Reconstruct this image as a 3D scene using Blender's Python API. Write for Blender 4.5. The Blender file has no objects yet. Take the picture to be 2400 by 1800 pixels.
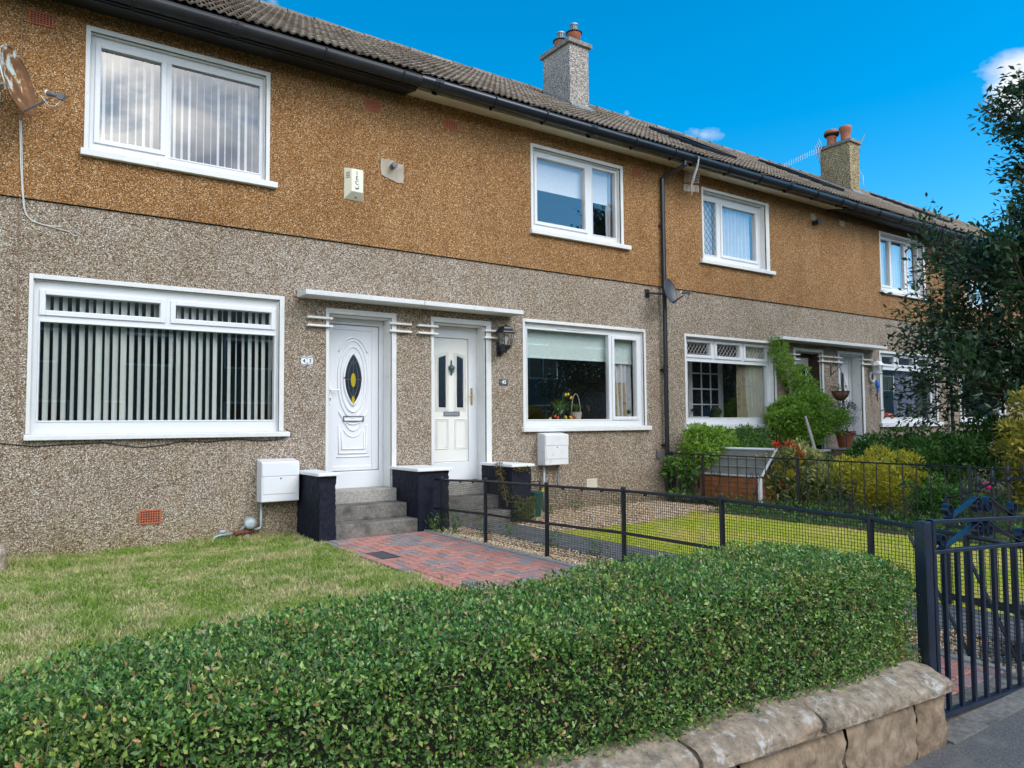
import bpy, math, random
import numpy as np
from mathutils import Vector, Matrix, noise

random.seed(7)
rng = np.random.default_rng(7)
S = bpy.context.scene
COL = S.collection
PI = math.pi

# ------------------------------------------------------------------ camera, sky, sun, exposure
def make_camera():
    yaw, pitch, roll = math.radians(34.919), math.radians(3.0057), math.radians(-0.4347)
    f = Vector((math.sin(yaw) * math.cos(pitch), math.cos(yaw) * math.cos(pitch), math.sin(pitch)))
    r = Vector((math.cos(yaw), -math.sin(yaw), 0))
    u = r.cross(f)
    r2 = r * math.cos(roll) + u * math.sin(roll)
    u2 = -r * math.sin(roll) + u * math.cos(roll)
    cam = bpy.data.cameras.new('camera')
    cam.sensor_width = 36
    cam.lens = 36 * 1744.13 / 2400
    cam.clip_start = 0.05
    cam.clip_end = 2000
    o = bpy.data.objects.new('camera', cam)
    m = Matrix((r2, u2, -f)).transposed().to_4x4()
    m.translation = (0, 0, 1.3)
    o.matrix_world = m
    COL.objects.link(o)
    S.camera = o
make_camera()

SUN_AZ = math.radians(152)      # direction the light comes from, degrees clockwise from +Y
SUN_EL = math.radians(43)

def make_world():
    w = bpy.data.worlds.new('World')
    S.world = w
    w.use_nodes = True
    nt = w.node_tree
    N, L = nt.nodes, nt.links
    N.clear()
    out = N.new('ShaderNodeOutputWorld')
    bg = N.new('ShaderNodeBackground')
    bg.inputs['Strength'].default_value = 0.1
    sky = N.new('ShaderNodeTexSky')
    sky.sky_type = 'NISHITA'
    sky.sun_disc = False
    sky.sun_elevation = SUN_EL
    sky.sun_rotation = SUN_AZ
    sky.ozone_density = 3.0
    sky.air_density = 1.0
    sky.dust_density = 0.3
    hs = N.new('ShaderNodeHueSaturation')
    hs.inputs['Saturation'].default_value = SKY_SAT
    hs.inputs['Value'].default_value = SKY_VAL
    hs.inputs['Hue'].default_value = 0.5 - 0.012
    L.new(sky.outputs[0], hs.inputs['Color'])
    tc = N.new('ShaderNodeTexCoord')
    # clouds: patchy noise in the direction of view, mostly over the street side of the sky
    mp = N.new('ShaderNodeMapping')
    mp.inputs['Scale'].default_value = (1, 1, 1.9)
    L.new(tc.outputs['Generated'], mp.inputs['Vector'])
    nz = N.new('ShaderNodeTexNoise')
    nz.inputs['Scale'].default_value = 3.1
    nz.inputs['Detail'].default_value = 9
    nz.inputs['Roughness'].default_value = 0.58
    nz.inputs['Distortion'].default_value = 0.25
    L.new(mp.outputs[0], nz.inputs['Vector'])
    # coverage grows towards the street side (direction -Y, a little -X)
    dot = N.new('ShaderNodeVectorMath'); dot.operation = 'DOT_PRODUCT'
    L.new(tc.outputs['Generated'], dot.inputs[0])
    dot.inputs[1].default_value = Vector((-0.42, -0.9, 0.0)).normalized()
    cov = N.new('ShaderNodeMapRange')
    cov.inputs['From Min'].default_value = 0.1
    cov.inputs['From Max'].default_value = 0.75
    cov.inputs['To Min'].default_value = -0.35
    cov.inputs['To Max'].default_value = 0.20
    L.new(dot.outputs['Value'], cov.inputs['Value'])
    add = N.new('ShaderNodeMath'); add.operation = 'ADD'
    nf = N.new('ShaderNodeTexNoise')
    nf.inputs['Scale'].default_value = 15; nf.inputs['Detail'].default_value = 7; nf.inputs['Roughness'].default_value = 0.6
    L.new(mp.outputs[0], nf.inputs['Vector'])
    fm = N.new('ShaderNodeMath'); fm.operation = 'MULTIPLY_ADD'
    L.new(nf.outputs[0], fm.inputs[0]); fm.inputs[1].default_value = 0.42
    ns = N.new('ShaderNodeMath'); ns.operation = 'SUBTRACT'
    L.new(nz.outputs[0], ns.inputs[0]); ns.inputs[1].default_value = 0.21
    L.new(ns.outputs[0], fm.inputs[2])
    L.new(fm.outputs[0], add.inputs[0])
    last = cov.outputs[0]
    # single small clouds over the roofs: direction, angular size, strength
    for d, size, k in (((0.877, 0.322, 0.356), 0.085, 0.52), ((0.885, 0.30, 0.345), 0.06, 0.25), ((0.641, 0.663, 0.387), 0.035, 0.375), ((0.730, 0.586, 0.351), 0.030, 0.36), ((0.712, 0.606, 0.355), 0.030, 0.36), ((0.690, 0.628, 0.360), 0.03, 0.34), ((0.253, 0.837, 0.485), 0.030, 0.37)):
        dv = Vector(d).normalized()
        dd = N.new('ShaderNodeVectorMath'); dd.operation = 'DISTANCE'
        nrm = N.new('ShaderNodeVectorMath'); nrm.operation = 'NORMALIZE'
        L.new(tc.outputs['Generated'], nrm.inputs[0])
        L.new(nrm.outputs[0], dd.inputs[0])
        dd.inputs[1].default_value = dv
        mr = N.new('ShaderNodeMapRange')
        mr.inputs['From Min'].default_value = 0.0
        mr.inputs['From Max'].default_value = size
        mr.inputs['To Min'].default_value = k
        mr.inputs['To Max'].default_value = 0.0
        L.new(dd.outputs['Value'], mr.inputs['Value'])
        ad = N.new('ShaderNodeMath'); ad.operation = 'ADD'
        L.new(last, ad.inputs[0]); L.new(mr.outputs[0], ad.inputs[1])
        last = ad.outputs[0]
    L.new(last, add.inputs[1])
    ramp = N.new('ShaderNodeValToRGB')
    ramp.color_ramp.elements[0].position = 0.50
    ramp.color_ramp.elements[0].color = (0, 0, 0, 1)
    ramp.color_ramp.elements[1].position = 0.72
    ramp.color_ramp.elements[1].color = (1, 1, 1, 1)
    L.new(add.outputs[0], ramp.inputs[0])
    # cloud body: whiter where thin and sunlit, greyer where thick
    n2 = N.new('ShaderNodeTexNoise')
    n2.inputs['Scale'].default_value = 5.5
    n2.inputs['Detail'].default_value = 6
    L.new(mp.outputs[0], n2.inputs['Vector'])
    cr = N.new('ShaderNodeValToRGB')
    cr.color_ramp.elements[0].position = 0.36
    cr.color_ramp.elements[0].color = (2.3, 2.6, 3.2, 1)
    cr.color_ramp.elements[1].position = 0.66
    cr.color_ramp.elements[1].color = (8.1, 8.0, 7.8, 1)
    L.new(n2.outputs[0], cr.inputs[0])
    # clouds nearer the sun side of the sky are brighter
    sb = N.new('ShaderNodeMapRange')
    sb.inputs['From Min'].default_value = 0.0; sb.inputs['From Max'].default_value = 0.9
    sb.inputs['To Min'].default_value = 1.0; sb.inputs['To Max'].default_value = 3.1
    L.new(dot.outputs['Value'], sb.inputs['Value'])
    vm = N.new('ShaderNodeVectorMath'); vm.operation = 'SCALE'
    L.new(cr.outputs[0], vm.inputs[0]); L.new(sb.outputs[0], vm.inputs['Scale'])
    mix = N.new('ShaderNodeMixRGB')
    L.new(ramp.outputs[0], mix.inputs[0])
    L.new(hs.outputs[0], mix.inputs[1])
    L.new(vm.outputs[0], mix.inputs[2])
    L.new(mix.outputs[0], bg.inputs['Color'])
    L.new(bg.outputs[0], out.inputs['Surface'])
SKY_SAT, SKY_VAL = 1.5, 1.0
make_world()

sl = bpy.data.lights.new('sun', 'SUN')
sl.energy = 1.1
sl.angle = math.radians(36)
sl.color = (1.0, 0.95, 0.87)
so = bpy.data.objects.new('sun', sl)
sdir = Vector((math.sin(SUN_AZ) * math.cos(SUN_EL), math.cos(SUN_AZ) * math.cos(SUN_EL), math.sin(SUN_EL)))
so.rotation_euler = (-sdir).to_track_quat('-Z', 'Y').to_euler()
so.location = sdir * 60
COL.objects.link(so)

S.view_settings.view_transform = 'Standard'
S.view_settings.look = 'None'
S.view_settings.exposure = 1.2
S.view_settings.gamma = 1
S.view_settings.use_curve_mapping = False
S.cycles.use_denoising = True
S.cycles.max_bounces = 8
S.cycles.transparent_max_bounces = 16
S.cycles.caustics_reflective = False
S.cycles.caustics_refractive = False
S.cycles.sample_clamp_indirect = 6

# ------------------------------------------------------------------ helpers: objects
WL = {}
def wl(o):
    return WL.get(o.name, Vector((0, 0, 0)))

def tag(o, label, cat, group=None, kind=None):
    o['label'] = label
    if cat: o['category'] = cat
    if group: o['group'] = group
    if kind: o['kind'] = kind
    return o

def thing(name, loc, label, cat, group=None):
    o = bpy.data.objects.new(name, None)
    o.empty_display_size = 0.2
    COL.objects.link(o)
    o.location = loc
    WL[o.name] = Vector(loc)
    return tag(o, label, cat, group)

def link(name, me, parent, loc=None):
    """loc is a world position; the mesh is local to it"""
    o = bpy.data.objects.new(name, me)
    COL.objects.link(o)
    loc = Vector(loc) if loc is not None else Vector((0, 0, 0))
    if parent is not None:
        o.parent = parent
        o.location = loc - wl(parent)
    else:
        o.location = loc
    WL[o.name] = loc
    return o

class MB:
    def __init__(s):
        s.v = []; s.f = []
    def add(s, vs, fs):
        b = len(s.v)
        s.v.extend([tuple(v) for v in vs]); s.f.extend([tuple(i + b for i in f) for f in fs])
        return s
    def box(s, x0, x1, y0, y1, z0, z1):
        return s.add([(x0, y0, z0), (x1, y0, z0), (x1, y1, z0), (x0, y1, z0), (x0, y0, z1), (x1, y0, z1), (x1, y1, z1), (x0, y1, z1)],
              [(0, 3, 2, 1), (4, 5, 6, 7), (0, 1, 5, 4), (1, 2, 6, 5), (2, 3, 7, 6), (3, 0, 4, 7)])
    def obox(s, c, hx, hy, hz, m=None):
        c = Vector(c); vs = []
        for a in ((-1, -1, -1), (1, -1, -1), (1, 1, -1), (-1, 1, -1), (-1, -1, 1), (1, -1, 1), (1, 1, 1), (-1, 1, 1)):
            p = Vector((a[0] * hx, a[1] * hy, a[2] * hz))
            vs.append(c + (m @ p if m is not None else p))
        return s.add(vs, [(0, 3, 2, 1), (4, 5, 6, 7), (0, 1, 5, 4), (1, 2, 6, 5), (2, 3, 7, 6), (3, 0, 4, 7)])
    def quad(s, a, b, c, d):
        return s.add([a, b, c, d], [(0, 1, 2, 3)])
    def tube(s, pts, r, n=6, cap=True):
        pts = [Vector(p) for p in pts]
        rs = r if isinstance(r, (list, tuple)) else [r] * len(pts)
        rings = []; up = None
        for i, p in enumerate(pts):
            a = pts[max(0, i - 1)]; b = pts[min(len(pts) - 1, i + 1)]
            t = (b - a)
            if t.length < 1e-9: t = Vector((0, 0, 1))
            t.normalize()
            if up is None:
                up = Vector((0, 0, 1)) if abs(t.z) < 0.9 else Vector((0, 1, 0))
            x = t.cross(up)
            if x.length < 1e-6: x = t.orthogonal()
            x.normalize(); y = t.cross(x).normalized(); up = -y if False else up
            rings.append([p + (x * math.cos(2 * PI * k / n) + y * math.sin(2 * PI * k / n)) * rs[i] for k in range(n)])
        vs = [v for rg in rings for v in rg]; fs = []
        for i in range(len(pts) - 1):
            for k in range(n):
                fs.append((i * n + k, i * n + (k + 1) % n, (i + 1) * n + (k + 1) % n, (i + 1) * n + k))
        if cap:
            fs.append(tuple(range(n))[::-1]); fs.append(tuple((len(pts) - 1) * n + k for k in range(n)))
        return s.add(vs, fs)
    def lathe(s, prof, c, n=16, m=None):
        """prof: list of (radius, height); spun about local Z at c"""
        c = Vector(c); vs = []; fs = []
        for r, h in prof:
            for k in range(n):
                p = Vector((r * math.cos(2 * PI * k / n), r * math.sin(2 * PI * k / n), h))
                vs.append(c + (m @ p if m is not None else p))
        for i in range(len(prof) - 1):
            for k in range(n):
                fs.append((i * n + k, i * n + (k + 1) % n, (i + 1) * n + (k + 1) % n, (i + 1) * n + k))
        if prof[0][0] > 1e-5: fs.append(tuple(range(n))[::-1])
        if prof[-1][0] > 1e-5: fs.append(tuple((len(prof) - 1) * n + k for k in range(n)))
        return s.add(vs, fs)
    def strap(s, pts, wy, t):
        """flat bar bent in the XZ plane: pts (x, y, z); wy width along Y, t thickness"""
        n = len(pts); vs = []
        for i in range(n):
            a = Vector(pts[max(0, i - 1)]); b = Vector(pts[min(n - 1, i + 1)])
            d = (b - a).normalized(); nn = Vector((-d.z, 0, d.x)) * t / 2; p = Vector(pts[i]); w = Vector((0, wy / 2, 0))
            vs += [p + nn - w, p + nn + w, p - nn + w, p - nn - w]
        fs = []
        for i in range(n - 1):
            for k in range(4):
                fs.append((i * 4 + k, i * 4 + (k + 1) % 4, (i + 1) * 4 + (k + 1) % 4, (i + 1) * 4 + k))
        fs += [(3, 2, 1, 0), tuple((n - 1) * 4 + k for k in range(4))]
        return s.add(vs, fs)
    def prism(s, poly, y0, y1):
        """poly of (x, z) extruded along Y"""
        n = len(poly)
        vs = [(x, y0, z) for x, z in poly] + [(x, y1, z) for x, z in poly]
        fs = [tuple(range(n)), tuple(range(2 * n - 1, n - 1, -1))]
        for k in range(n):
            fs.append((k, n + k, n + (k + 1) % n, (k + 1) % n))
        return s.add(vs, fs)
    def mesh(s, name, mat, origin, smooth=False):
        me = bpy.data.meshes.new(name)
        o = Vector(origin)
        me.from_pydata([(v[0] - o.x, v[1] - o.y, v[2] - o.z) for v in s.v], [], s.f)
        me.materials.append(mat)
        if smooth:
            me.polygons.foreach_set('use_smooth', [True] * len(me.polygons))
        me.update()
        return me
    def build(s, name, mat, parent=None, smooth=False, bev=0, origin=None, fix=True):
        if origin is None:
            if parent is not None:
                origin = wl(parent)
            else:
                a = np.array(s.v); lo = a.min(0); hi = a.max(0)
                origin = ((lo[0] + hi[0]) / 2, (lo[1] + hi[1]) / 2, lo[2])
        me = s.mesh(name, mat, origin, smooth)
        o = link(name, me, parent, origin)
        if fix:
            import bmesh
            bm = bmesh.new(); bm.from_mesh(me); bmesh.ops.recalc_face_normals(bm, faces=bm.faces); bm.to_mesh(me); bm.free()
        if bev:
            md = o.modifiers.new('bevel', 'BEVEL'); md.width = bev; md.segments = 2; md.limit_method = 'ANGLE'
        return o

def fast(name, V, F, mat, parent=None, origin=(0, 0, 0), smooth=False):
    """mesh from numpy arrays, triangles or quads"""
    V = np.asarray(V, dtype=np.float32) - np.asarray(origin, dtype=np.float32)
    F = np.asarray(F, dtype=np.int32)
    k = F.shape[1]
    me = bpy.data.meshes.new(name)
    me.vertices.add(len(V)); me.vertices.foreach_set('co', V.ravel())
    me.loops.add(F.size); me.loops.foreach_set('vertex_index', F.ravel())
    me.polygons.add(len(F))
    me.polygons.foreach_set('loop_start', np.arange(len(F), dtype=np.int32) * k)
    me.polygons.foreach_set('loop_total', np.full(len(F), k, dtype=np.int32))
    if smooth: me.polygons.foreach_set('use_smooth', np.ones(len(F), dtype=bool))
    me.materials.append(mat)
    me.update(calc_edges=True); me.validate()
    return link(name, me, parent, origin)

def unit(a):
    return a / np.maximum(np.linalg.norm(a, axis=1, keepdims=True), 1e-9)

def leaf_arrays(P, D, Nn, Ls, Ws, fold=0.25):
    """leaf = 4 points, two triangles folded on the midrib. P base, D direction, Nn rough normal"""
    D = unit(D); X = unit(np.cross(D, Nn)); Nn = np.cross(X, D)
    Ls = Ls[:, None]; Ws = Ws[:, None]
    mid = P + D * Ls * 0.45 + Nn * Ws * fold
    V = np.stack([P, mid + X * Ws * 0.5, P + D * Ls, mid - X * Ws * 0.5], 1).reshape(-1, 3)
    b = np.arange(len(P))[:, None] * 4
    F = np.concatenate([b + np.array([[0, 1, 2]]), b + np.array([[0, 2, 3]])], 1).reshape(-1, 3)
    return V, F

def text(s, loc, size, mat, parent, name='numeral', ext=0.0015, bold=0.0):
    cu = bpy.data.curves.new(name, 'FONT')
    cu.body = s; cu.size = size; cu.extrude = ext; cu.offset = bold
    cu.align_x = 'CENTER'; cu.align_y = 'CENTER'
    tmp = bpy.data.objects.new(name, cu)
    COL.objects.link(tmp)
    me = bpy.data.meshes.new_from_object(tmp.evaluated_get(bpy.context.evaluated_depsgraph_get()))
    bpy.data.objects.remove(tmp); me.name = name
    me.materials.clear(); me.materials.append(mat)
    o = bpy.data.objects.new(name, me)
    COL.objects.link(o)
    o.rotation_euler = (PI / 2, 0, 0)
    o.parent = parent
    o.location = Vector(loc) - wl(parent)
    WL[o.name] = Vector(loc)
    return o

# ------------------------------------------------------------------ helpers: materials
MATS = {}
class NT:
    def __init__(s, name):
        s.m = bpy.data.materials.new(name); s.m.use_nodes = True
        s.t = s.m.node_tree; s.N = s.t.nodes; s.L = s.t.links
        s.p = s.N['Principled BSDF']; s.out = s.N['Material Output']
        s._pos = None
    def new(s, t, **kw):
        n = s.N.new(t)
        for k, v in kw.items(): setattr(n, k, v)
        return n
    def pos(s):
        if s._pos is None: s._pos = s.new('ShaderNodeNewGeometry')
        return s._pos.outputs['Position']
    def scaled(s, sc):
        m = s.new('ShaderNodeMapping'); m.inputs['Scale'].default_value = sc
        s.L.new(s.pos(), m.inputs['Vector']); return m.outputs[0]
    def noise(s, scale, detail=4, rough=0.55, vec=None):
        n = s.new('ShaderNodeTexNoise'); n.inputs['Scale'].default_value = scale
        n.inputs['Detail'].default_value = detail; n.inputs['Roughness'].default_value = rough
        s.L.new(vec if vec is not None else s.pos(), n.inputs['Vector']); return n.outputs[0]
    def vor(s, scale, vec=None):
        n = s.new('ShaderNodeTexVoronoi'); n.inputs['Scale'].default_value = scale
        s.L.new(vec if vec is not None else s.pos(), n.inputs['Vector']); return n
    def ramp(s, src, stops, mode='LINEAR'):
        r = s.new('ShaderNodeValToRGB'); cr = r.color_ramp; cr.interpolation = mode
        while len(cr.elements) < len(stops): cr.elements.new(0.5)
        for e, (p, c) in zip(cr.elements, stops):
            e.position = p; e.color = (c[0], c[1], c[2], 1) if isinstance(c, (tuple, list)) else (c, c, c, 1)
        s.L.new(src, r.inputs[0]); return r.outputs[0]
    def mix(s, fac, a, b, mode='MIX'):
        m = s.new('ShaderNodeMixRGB', blend_type=mode)
        for i, x in ((0, fac), (1, a), (2, b)):
            if hasattr(x, 'default_value') or hasattr(x, 'is_linked'): s.L.new(x, m.inputs[i])
            elif i == 0: m.inputs[0].default_value = x
            else: m.inputs[i].default_value = (x[0], x[1], x[2], 1)
        return m.outputs[0]
    def math(s, op, a, b=None):
        m = s.new('ShaderNodeMath', operation=op)
        for i, x in ((0, a), (1, b)):
            if x is None: continue
            if isinstance(x, (int, float)): m.inputs[i].default_value = x
            else: s.L.new(x, m.inputs[i])
        return m.outputs[0]
    def color(s, c):
        if isinstance(c, (tuple, list)): s.p.inputs['Base Color'].default_value = (c[0], c[1], c[2], 1)
        else: s.L.new(c, s.p.inputs['Base Color'])
    def set(s, rough=0.6, metal=0.0, spec=0.5):
        s.p.inputs['Roughness'].default_value = rough; s.p.inputs['Metallic'].default_value = metal
        s.p.inputs['Specular IOR Level'].default_value = spec
    def bump(s, h, strength=0.3, dist=0.005):
        b = s.new('ShaderNodeBump'); b.inputs['Strength'].default_value = strength; b.inputs['Distance'].default_value = dist
        s.L.new(h, b.inputs['Height']); s.L.new(b.outputs[0], s.p.inputs['Normal'])
    def sepz(s):
        x = s.new('ShaderNodeSeparateXYZ'); s.L.new(s.pos(), x.inputs[0]); return x.outputs[2]

def plain(name, c, rough=0.5, var=0.08, scale=9, bump=0.0, bscale=60, metal=0.0, spec=0.5, dirt=None):
    t = NT(name)
    n = t.noise(scale, 5)
    lo = tuple(x * (1 - var) for x in c); hi = tuple(min(1, x * (1 + var)) for x in c)
    col = t.ramp(n, [(0.3, lo), (0.7, hi)])
    if dirt:
        d = t.ramp(t.noise(dirt[1], 7, 0.65), [(dirt[2], 0.0), (dirt[3], 1.0)])
        col = t.mix(d, col, dirt[0])
    t.color(col); t.set(rough, metal, spec)
    if bump: t.bump(t.noise(bscale, 4), bump, 0.004)
    return t.m

def roughcast(name, pal, mortar, scale, tint, tint2, gap=(0.42, 0.74), bump=0.7):
    t = NT(name)
    v = t.vor(scale)
    sep = t.new('ShaderNodeSeparateColor'); t.L.new(v.outputs['Color'], sep.inputs[0])
    chips = t.ramp(sep.outputs[0], pal)
    # chips squeezed apart: the coat between them shows
    g = t.ramp(v.outputs['Distance'], [(gap[0], 0.0), (gap[1], 0.85)])
    base = t.mix(g, chips, mortar)
    big = t.noise(0.9, 6, 0.6)
    c = t.mix(t.ramp(big, [(0.35, 0.0), (0.68, 1.0)]), base, t.mix(1.0, base, tint, 'MULTIPLY'))
    med = t.noise(4.5, 5, 0.65, t.scaled((1, 1, 0.55)))
    c = t.mix(t.ramp(med, [(0.42, 0.0), (0.72, 1.0)]), c, t.mix(1.0, c, tint2, 'MULTIPLY'))
    st = t.noise(1.0, 6, 0.6, t.scaled((3.2, 3.2, 0.30)))
    c = t.mix(t.ramp(st, [(0.50, 0.0), (0.80, 0.6)]), c, t.mix(1.0, c, (0.74, 0.70, 0.64), 'MULTIPLY'))
    z = t.sepz()
    damp = t.math('MULTIPLY', t.ramp(z, [(0.0, 1.0), (0.55, 0.0)]), t.ramp(t.noise(2.2, 5), [(0.35, 0.2), (0.65, 1.0)]))
    c = t.mix(damp, c, t.mix(1.0, c, (0.86, 0.84, 0.62), 'MULTIPLY'))
    t.color(c); t.set(0.85, 0, 0.25)
    h = t.math('SUBTRACT', 1.0, v.outputs['Distance'])
    t.bump(h, bump, 0.012)
    return t.m

def lit_leaf(name, stops, rough=0.45, trans=0.35, spec=0.4, patch=None):
    """leaf material: colour picked per leaf, some light passes through"""
    t = NT(name)
    geo = t.new('ShaderNodeNewGeometry'); t._pos = geo
    c = t.ramp(geo.outputs['Random Per Island'], stops)
    if patch:
        f = t.ramp(t.noise(patch[0], 4), [(patch[1], 0.0), (patch[2], 1.0)])
        c = t.mix(f, c, t.mix(1.0, c, patch[3], 'MULTIPLY'))
    t.color(c); t.set(rough, 0, spec)
    tr = t.new('ShaderNodeBsdfTranslucent'); t.L.new(c, tr.inputs[0])
    ms = t.new('ShaderNodeMixShader'); ms.inputs[0].default_value = trans
    t.L.new(t.p.outputs[0], ms.inputs[1]); t.L.new(tr.outputs[0], ms.inputs[2]); t.L.new(ms.outputs[0], t.out.inputs[0])
    return t.m

def glass(name, tint=(1, 1, 1), k=2.4, rough=0.0):
    t = NT(name)
    fr = t.new('ShaderNodeFresnel')
    geo = t.new('ShaderNodeNewGeometry')
    ior = t.new('ShaderNodeMapRange')
    ior.inputs['To Min'].default_value = 1.5; ior.inputs['To Max'].default_value = 1 / 1.5
    t.L.new(geo.outputs['Backfacing'], ior.inputs['Value']); t.L.new(ior.outputs[0], fr.inputs[0])
    fac = t.math('MINIMUM', t.math('MULTIPLY', fr.outputs[0], k), 1.0)
    tr = t.new('ShaderNodeBsdfTransparent'); tr.inputs[0].default_value = (*tint, 1)
    gl = t.new('ShaderNodeBsdfGlossy'); gl.inputs['Roughness'].default_value = rough
    ms = t.new('ShaderNodeMixShader')
    t.L.new(fac, ms.inputs[0]); t.L.new(tr.outputs[0], ms.inputs[1]); t.L.new(gl.outputs[0], ms.inputs[2])
    t.L.new(ms.outputs[0], t.out.inputs[0])
    return t.m

def perobj(name, stops, rough=0.7, bump=0.4, bscale=90, nvar=0.25, nscale=25, mode='LINEAR', spec=0.3, blot=None):
    """colour picked per object (bricks, tiles, stones)"""
    t = NT(name)
    oi = t.new('ShaderNodeObjectInfo')
    c = t.ramp(oi.outputs['Random'], stops, mode)
    n = t.noise(nscale, 6, 0.65)
    c = t.mix(nvar, c, t.ramp(n, [(0.3, 0.25), (0.7, 1.6)]), 'MULTIPLY')
    if blot:
        for (col, sc, a, b) in blot:
            c = t.mix(t.ramp(t.noise(sc, 8, 0.7), [(a, 0.0), (b, 1.0)]), c, col)
    t.color(c); t.set(rough, 0, spec)
    t.bump(t.noise(bscale, 5, 0.65), bump, 0.006)
    return t.m

M = {}
M['upper'] = roughcast('golden_roughcast', [(0.0, (.12, .055, .020)), (0.20, (.30, .140, .045)), (0.5, (.45, .225, .078)), (0.78, (.57, .32, .13)), (0.93, (.74, .51, .28)), (1.0, (.88, .74, .54))],
                       (.105, .052, .020), 100, (.82, .77, .72), (.90, .85, .80))
M['lower'] = roughcast('grey_roughcast', [(0.0, (.07, .048, .036)), (0.16, (.24, .135, .08)), (0.36, (.37, .28, .20)), (0.62, (.47, .40, .325)), (0.84, (.60, .54, .46)), (1.0, (.88, .84, .77))],
                       (.155, .122, .088), 96, (.86, .84, .79), (.92, .89, .80))
M['chimgrey'] = roughcast('grey_chimney_render', [(0.0, (.16, .14, .12)), (0.4, (.44, .40, .35)), (0.7, (.58, .53, .47)), (1.0, (.78, .74, .68))], (.22, .19, .16), 48, (.8, .8, .8), (.8, .8, .78), bump=1.0)
M['chimgold'] = roughcast('gold_chimney_render', [(0.0, (.17, .12, .06)), (0.4, (.37, .28, .15)), (0.7, (.50, .40, .24)), (1.0, (.70, .60, .42))], (.17, .125, .065), 46, (.75, .74, .7), (.8, .78, .7), bump=1.0)
M['trim'] = plain('white_masonry_paint', (.68, .68, .66), .6, .05, 5, .25, 45, dirt=((.50, .48, .43), 7, .60, .80))
M['upvc'] = plain('white_plastic', (.71, .72, .73), .30, .02, 3)
M['sill'] = plain('painted_sill', (.70, .70, .68), .55, .04, 6, .15, 60, dirt=((.52, .50, .45), 9, .62, .82))
M['cream'] = plain('cream_paint', (.66, .60, .46), .45, .06, 3)
M['door43'] = plain('white_door', (.74, .75, .77), .25, .015, 3)
M['door45'] = plain('off_white_door', (.76, .75, .70), .28, .015, 3)
M['black'] = plain('black_gloss', (.012, .014, .018), .30, .2, 8, .12, 70, spec=.6)
M['blackold'] = plain('weathered_black', (.016, .017, .019), .5, .3, 6, .25, 40, spec=.4)
M['blackmetal'] = plain('black_painted_iron', (.011, .013, .019), .38, .3, 14, .35, 120, spec=.6, dirt=((.07, .07, .08), 40, .66, .8))
M['bluemetal'] = plain('navy_gate_paint', (.010, .016, .032), .30, .3, 14, .35, 120, spec=.75, dirt=((.16, .04, .025), 30, .74, .80))
M['navy'] = plain('navy_render', (.010, .012, .022), .72, .35, 30, 1.0, 55, spec=.22)
M['cap'] = plain('white_cap_paint', (.80, .80, .79), .5, .04, 8, .2, 60, dirt=((.45, .43, .38), 8, .66, .85))
M['concrete'] = plain('concrete', (.20, .185, .165), .9, .30, 40, 1.0, 130, spec=.15, dirt=((.095, .088, .078), 5.5, .46, .66))
M['palecon'] = plain('pale_concrete', (.38, .36, .32), .85, .25, 45, .9, 110, spec=.15, dirt=((.22, .205, .18), 6, .5, .75))
M['canopy'] = plain('canopy_paint', (.66, .66, .64), .7, .08, 5, .35, 60, dirt=((.30, .30, .29), 14, .58, .80))
M['asphalt'] = plain('asphalt', (.125, .120, .115), .9, .45, 160, 1.0, 150, spec=.15, dirt=((.20, .19, .175), 7, .5, .8))
M['path45'] = plain('tarmac_path', (.15, .148, .145), .8, .25, 5, .8, 150, spec=.25, dirt=((.20, .195, .18), 7, .58, .85))
M['kerb'] = plain('grey_kerb', (.33, .32, .30), .85, .15, 10, .5, 80)
M['soil'] = plain('soil', (.075, .055, .035), .95, .4, 8, 1.0, 40)
M['ground'] = plain('grass_ground', (.07, .10, .035), .95, .3, .7, .6, 30)
M['leadgrey'] = plain('lead_flashing', (.20, .215, .22), .5, .2, 8, .2, 30, dirt=((.36, .33, .18), 9, .58, .75))
M['capstone'] = plain('chimney_coping', (.22, .205, .18), .9, .3, 9, .7, 60, dirt=((.10, .10, .09), 12, .5, .7))
M['pot'] = plain('terracotta_pot', (.36, .115, .055), .6, .15, 8, .2, 50)
M['terracotta'] = plain('terracotta_vent', (.40, .115, .055), .75, .2, 30, .4, 120)
M['steel'] = plain('steel', (.55, .56, .58), .35, .08, 30, metal=.9)
M['galv'] = plain('galvanised', (.34, .38, .39), .5, .15, 30, .3, 90, metal=.4)
M['rust'] = plain('rusty_iron', (.16, .055, .025), .85, .4, 40, .6, 150)
M['dark'] = plain('dark_void', (.008, .008, .008), .9, 0)
M['room'] = plain('room_paint', (.20, .18, .16), .9, .1, 2)
M['roomfloor'] = plain('room_floor', (.10, .075, .05), .8, .1, 3)
M['darkwood'] = plain('dark_brown_wood', (.045, .022, .015), .5, .2, 12)
M['lidsheet'] = plain('mossy_lid_sheet', (.15, .155, .14), .5, .2, 10, dirt=((.09, .10, .07), 20, .55, .75))
M['white'] = plain('white_gloss', (.82, .82, .82), .3, .02, 3)
M['meter'] = plain('white_meter_box', (.74, .75, .77), .35, .02, 4)
M['meterold'] = plain('weathered_meter_box', (.70, .70, .70), .55, .05, 6, .1, 50, dirt=((.40, .38, .35), 14, .60, .78))
M['alarm'] = plain('cream_alarm', (.74, .73, .56), .4, .03, 5, dirt=((.30, .27, .15), 20, .72, .85))
M['ink'] = plain('black_print', (.02, .02, .02), .5, 0)
M['blueink'] = plain('blue_print', (.10, .12, .30), .5, 0)
M['slate'] = plain('slate_plate', (.06, .065, .075), .6, .1, 20)
M['brass'] = plain('brass', (.62, .40, .10), .3, .1, 20, metal=.8)
M['verdigris'] = plain('green_bronze', (.06, .12, .11), .5, .3, 40, .3, 90, metal=.4)
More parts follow.
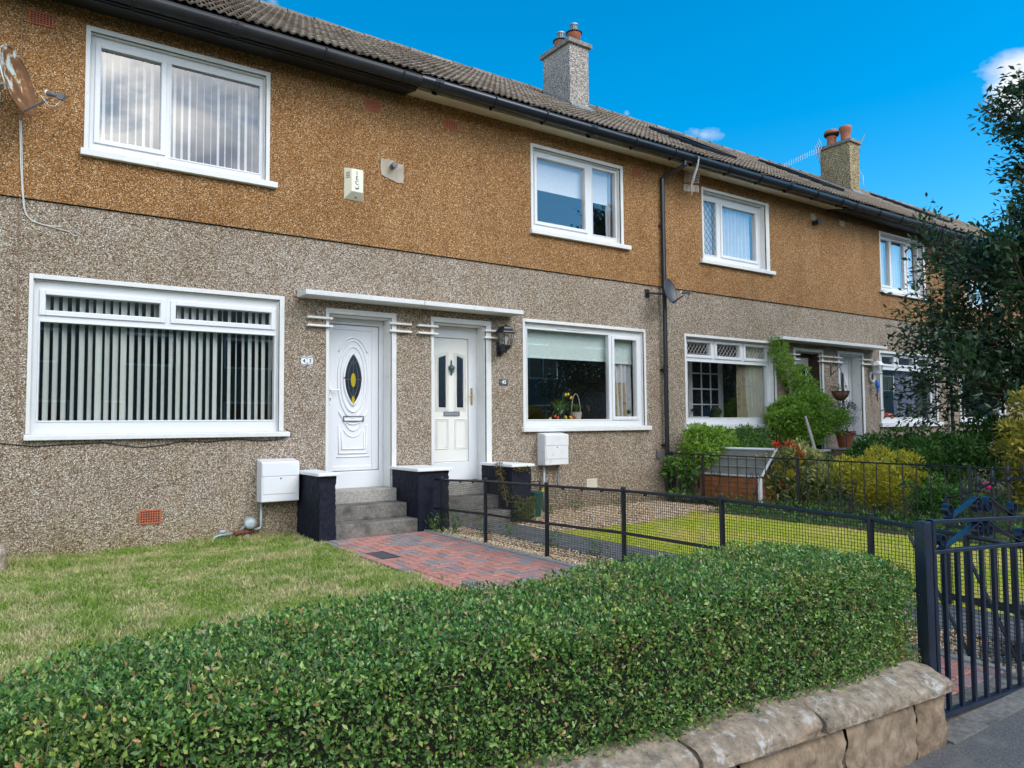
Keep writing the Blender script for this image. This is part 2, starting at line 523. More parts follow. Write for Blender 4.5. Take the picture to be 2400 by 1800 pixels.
M['fabric'] = plain('blind_fabric', (.82, .87, .80), .85, .03, 20)
M['fabricup'] = plain('white_blind_fabric', (.86, .88, .88), .85, .03, 20)
M['roller'] = plain('pale_green_blind', (.66, .80, .76), .85, .02, 20)
M['curtain'] = plain('cream_curtain', (.62, .62, .52), .9, .06, 12)
M['voile'] = plain('white_voile', (.66, .68, .70), .9, .06, 10)
M['lilac'] = plain('lilac_voile', (.42, .42, .60), .9, .08, 10)
M['wood'] = plain('orange_wood', (.30, .115, .045), .7, .25, 8, .3, 60, spec=.2)
M['greywood'] = plain('grey_wood', (.36, .33, .29), .8, .2, 12, .4, 70)
M['bark'] = plain('bark', (.11, .085, .065), .9, .35, 20, 1.0, 50)
M['twig'] = plain('twig', (.26, .19, .12), .9, .3, 30, .4, 80)
M['binplastic'] = plain('green_plastic', (.010, .085, .070), .4, .1, 8)
M['yellow'] = plain('yellow_plastic', (.75, .47, .02), .4, .1, 8)
M['blueplastic'] = plain('blue_parrot', (.02, .16, .55), .4, .1, 30)
M['coir'] = plain('coir_liner', (.17, .085, .045), .95, .3, 60, .8, 120)
M['cable_white'] = plain('white_cable', (.62, .60, .56), .5, .1, 10)
M['cable_black'] = plain('black_cable', (.012, .012, .012), .5, .1, 10)
M['cable_brown'] = plain('brown_cable', (.27, .17, .11), .6, .1, 10)
M['ledge'] = plain('ledge_paint', (.76, .75, .72), .6, .05, 9, .3, 60, dirt=((.45, .43, .40), 18, .62, .82))
M['dog'] = plain('black_fur', (.008, .008, .009), .8, .3, 60, .6, 150)
M['glass'] = glass('window_glass', k=4.6)
M['lampglass'] = glass('lamp_glass', (.92, .93, .93), 2.0, .05)
M['doorglass'] = plain('dark_obscure_glass', (.012, .016, .024), .12, .5, 45, .6, 110, spec=.9)
M['amber'] = plain('amber_glass', (.42, .33, .02), .15, .1, 30, spec=.8)
M['lead'] = plain('lead_came', (.12, .13, .14), .5, .1, 30)
M['leadpale'] = plain('pale_lead_strip', (.45, .44, .42), .5, .1, 30)
M['patch'] = plain('mortar_patch', (.40, .34, .26), .9, .14, 6, .7, 40, dirt=((.22, .17, .12), 14, .60, .75))
M['vgrey'] = plain('grey_vent_plastic', (.13, .13, .14), .5, .1, 20)
M['dishblack'] = plain('dark_grey_dish', (.045, .047, .052), .45, .08, 14)

def rustdish():
    t = NT('rusty_white_dish')
    n = t.noise(9.0, 7, 0.6)
    x = t.new('ShaderNodeSeparateXYZ'); t.L.new(t.pos(), x.inputs[0])
    n = t.math('ADD', n, t.math('MULTIPLY', t.math('SUBTRACT', x.outputs[0], 0.03), 0.75))
    c = t.ramp(n, [(0.40, (.58, .68, .72)), (0.46, (.55, .52, .36)), (0.50, (.30, .13, .04)), (0.62, (.16, .07, .03))])
    t.color(c); t.set(.6); t.bump(n, .2, .004); return t.m
M['rustdish'] = rustdish()

M['tile'] = perobj('concrete_roof_tile', [(0, (.155, .125, .098)), (.5, (.215, .178, .142)), (1, (.29, .245, .20))], .9, .5, 90, .35, 9, spec=.15,
                   blot=[((.26, .24, .20), 22, .62, .74), ((.06, .055, .045), 5, .58, .8)])
M['brick'] = perobj('paving_brick', [(0, (.46, .19, .14)), (.22, (.52, .245, .185)), (.45, (.48, .22, .175)), (.58, (.40, .22, .19)), (.66, (.29, .235, .225)), (.82, (.255, .225, .22)), (1, (.33, .26, .24))],
                    .75, .35, 160, .28, 30, spec=.3)
M['stone'] = perobj('sandstone', [(0, (.30, .235, .17)), (.5, (.35, .285, .21)), (1, (.32, .27, .21))], .95, 1.0, 70, .65, 26, spec=.15,
                    blot=[((.38, .20, .12), 5, .58, .8), ((.10, .092, .08), 11, .52, .74), ((.50, .49, .46), 13, .56, .66), ((.07, .065, .06), 38, .58, .70)])
M['stoneblock'] = perobj('rough_sandstone', [(0, (.26, .19, .13)), (.5, (.31, .23, .155)), (1, (.28, .215, .155))], .95, 1.0, 28, .6, 18, spec=.1,
                    blot=[((.10, .085, .065), 6, .52, .74), ((.40, .37, .32), 30, .64, .74)])

M['hedge'] = lit_leaf('hedge_leaf', [(0, (.040, .105, .028)), (.26, (.080, .190, .042)), (.55, (.145, .300, .058)), (.80, (.25, .42, .09)), (.91, (.42, .56, .11)), (.955, (.48, .40, .20)), (1, (.44, .19, .08))],
                      .34, .30, .55, (2.6, .56, .74, (1.8, 1.05, .9)))
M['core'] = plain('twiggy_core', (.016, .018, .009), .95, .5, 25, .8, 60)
def grassmat(name, g0, g1, s0, s1, sc, a, b):
    t = NT(name)
    geo = t.new('ShaderNodeNewGeometry'); t._pos = geo
    gr = t.ramp(geo.outputs['Random Per Island'], [(0, g0), (1, g1)])
    st = t.ramp(geo.outputs['Random Per Island'], [(0, s0), (1, s1)])
    n = t.noise(sc, 7, .62)
    n2 = t.noise(sc * 7, 3)
    f = t.ramp(t.math('ADD', t.math('MULTIPLY', n, .75), t.math('MULTIPLY', n2, .25)), [(a, 0.0), (b, 1.0)])
    c = t.mix(f, gr, st)
    t.color(c); t.set(.6, 0, .25)
    tr = t.new('ShaderNodeBsdfTranslucent'); t.L.new(c, tr.inputs[0])
    ms = t.new('ShaderNodeMixShader'); ms.inputs[0].default_value = .4
    t.L.new(t.p.outputs[0], ms.inputs[1]); t.L.new(tr.outputs[0], ms.inputs[2]); t.L.new(ms.outputs[0], t.out.inputs[0])
    return t.m
M['grass'] = grassmat('lawn_blades', (.13, .24, .035), (.43, .54, .12), (.38, .34, .13), (.86, .78, .44), 2.5, .445, .59)
M['grass45'] = grassmat('mown_blades', (.42, .52, .05), (.74, .76, .12), (.70, .62, .18), (.90, .78, .28), 1.1, .46, .62)
def lawnbase(name, g, s, sc):
    t = NT(name)
    n = t.noise(sc, 7, .62); n2 = t.noise(70, 3)
    c = t.mix(t.ramp(n, [(.42, 0.0), (.6, 1.0)]), g, s)
    c = t.mix(.5, c, t.ramp(n2, [(.3, .4), (.7, 1.3)]), 'MULTIPLY')
    t.color(c); t.set(.95, 0, .1); t.bump(n2, .8, .02); return t.m
M['lawnbase'] = lawnbase('lawn_thatch', (.17, .22, .045), (.40, .34, .16), 1.6)
M['lawnbase45'] = lawnbase('mown_thatch', (.44, .46, .06), (.56, .48, .14), 1.1)
def gravelmat():
    t = NT('gravel_stone')
    geo = t.new('ShaderNodeNewGeometry'); t._pos = geo
    c = t.ramp(geo.outputs['Random Per Island'], [(0, (.28, .16, .07)), (.25, (.52, .32, .14)), (.5, (.64, .46, .25)), (.75, (.62, .52, .38)), (.92, (.72, .68, .60)), (1, (.36, .34, .32))])
    t.color(c); t.set(.75, 0, .3); t.bump(t.noise(120, 4), .3, .003); return t.m
M['gravel'] = gravelmat()
M['gravelbed'] = plain('gravel_bed', (.30, .20, .11), .95, .35, 70, 1.0, 90)

def leafset(d, m, l, extra=(), **k):
    return [(0, d), (.45, m), (.9 if not extra else .8, l)] + list(extra)
M['leaf_lime'] = lit_leaf('lime_leaf', [(0, (.12, .25, .025)), (.5, (.21, .38, .04)), (1, (.34, .50, .08))], .4, .4, .4)
M['leaf_mid'] = lit_leaf('green_leaf', [(0, (.035, .10, .02)), (.5, (.075, .19, .032)), (1, (.16, .29, .06))], .4, .35, .4)
M['leaf_dark'] = lit_leaf('tree_leaf', [(0, (.020, .052, .020)), (.5, (.042, .095, .034)), (.88, (.085, .16, .058)), (1, (.16, .22, .10))], .32, .25, .55)
M['leaf_gold'] = lit_leaf('golden_leaf', [(0, (.24, .24, .018)), (.5, (.46, .42, .03)), (1, (.64, .57, .08))], .45, .4, .35)
M['leaf_bronze'] = lit_leaf('yellow_shrub_leaf', [(0, (.16, .18, .025)), (.4, (.36, .33, .04)), (.8, (.54, .44, .08)), (1, (.55, .36, .10))], .4, .4, .35)
M['leaf_pale'] = lit_leaf('pale_leaf', [(0, (.15, .21, .045)), (.5, (.36, .37, .12)), (1, (.56, .48, .22))], .45, .35, .35)
M['leaf_red'] = lit_leaf('red_shoot', [(0, (.50, .04, .02)), (1, (.70, .16, .06))], .45, .35, .35)
M['leaf_yel'] = lit_leaf('yellow_shoot', [(0, (.55, .40, .03)), (1, (.70, .56, .10))], .45, .35, .35)
M['leaf_grey'] = lit_leaf('grey_green_leaf', [(0, (.06, .09, .06)), (.6, (.14, .18, .13)), (1, (.45, .47, .42))], .5, .3, .35)
M['leaf_weed'] = lit_leaf('weed_leaf', [(0, (.06, .16, .03)), (.6, (.12, .26, .05)), (1, (.22, .34, .08))], .45, .35, .35)
M['leaf_dry'] = lit_leaf('dry_plant', [(0, (.08, .10, .025)), (.5, (.18, .16, .05)), (1, (.26, .16, .06))], .6, .3, .2)
M['petal_yel'] = plain('yellow_petal', (.72, .50, .03), .5, .1, 20)
M['petal_red'] = plain('red_petal', (.55, .07, .02), .5, .15, 20)
M['petal_pink'] = plain('pink_petal', (.72, .04, .18), .5, .15, 20)
M['wicker'] = plain('pale_wicker', (.50, .46, .38), .8, .2, 70, .8, 120)
M['plasterwhite'] = plain('white_pot', (.75, .76, .76), .35, .02, 5)
M['flora'] = plain('patterned_curtain', (.42, .36, .24), .9, .1, 8, dirt=((.20, .12, .07), 24, .55, .62))
M['opp'] = plain('opposite_render', (.24, .22, .20), .9, .15, 20)
M['opptile'] = plain('opposite_roof', (.10, .085, .07), .9, .2, 8)

# ------------------------------------------------------------------ the setting: ground, road, pavement
def sheet(name, x0, x1, y0, y1, z, mat, label, cat, kind='structure', parent=None):
    b = MB().quad((x0, y0, z), (x1, y0, z), (x1, y1, z), (x0, y1, z))
    o = b.build(name, mat, parent, fix=False)
    tag(o, label, cat, kind=kind)
    return o
sheet('ground', -150, 150, -150, 150, -0.06, M['ground'], 'open ground running out to the horizon round the street', 'ground')
sheet('road', -80, 80, -7.5, -1.2, -0.10 + 0.045, M['asphalt'], 'grey asphalt road along the front of the terrace', 'road')
b = MB().box(-80, 80, -1.2, 1.52, -0.2, -0.004)
tag(b.build('pavement', M['asphalt'], None), 'dark asphalt pavement in front of the stone garden wall', 'pavement', kind='structure')
b = MB().box(3.2, 4.46, 1.50, 1.76, -0.1, 0.004)
tag(b.build('threshold_strip', M['concrete'], None), 'rough concrete strip under the iron gate', 'paving strip', kind='structure')

# ------------------------------------------------------------------ houses
YW = 8.80          # lower wall face
YU = 8.775         # upper wall face, a little proud
ROOF0, PITCH, Y0, YR = 5.775, 0.625, 8.33, 12.70
def roofz(y): return ROOF0 + PITCH * (y - Y0)

def holed(b, x0, x1, z0, z1, yf, holes, depth=.27):
    xs = sorted({x0, x1, *[h[0] for h in holes], *[h[1] for h in holes]})
    zs = sorted({z0, z1, *[h[2] for h in holes], *[h[3] for h in holes]})
    for i in range(len(xs) - 1):
        for j in range(len(zs) - 1):
            cx, cz = (xs[i] + xs[i + 1]) / 2, (zs[j] + zs[j + 1]) / 2
            if any(h[0] < cx < h[1] and h[2] < cz < h[3] for h in holes): continue
            b.quad((xs[i], yf, zs[j]), (xs[i + 1], yf, zs[j]), (xs[i + 1], yf, zs[j + 1]), (xs[i], yf, zs[j + 1]))
    yb = yf + depth
    for (a, c, d, e) in holes:
        b.quad((a, yf, d), (a, yb, d), (a, yb, e), (a, yf, e)); b.quad((c, yf, d), (c, yf, e), (c, yb, e), (c, yb, d))
        b.quad((a, yf, e), (a, yb, e), (c, yb, e), (c, yf, e)); b.quad((a, yf, d), (c, yf, d), (c, yb, d), (a, yb, d))
    for x in (x0, x1): b.quad((x, yf, z0), (x, yb, z0), (x, yb, z1), (x, yf, z1))
    b.quad((x0, yf, z0), (x1, yf, z0), (x1, yb, z0), (x0, yb, z0))
    b.quad((x0, yf, z1), (x1, yf, z1), (x1, yb, z1), (x0, yb, z1))
    # inner face
    for i in range(len(xs) - 1):
        for j in range(len(zs) - 1):
            cx, cz = (xs[i] + xs[i + 1]) / 2, (zs[j] + zs[j + 1]) / 2
            if any(h[0] < cx < h[1] and h[2] < cz < h[3] for h in holes): continue
            b.quad((xs[i], yb, zs[j]), (xs[i], yb, zs[j + 1]), (xs[i + 1], yb, zs[j + 1]), (xs[i + 1], yb, zs[j]))

def ring(b, x0, x1, z0, z1, w, y0, y1, bottom=True):
    """picture-frame of bars butted at the corners; w = width or (l, r, b, t)"""
    l, r, bt, tp = w if isinstance(w, tuple) else (w, w, w, w)
    b.box(x0, x0 + l, y0, y1, z0, z1); b.box(x1 - r, x1, y0, y1, z0, z1)
    b.box(x0 + l, x1 - r, y0, y1, z1 - tp, z1)
    if bottom: b.box(x0 + l, x1 - r, y0, y1, z0, z0 + bt)

def window(h, op, outer, sill, panes, ywall, ygl=8.88, lead=None, lowerfill=True):
    """op opening, outer painted band, sill box (x0,x1,z0,z1), panes: (x0,x1,z0,z1,sash)"""
    a, c, d, e = op
    f = MB()
    # frame: everything in the opening that is not glass
    fy0, fy1 = ygl - .03, ygl + .04
    xs = sorted({a + .012, c - .012, *[p[0] for p in panes], *[p[1] for p in panes]})
    zs = sorted({d, e - .012, *[p[2] for p in panes], *[p[3] for p in panes]})
    for i in range(len(xs) - 1):
        for j in range(len(zs) - 1):
            cx, cz = (xs[i] + xs[i + 1]) / 2, (zs[j] + zs[j + 1]) / 2
            if any(p[0] < cx < p[1] and p[2] < cz < p[3] for p in panes): continue
            f.box(xs[i], xs[i + 1], fy0, fy1, zs[j], zs[j + 1])
    w = f.build('window', M['upvc'], h)
    import bmesh
    bm = bmesh.new(); bm.from_mesh(w.data); bmesh.ops.remove_doubles(bm, verts=bm.verts, dist=1e-4)
    # drop the inner doubled faces of touching boxes
    seen = {}
    for fc in bm.faces:
        k = tuple(sorted(v.index for v in fc.verts)); seen.setdefault(k, []).append(fc)
    bmesh.ops.delete(bm, geom=[x for k in seen.values() if len(k) > 1 for x in k], context='FACES')
    bm.to_mesh(w.data); bm.free()
    for (x0, x1, z0, z1, sash) in panes:
        if sash:        # an opening light stands proud of the fixed frame
            s = MB(); g = .055
            ring(s, x0 - g, x1 + g, z0 - g, z1 + g, g - .004, fy0 - .018, fy0 - .001)
            s.build('casement', M['upvc'], w, bev=.004)
        else:
            s = MB(); ring(s, x0 - .016, x1 + .016, z0 - .016, z1 + .016, .016, fy0 - .008, fy0 - .001)
            s.build('glazing_bead', M['upvc'], w, bev=.003)
        MB().quad((x0, ygl, z0), (x1, ygl, z0), (x1, ygl, z1), (x0, ygl, z1)).build('pane', M['glass'], w, fix=False)
    # painted band and lining of the opening
    s = MB(); y0 = ywall - .014
    s.box(outer[0], a, y0, ywall + .02, sill[3], outer[2]); s.box(c, outer[1], y0, ywall + .02, sill[3], outer[2])
    s.box(a, c, y0, ywall + .02, e, outer[2])
    s.box(a - .002, a + .012, ywall + .02, ygl + .03, d, e); s.box(c - .012, c + .002, ywall + .02, ygl + .03, d, e)
    s.box(a + .012, c - .012, ywall + .02, ygl + .03, e - .012, e + .002)
    s.build('surround', M['trim'], w, bev=.005)
    s = MB(); s.add([(sill[0], ywall - .062, sill[2]), (sill[1], ywall - .062, sill[2]), (sill[1], ywall + .01, sill[2]), (sill[0], ywall + .01, sill[2]),
                     (sill[0], ywall - .062, sill[3] - .012), (sill[1], ywall - .062, sill[3] - .012), (sill[1], ywall + .01, sill[3]), (sill[0], ywall + .01, sill[3])],
                    [(0, 3, 2, 1), (4, 5, 6, 7), (0, 1, 5, 4), (1, 2, 6, 5), (2, 3, 7, 6), (3, 0, 4, 7)])
    s.box(a, c, ywall + .01, ygl - .03, sill[2], d + .004)
    s.build('sill', M['sill'], w, bev=.006)
    if lead:
        for (x0, x1, z0, z1, nx, nz, col) in lead:
            s = MB(); W_, H_ = x1 - x0, z1 - z0
            kx, kz = W_ / nx, H_ / nz
            for sg in (1, -1):
                for i in range(-nz, nx + 1):
                    pts = []
                    # line through grid diagonals, clipped to the pane
                    p0 = Vector((i * kx, 0 if sg > 0 else H_)); d2 = Vector((kx, sg * kz))
                    t0, t1 = 0.0, float(nz)
                    if p0.x < 0: t0 = max(t0, -p0.x / kx)
                    t1 = min(t1, (W_ - p0.x) / kx)
                    if t1 - t0 < .05: continue
                    qa, qb = p0 + d2 * t0, p0 + d2 * t1
                    s.tube([(x0 + qa.x, ygl - .004, z0 + qa.y), (x0 + qb.x, ygl - .004, z0 + qb.y)], .0045, 4)
            s.build('lead_lattice', col, w)
    return w

def air_brick(h, x, z, w=.215, hh=.14, y=YU, nx=7, nz=5, mat='terracotta'):
    b = MB(); f = .016
    ring(b, x, x + w, z, z + hh, f, y - .014, y + .02)
    iw, ih = w - 2 * f, hh - 2 * f
    bx, bz = iw / (nx + (nx - 1) * .6) * .6, ih / (nz + (nz - 1) * .6) * .6
    cx, cz = (iw - (nx - 1) * bx) / nx, (ih - (nz - 1) * bz) / nz
    for i in range(1, nx): b.box(x + f + i * cx + (i - 1) * bx, x + f + i * (cx + bx), y - .011, y + .02, z + f, z + hh - f)
    for j in range(1, nz): b.box(x + f, x + w - f, y - .0095, y + .018, z + f + j * cz + (j - 1) * bz, z + f + j * (cz + bz))
    o = b.build('air_brick', M[mat], h)
    MB().box(x + f * .5, x + w - f * .5, y - .002, y + .03, z + f * .5, z + hh - f * .5).build('vent_hole_shade', M['dark'], o)  # black sheet over the wall face stands in for shade inside the holes
    return o

# --- roof covering: one interlocking tile, copied
def tile_mesh(w=.300, g=.345):
    """double-roll tile: local x across, y up the slope, z out of the roof; laps the one below"""
    prof = []
    for i in range(25):
        u = i / 24
        zz = .026 * max(0.0, math.sin(2 * PI * (u * 3 - .25)) * .5 + .5) ** 1.3
        prof.append((u * w, zz))
    vs = []; fs = []
    L_ = g + .05
    for (x, zz) in prof: vs += [(x, 0, zz + .062), (x, L_, zz + .004), (x, .003, zz + .040)]
    for i in range(24):
        a, c = i * 3, (i + 1) * 3
        fs.append((a, c, c + 1, a + 1)); fs.append((a + 2, c + 2, c, a))
    me = bpy.data.meshes.new('tile'); me.from_pydata(vs, [], fs); me.materials.append(M['tile'])
    me.polygons.foreach_set('use_smooth', [i % 2 == 0 for i in range(len(fs))])
    me.update(); return me
TILE = tile_mesh()
SLOPE = math.atan(PITCH)
NROW = 15
def ridge_mesh():
    b = MB(); n = 8; L_ = .46
    vs = []
    for yv, rr in ((0, .125), (L_, .115)):
        for k in range(n + 1):
            a = PI * k / n
            vs.append((yv, -rr * math.cos(a), rr * math.sin(a) * .85))
    fs = [(k, k + 1, n + 2 + k, n + 1 + k) for k in range(n)]
    b.add(vs, fs)
    b.add([(0, -.125 * math.cos(PI * k / n), .125 * math.sin(PI * k / n) * .85) for k in range(n + 1)], [tuple(range(n + 1))])
    me = b.mesh('ridge_tile', M['tile'], (0, 0, 0), True); return me
RIDGE = ridge_mesh()

def roof(h, x0, x1, single, skip=None):
    """deck under the tiles; single = every tile its own object, else one joined covering"""
    y1 = YR
    b = MB()
    b.quad((x0, Y0, roofz(Y0) - .01), (x1, Y0, roofz(Y0) - .01), (x1, y1, roofz(y1) - .01), (x0, y1, roofz(y1) - .01))
    b.quad((x0, y1, roofz(y1) - .01), (x1, y1, roofz(y1) - .01), (x1, 2 * y1 - Y0, ROOF0 - .01), (x0, 2 * y1 - Y0, ROOF0 - .01))
    r = b.build('roof', M['tile'], h, fix=False)
    n = int(round((x1 - x0) / .30)); w = (x1 - x0) / n
    g = (y1 - Y0) / math.cos(SLOPE) / NROW
    rot = Matrix.Rotation(SLOPE, 3, 'X')
    co = np.zeros((len(TILE.vertices), 3), dtype=np.float32)
    tv = np.array([v.co[:] for v in TILE.vertices]); tf = [tuple(p.vertices) for p in TILE.polygons]
    V = []; F = []
    for j in range(NROW):
        y = Y0 - .03 + j * g * math.cos(SLOPE)
        for i in range(n):
            x = x0 + i * w
            if skip and any(s[0] < x + w / 2 < s[1] and s[2] < y + .15 < s[3] for s in skip): continue
            p = Vector((x, y + random.uniform(-.006, .006), roofz(y) + random.uniform(0, .006)))
            rx = SLOPE + random.uniform(-.008, .008)
            if single:
                o = link('tile', TILE, r, p); o.rotation_euler = (rx, random.uniform(-.006, .006), random.uniform(-.008, .008)); o.scale = (w / .30, g / .345, 1)
            else:
                m = np.array(Matrix.Rotation(rx, 3, 'X')); bb = len(V) * len(tv)
                V.append((tv * np.array([w / .30, g / .345, 1])) @ m.T + np.array(p)); F.append(np.array(tf) + bb)
    if not single:
        o = fast('tile_covering', np.concatenate(V), np.concatenate(F), M['tile'], r, wl(h)); o['kind'] = 'stuff'
    k = int((x1 - x0) / .45)
    for i in range(k):
        o = link('ridge_tile', RIDGE, r, (x0 + i * (x1 - x0) / k, y1, roofz(y1) - .01 + random.uniform(0, .012)))
        o.rotation_euler = (0, random.uniform(-.02, .02), 0)
    return r

def gutter(h, x0, x1, old=False, soffit='cream', downpipe=None):
    """half-round gutter on brackets, board and soffit under it"""
    b = MB(); zc, yc, r = (5.745, 8.312, .086) if not old else (5.735, 8.314, .084)
    DF = 1.42
    n = 9
    def sec(rr): return [(yc - rr * math.cos(PI * k / (n - 1)), zc - DF * rr * math.sin(PI * k / (n - 1))) for k in range(n)]
    so_, si = sec(r), sec(r - .006)
    vs = [(x0, y, z) for y, z in so_] + [(x1, y, z) for y, z in so_] + [(x0, y, z) for y, z in si] + [(x1, y, z) for y, z in si]
    fs = []
    for k in range(n - 1):
        fs.append((k, k + 1, n + k + 1, n + k)); fs.append((2 * n + k, 3 * n + k, 3 * n + k + 1, 2 * n + k + 1))
    fs.append((0, n, 3 * n, 2 * n)); fs.append((n - 1, 2 * n - 1, 4 * n - 1, 3 * n - 1)[::-1])
    b.add(vs, fs)
    gt = b.build('gutter', M['blackold' if old else 'black'], h, smooth=True, fix=False)
    k = int((x1 - x0) / .95)
    for i in range(k + 1):
        x = x0 + .25 + i * (x1 - x0 - .5) / max(k, 1)
        c = MB(); wv = .014 if i % 3 else .05
        pts = [(x, yc - (r + .006) * math.cos(PI * q / 10), zc - DF * (r + .006) * math.sin(PI * q / 10)) for q in range(11)]
        c.tube(pts, .011, 5)
        c.box(x - wv / 2 - .008, x + wv / 2 + .008, yc + r - .014, yc + r + .002, zc - .14, zc + .01)
        if wv > .03:
            vv = []; 
            for xx in (x - .06, x + .06):
                vv += [(xx, yc - (r + .005) * math.cos(PI * q / 10), zc - DF * (r + .005) * math.sin(PI * q / 10)) for q in range(11)]
            c.add(vv, [(q, q + 1, 11 + q + 1, 11 + q) for q in range(10)])
        c.build('gutter_bracket', M['blackold' if old else 'black'], gt, fix=False)
    zb, zw = (5.60, 5.675) if old else (5.615, 5.70)     # front edge and wall edge of the sloping soffit
    c = MB(); c.box(x0, x1, 8.40, 8.425, zb, 5.79)
    c.build('fascia_board', M['blackold'] if old else M[soffit], h, bev=.003)
    c = MB(); c.add([(x0, 8.4255, zb + .004), (x1, 8.4255, zb + .004), (x1, YU + .01, zw), (x0, YU + .01, zw), (x0, 8.4255, zb + .02), (x1, 8.4255, zb + .02), (x1, YU + .01, zw + .016), (x0, YU + .01, zw + .016)],
                    [(0, 3, 2, 1), (4, 5, 6, 7), (0, 1, 5, 4), (1, 2, 6, 5), (2, 3, 7, 6), (3, 0, 4, 7)])
    sf = c.build('soffit', M['blackold'] if old else M[soffit], h)
    if not old:
        x = x0 + .35
        while x < x1 - .2:
            MB().lathe([(.045, 0), (.045, .006)], (x, 8.61, zb + .004 + (zw - zb) * .5), 14, Matrix.Rotation(math.atan2(zw - zb, .36), 3, 'X')).build('soffit_vent', M['dark'], sf); x += 1.75
    if old:   # moulded board under the old gutter
        c = MB(); c.box(x0, x1, 8.36, 8.40, 5.612, 5.645); c.build('gutter_moulding', M['blackold'], h, bev=.006)
    return gt

def shell(h, x0, x1):
    b = MB()
    t = .08
    b.box(x0, x1, 15.9, 16.0, -.2, 5.8)                                            # back wall
    b.box(x0, x0 + t, 9.09, 15.9, -.2, 5.8); b.box(x1 - t, x1, 9.09, 15.9, -.2, 5.8)
    b.box(x0 + t, x1 - t, 9.09, 15.9, 2.95, 3.15); b.box(x0 + t, x1 - t, 9.09, 15.9, 5.55, 5.65)
    b.box(x0 + t, x1 - t, 12.6, 12.7, .5, 2.95); b.box(x0 + t, x1 - t, 12.6, 12.7, 3.15, 5.55)
    b.build('inner_wall', M['room'], h)
    MB().box(x0 + t, x1 - t, 9.09, 12.6, .42, .52).build('floor', M['roomfloor'], h)

def house(x0, x1, label, single, group='houses of the terrace'):
    h = thing('terraced_house', ((x0 + x1) / 2, YW, 0), label, 'house', group)
    return h

def walls(h, x0, x1, lower_holes, upper_holes):
    b = MB(); holed(b, x0, x1, -.12, 3.575, YW, lower_holes); b.build('lower_wall', M['lower'], h, fix=False)
    b = MB(); holed(b, x0, x1, 3.585, 5.72, YU, upper_holes); b.build('upper_wall', M['upper'], h, fix=False)
    MB().box(x0, x1, YW - .004, YW + .1, 3.575, 3.585).build('shadow_line', M['dark'], h)  # near-black strip: shadow line under the upper wall's lip, put in as colour

def door_case(h, outer, op, zt, sillz, name='door_surround', mat='trim'):
    """white painted band round a door opening and its lining"""
    s = MB(); y0 = YW - .014
    s.box(outer[0], op[0], y0, YW + .02, sillz, outer[2]); s.box(op[1], outer[1], y0, YW + .02, sillz, outer[2])
    s.box(op[0], op[1], y0, YW + .02, zt, outer[2])
    s.box(op[0] - .002, op[0] + .012, YW + .02, 9.04, sillz, zt); s.box(op[1] - .012, op[1] + .002, YW + .02, 9.04, sillz, zt)
    s.box(op[0] + .012, op[1] - .012, YW + .02, 9.04, zt - .012, zt + .002)
    return s.build(name, M[mat], h, bev=.005)

def ledges(h, x0, x1, mats='ledge'):
    for z in (2.508, 2.607):
        b = MB(); b.box(x0, x1, YW - .062, YW + .03, z - .013, z + .013)
        b.build('ledge', M[mats], h, bev=.005)

def canopy(h, x0, x1, mat='canopy'):
    b = MB(); b.add([(x0, 8.49, 2.835), (x1, 8.49, 2.835), (x1, YW + .05, 2.835), (x0, YW + .05, 2.835),
                     (x0, 8.49, 2.893), (x1, 8.49, 2.893), (x1, YW + .05, 2.925), (x0, YW + .05, 2.925)],
                    [(0, 3, 2, 1), (4, 5, 6, 7), (0, 1, 5, 4), (1, 2, 6, 5), (2, 3, 7, 6), (3, 0, 4, 7)])
    return b.build('canopy', M[mat], h, bev=.005)

def downpipe(h, x, y=8.72, zt=5.5, zb=.2, mat='black'):
    b = MB()
    b.tube([(x + .12, 8.312, 5.70), (x + .12, 8.32, 5.57), (x + .10, 8.40, 5.535), (x + .02, 8.66, 5.47), (x, y, 5.42), (x, y, 5.36), (x, y, zb)], .038, 10)
    for z in (5.38, 5.34, 4.15, 2.20, 2.13, .75): b.tube([(x, y, z), (x, y, z + .035)], .046, 10)
    o = b.build('downpipe', M[mat], h, smooth=False)
    for z in (4.6, 2.16, .9):
        MB().box(x - .065, x + .065, y + .028, YW + .002, z, z + .03).build('pipe_bracket', M[mat], o)
    return o

def skylight(h, x0, x1, ya, yb):
    """roof window: raised dark frame with a pane, lying on the slope"""
    b = MB(); up = .13; off = np.array([0, -math.sin(SLOPE), math.cos(SLOPE)])
    def P(x, y, k): return (x, y + off[1] * k, roofz(y) + off[2] * k)
    def bar(xa, xb, y_a, y_b, k0, k1):
        b.add([P(xa, y_a, k0), P(xb, y_a, k0), P(xb, y_b, k0), P(xa, y_b, k0), P(xa, y_a, k1), P(xb, y_a, k1), P(xb, y_b, k1), P(xa, y_b, k1)],
              [(0, 3, 2, 1), (4, 5, 6, 7), (0, 1, 5, 4), (1, 2, 6, 5), (2, 3, 7, 6), (3, 0, 4, 7)])
    w = .09
    bar(x0, x0 + w, ya, yb, 0, up); bar(x1 - w, x1, ya, yb, 0, up); bar(x0 + w, x1 - w, ya, ya + w, 0, up); bar(x0 + w, x1 - w, yb - w, yb, 0, up)
    o = b.build('skylight', M['blackold'], h, bev=.004)
    c = MB(); c.quad(P(x0 + w, ya + w, up * .7), P(x1 - w, ya + w, up * .7), P(x1 - w, yb - w, up * .7), P(x0 + w, yb - w, up * .7))
    c.build('pane', M['doorglass'], o, fix=False)

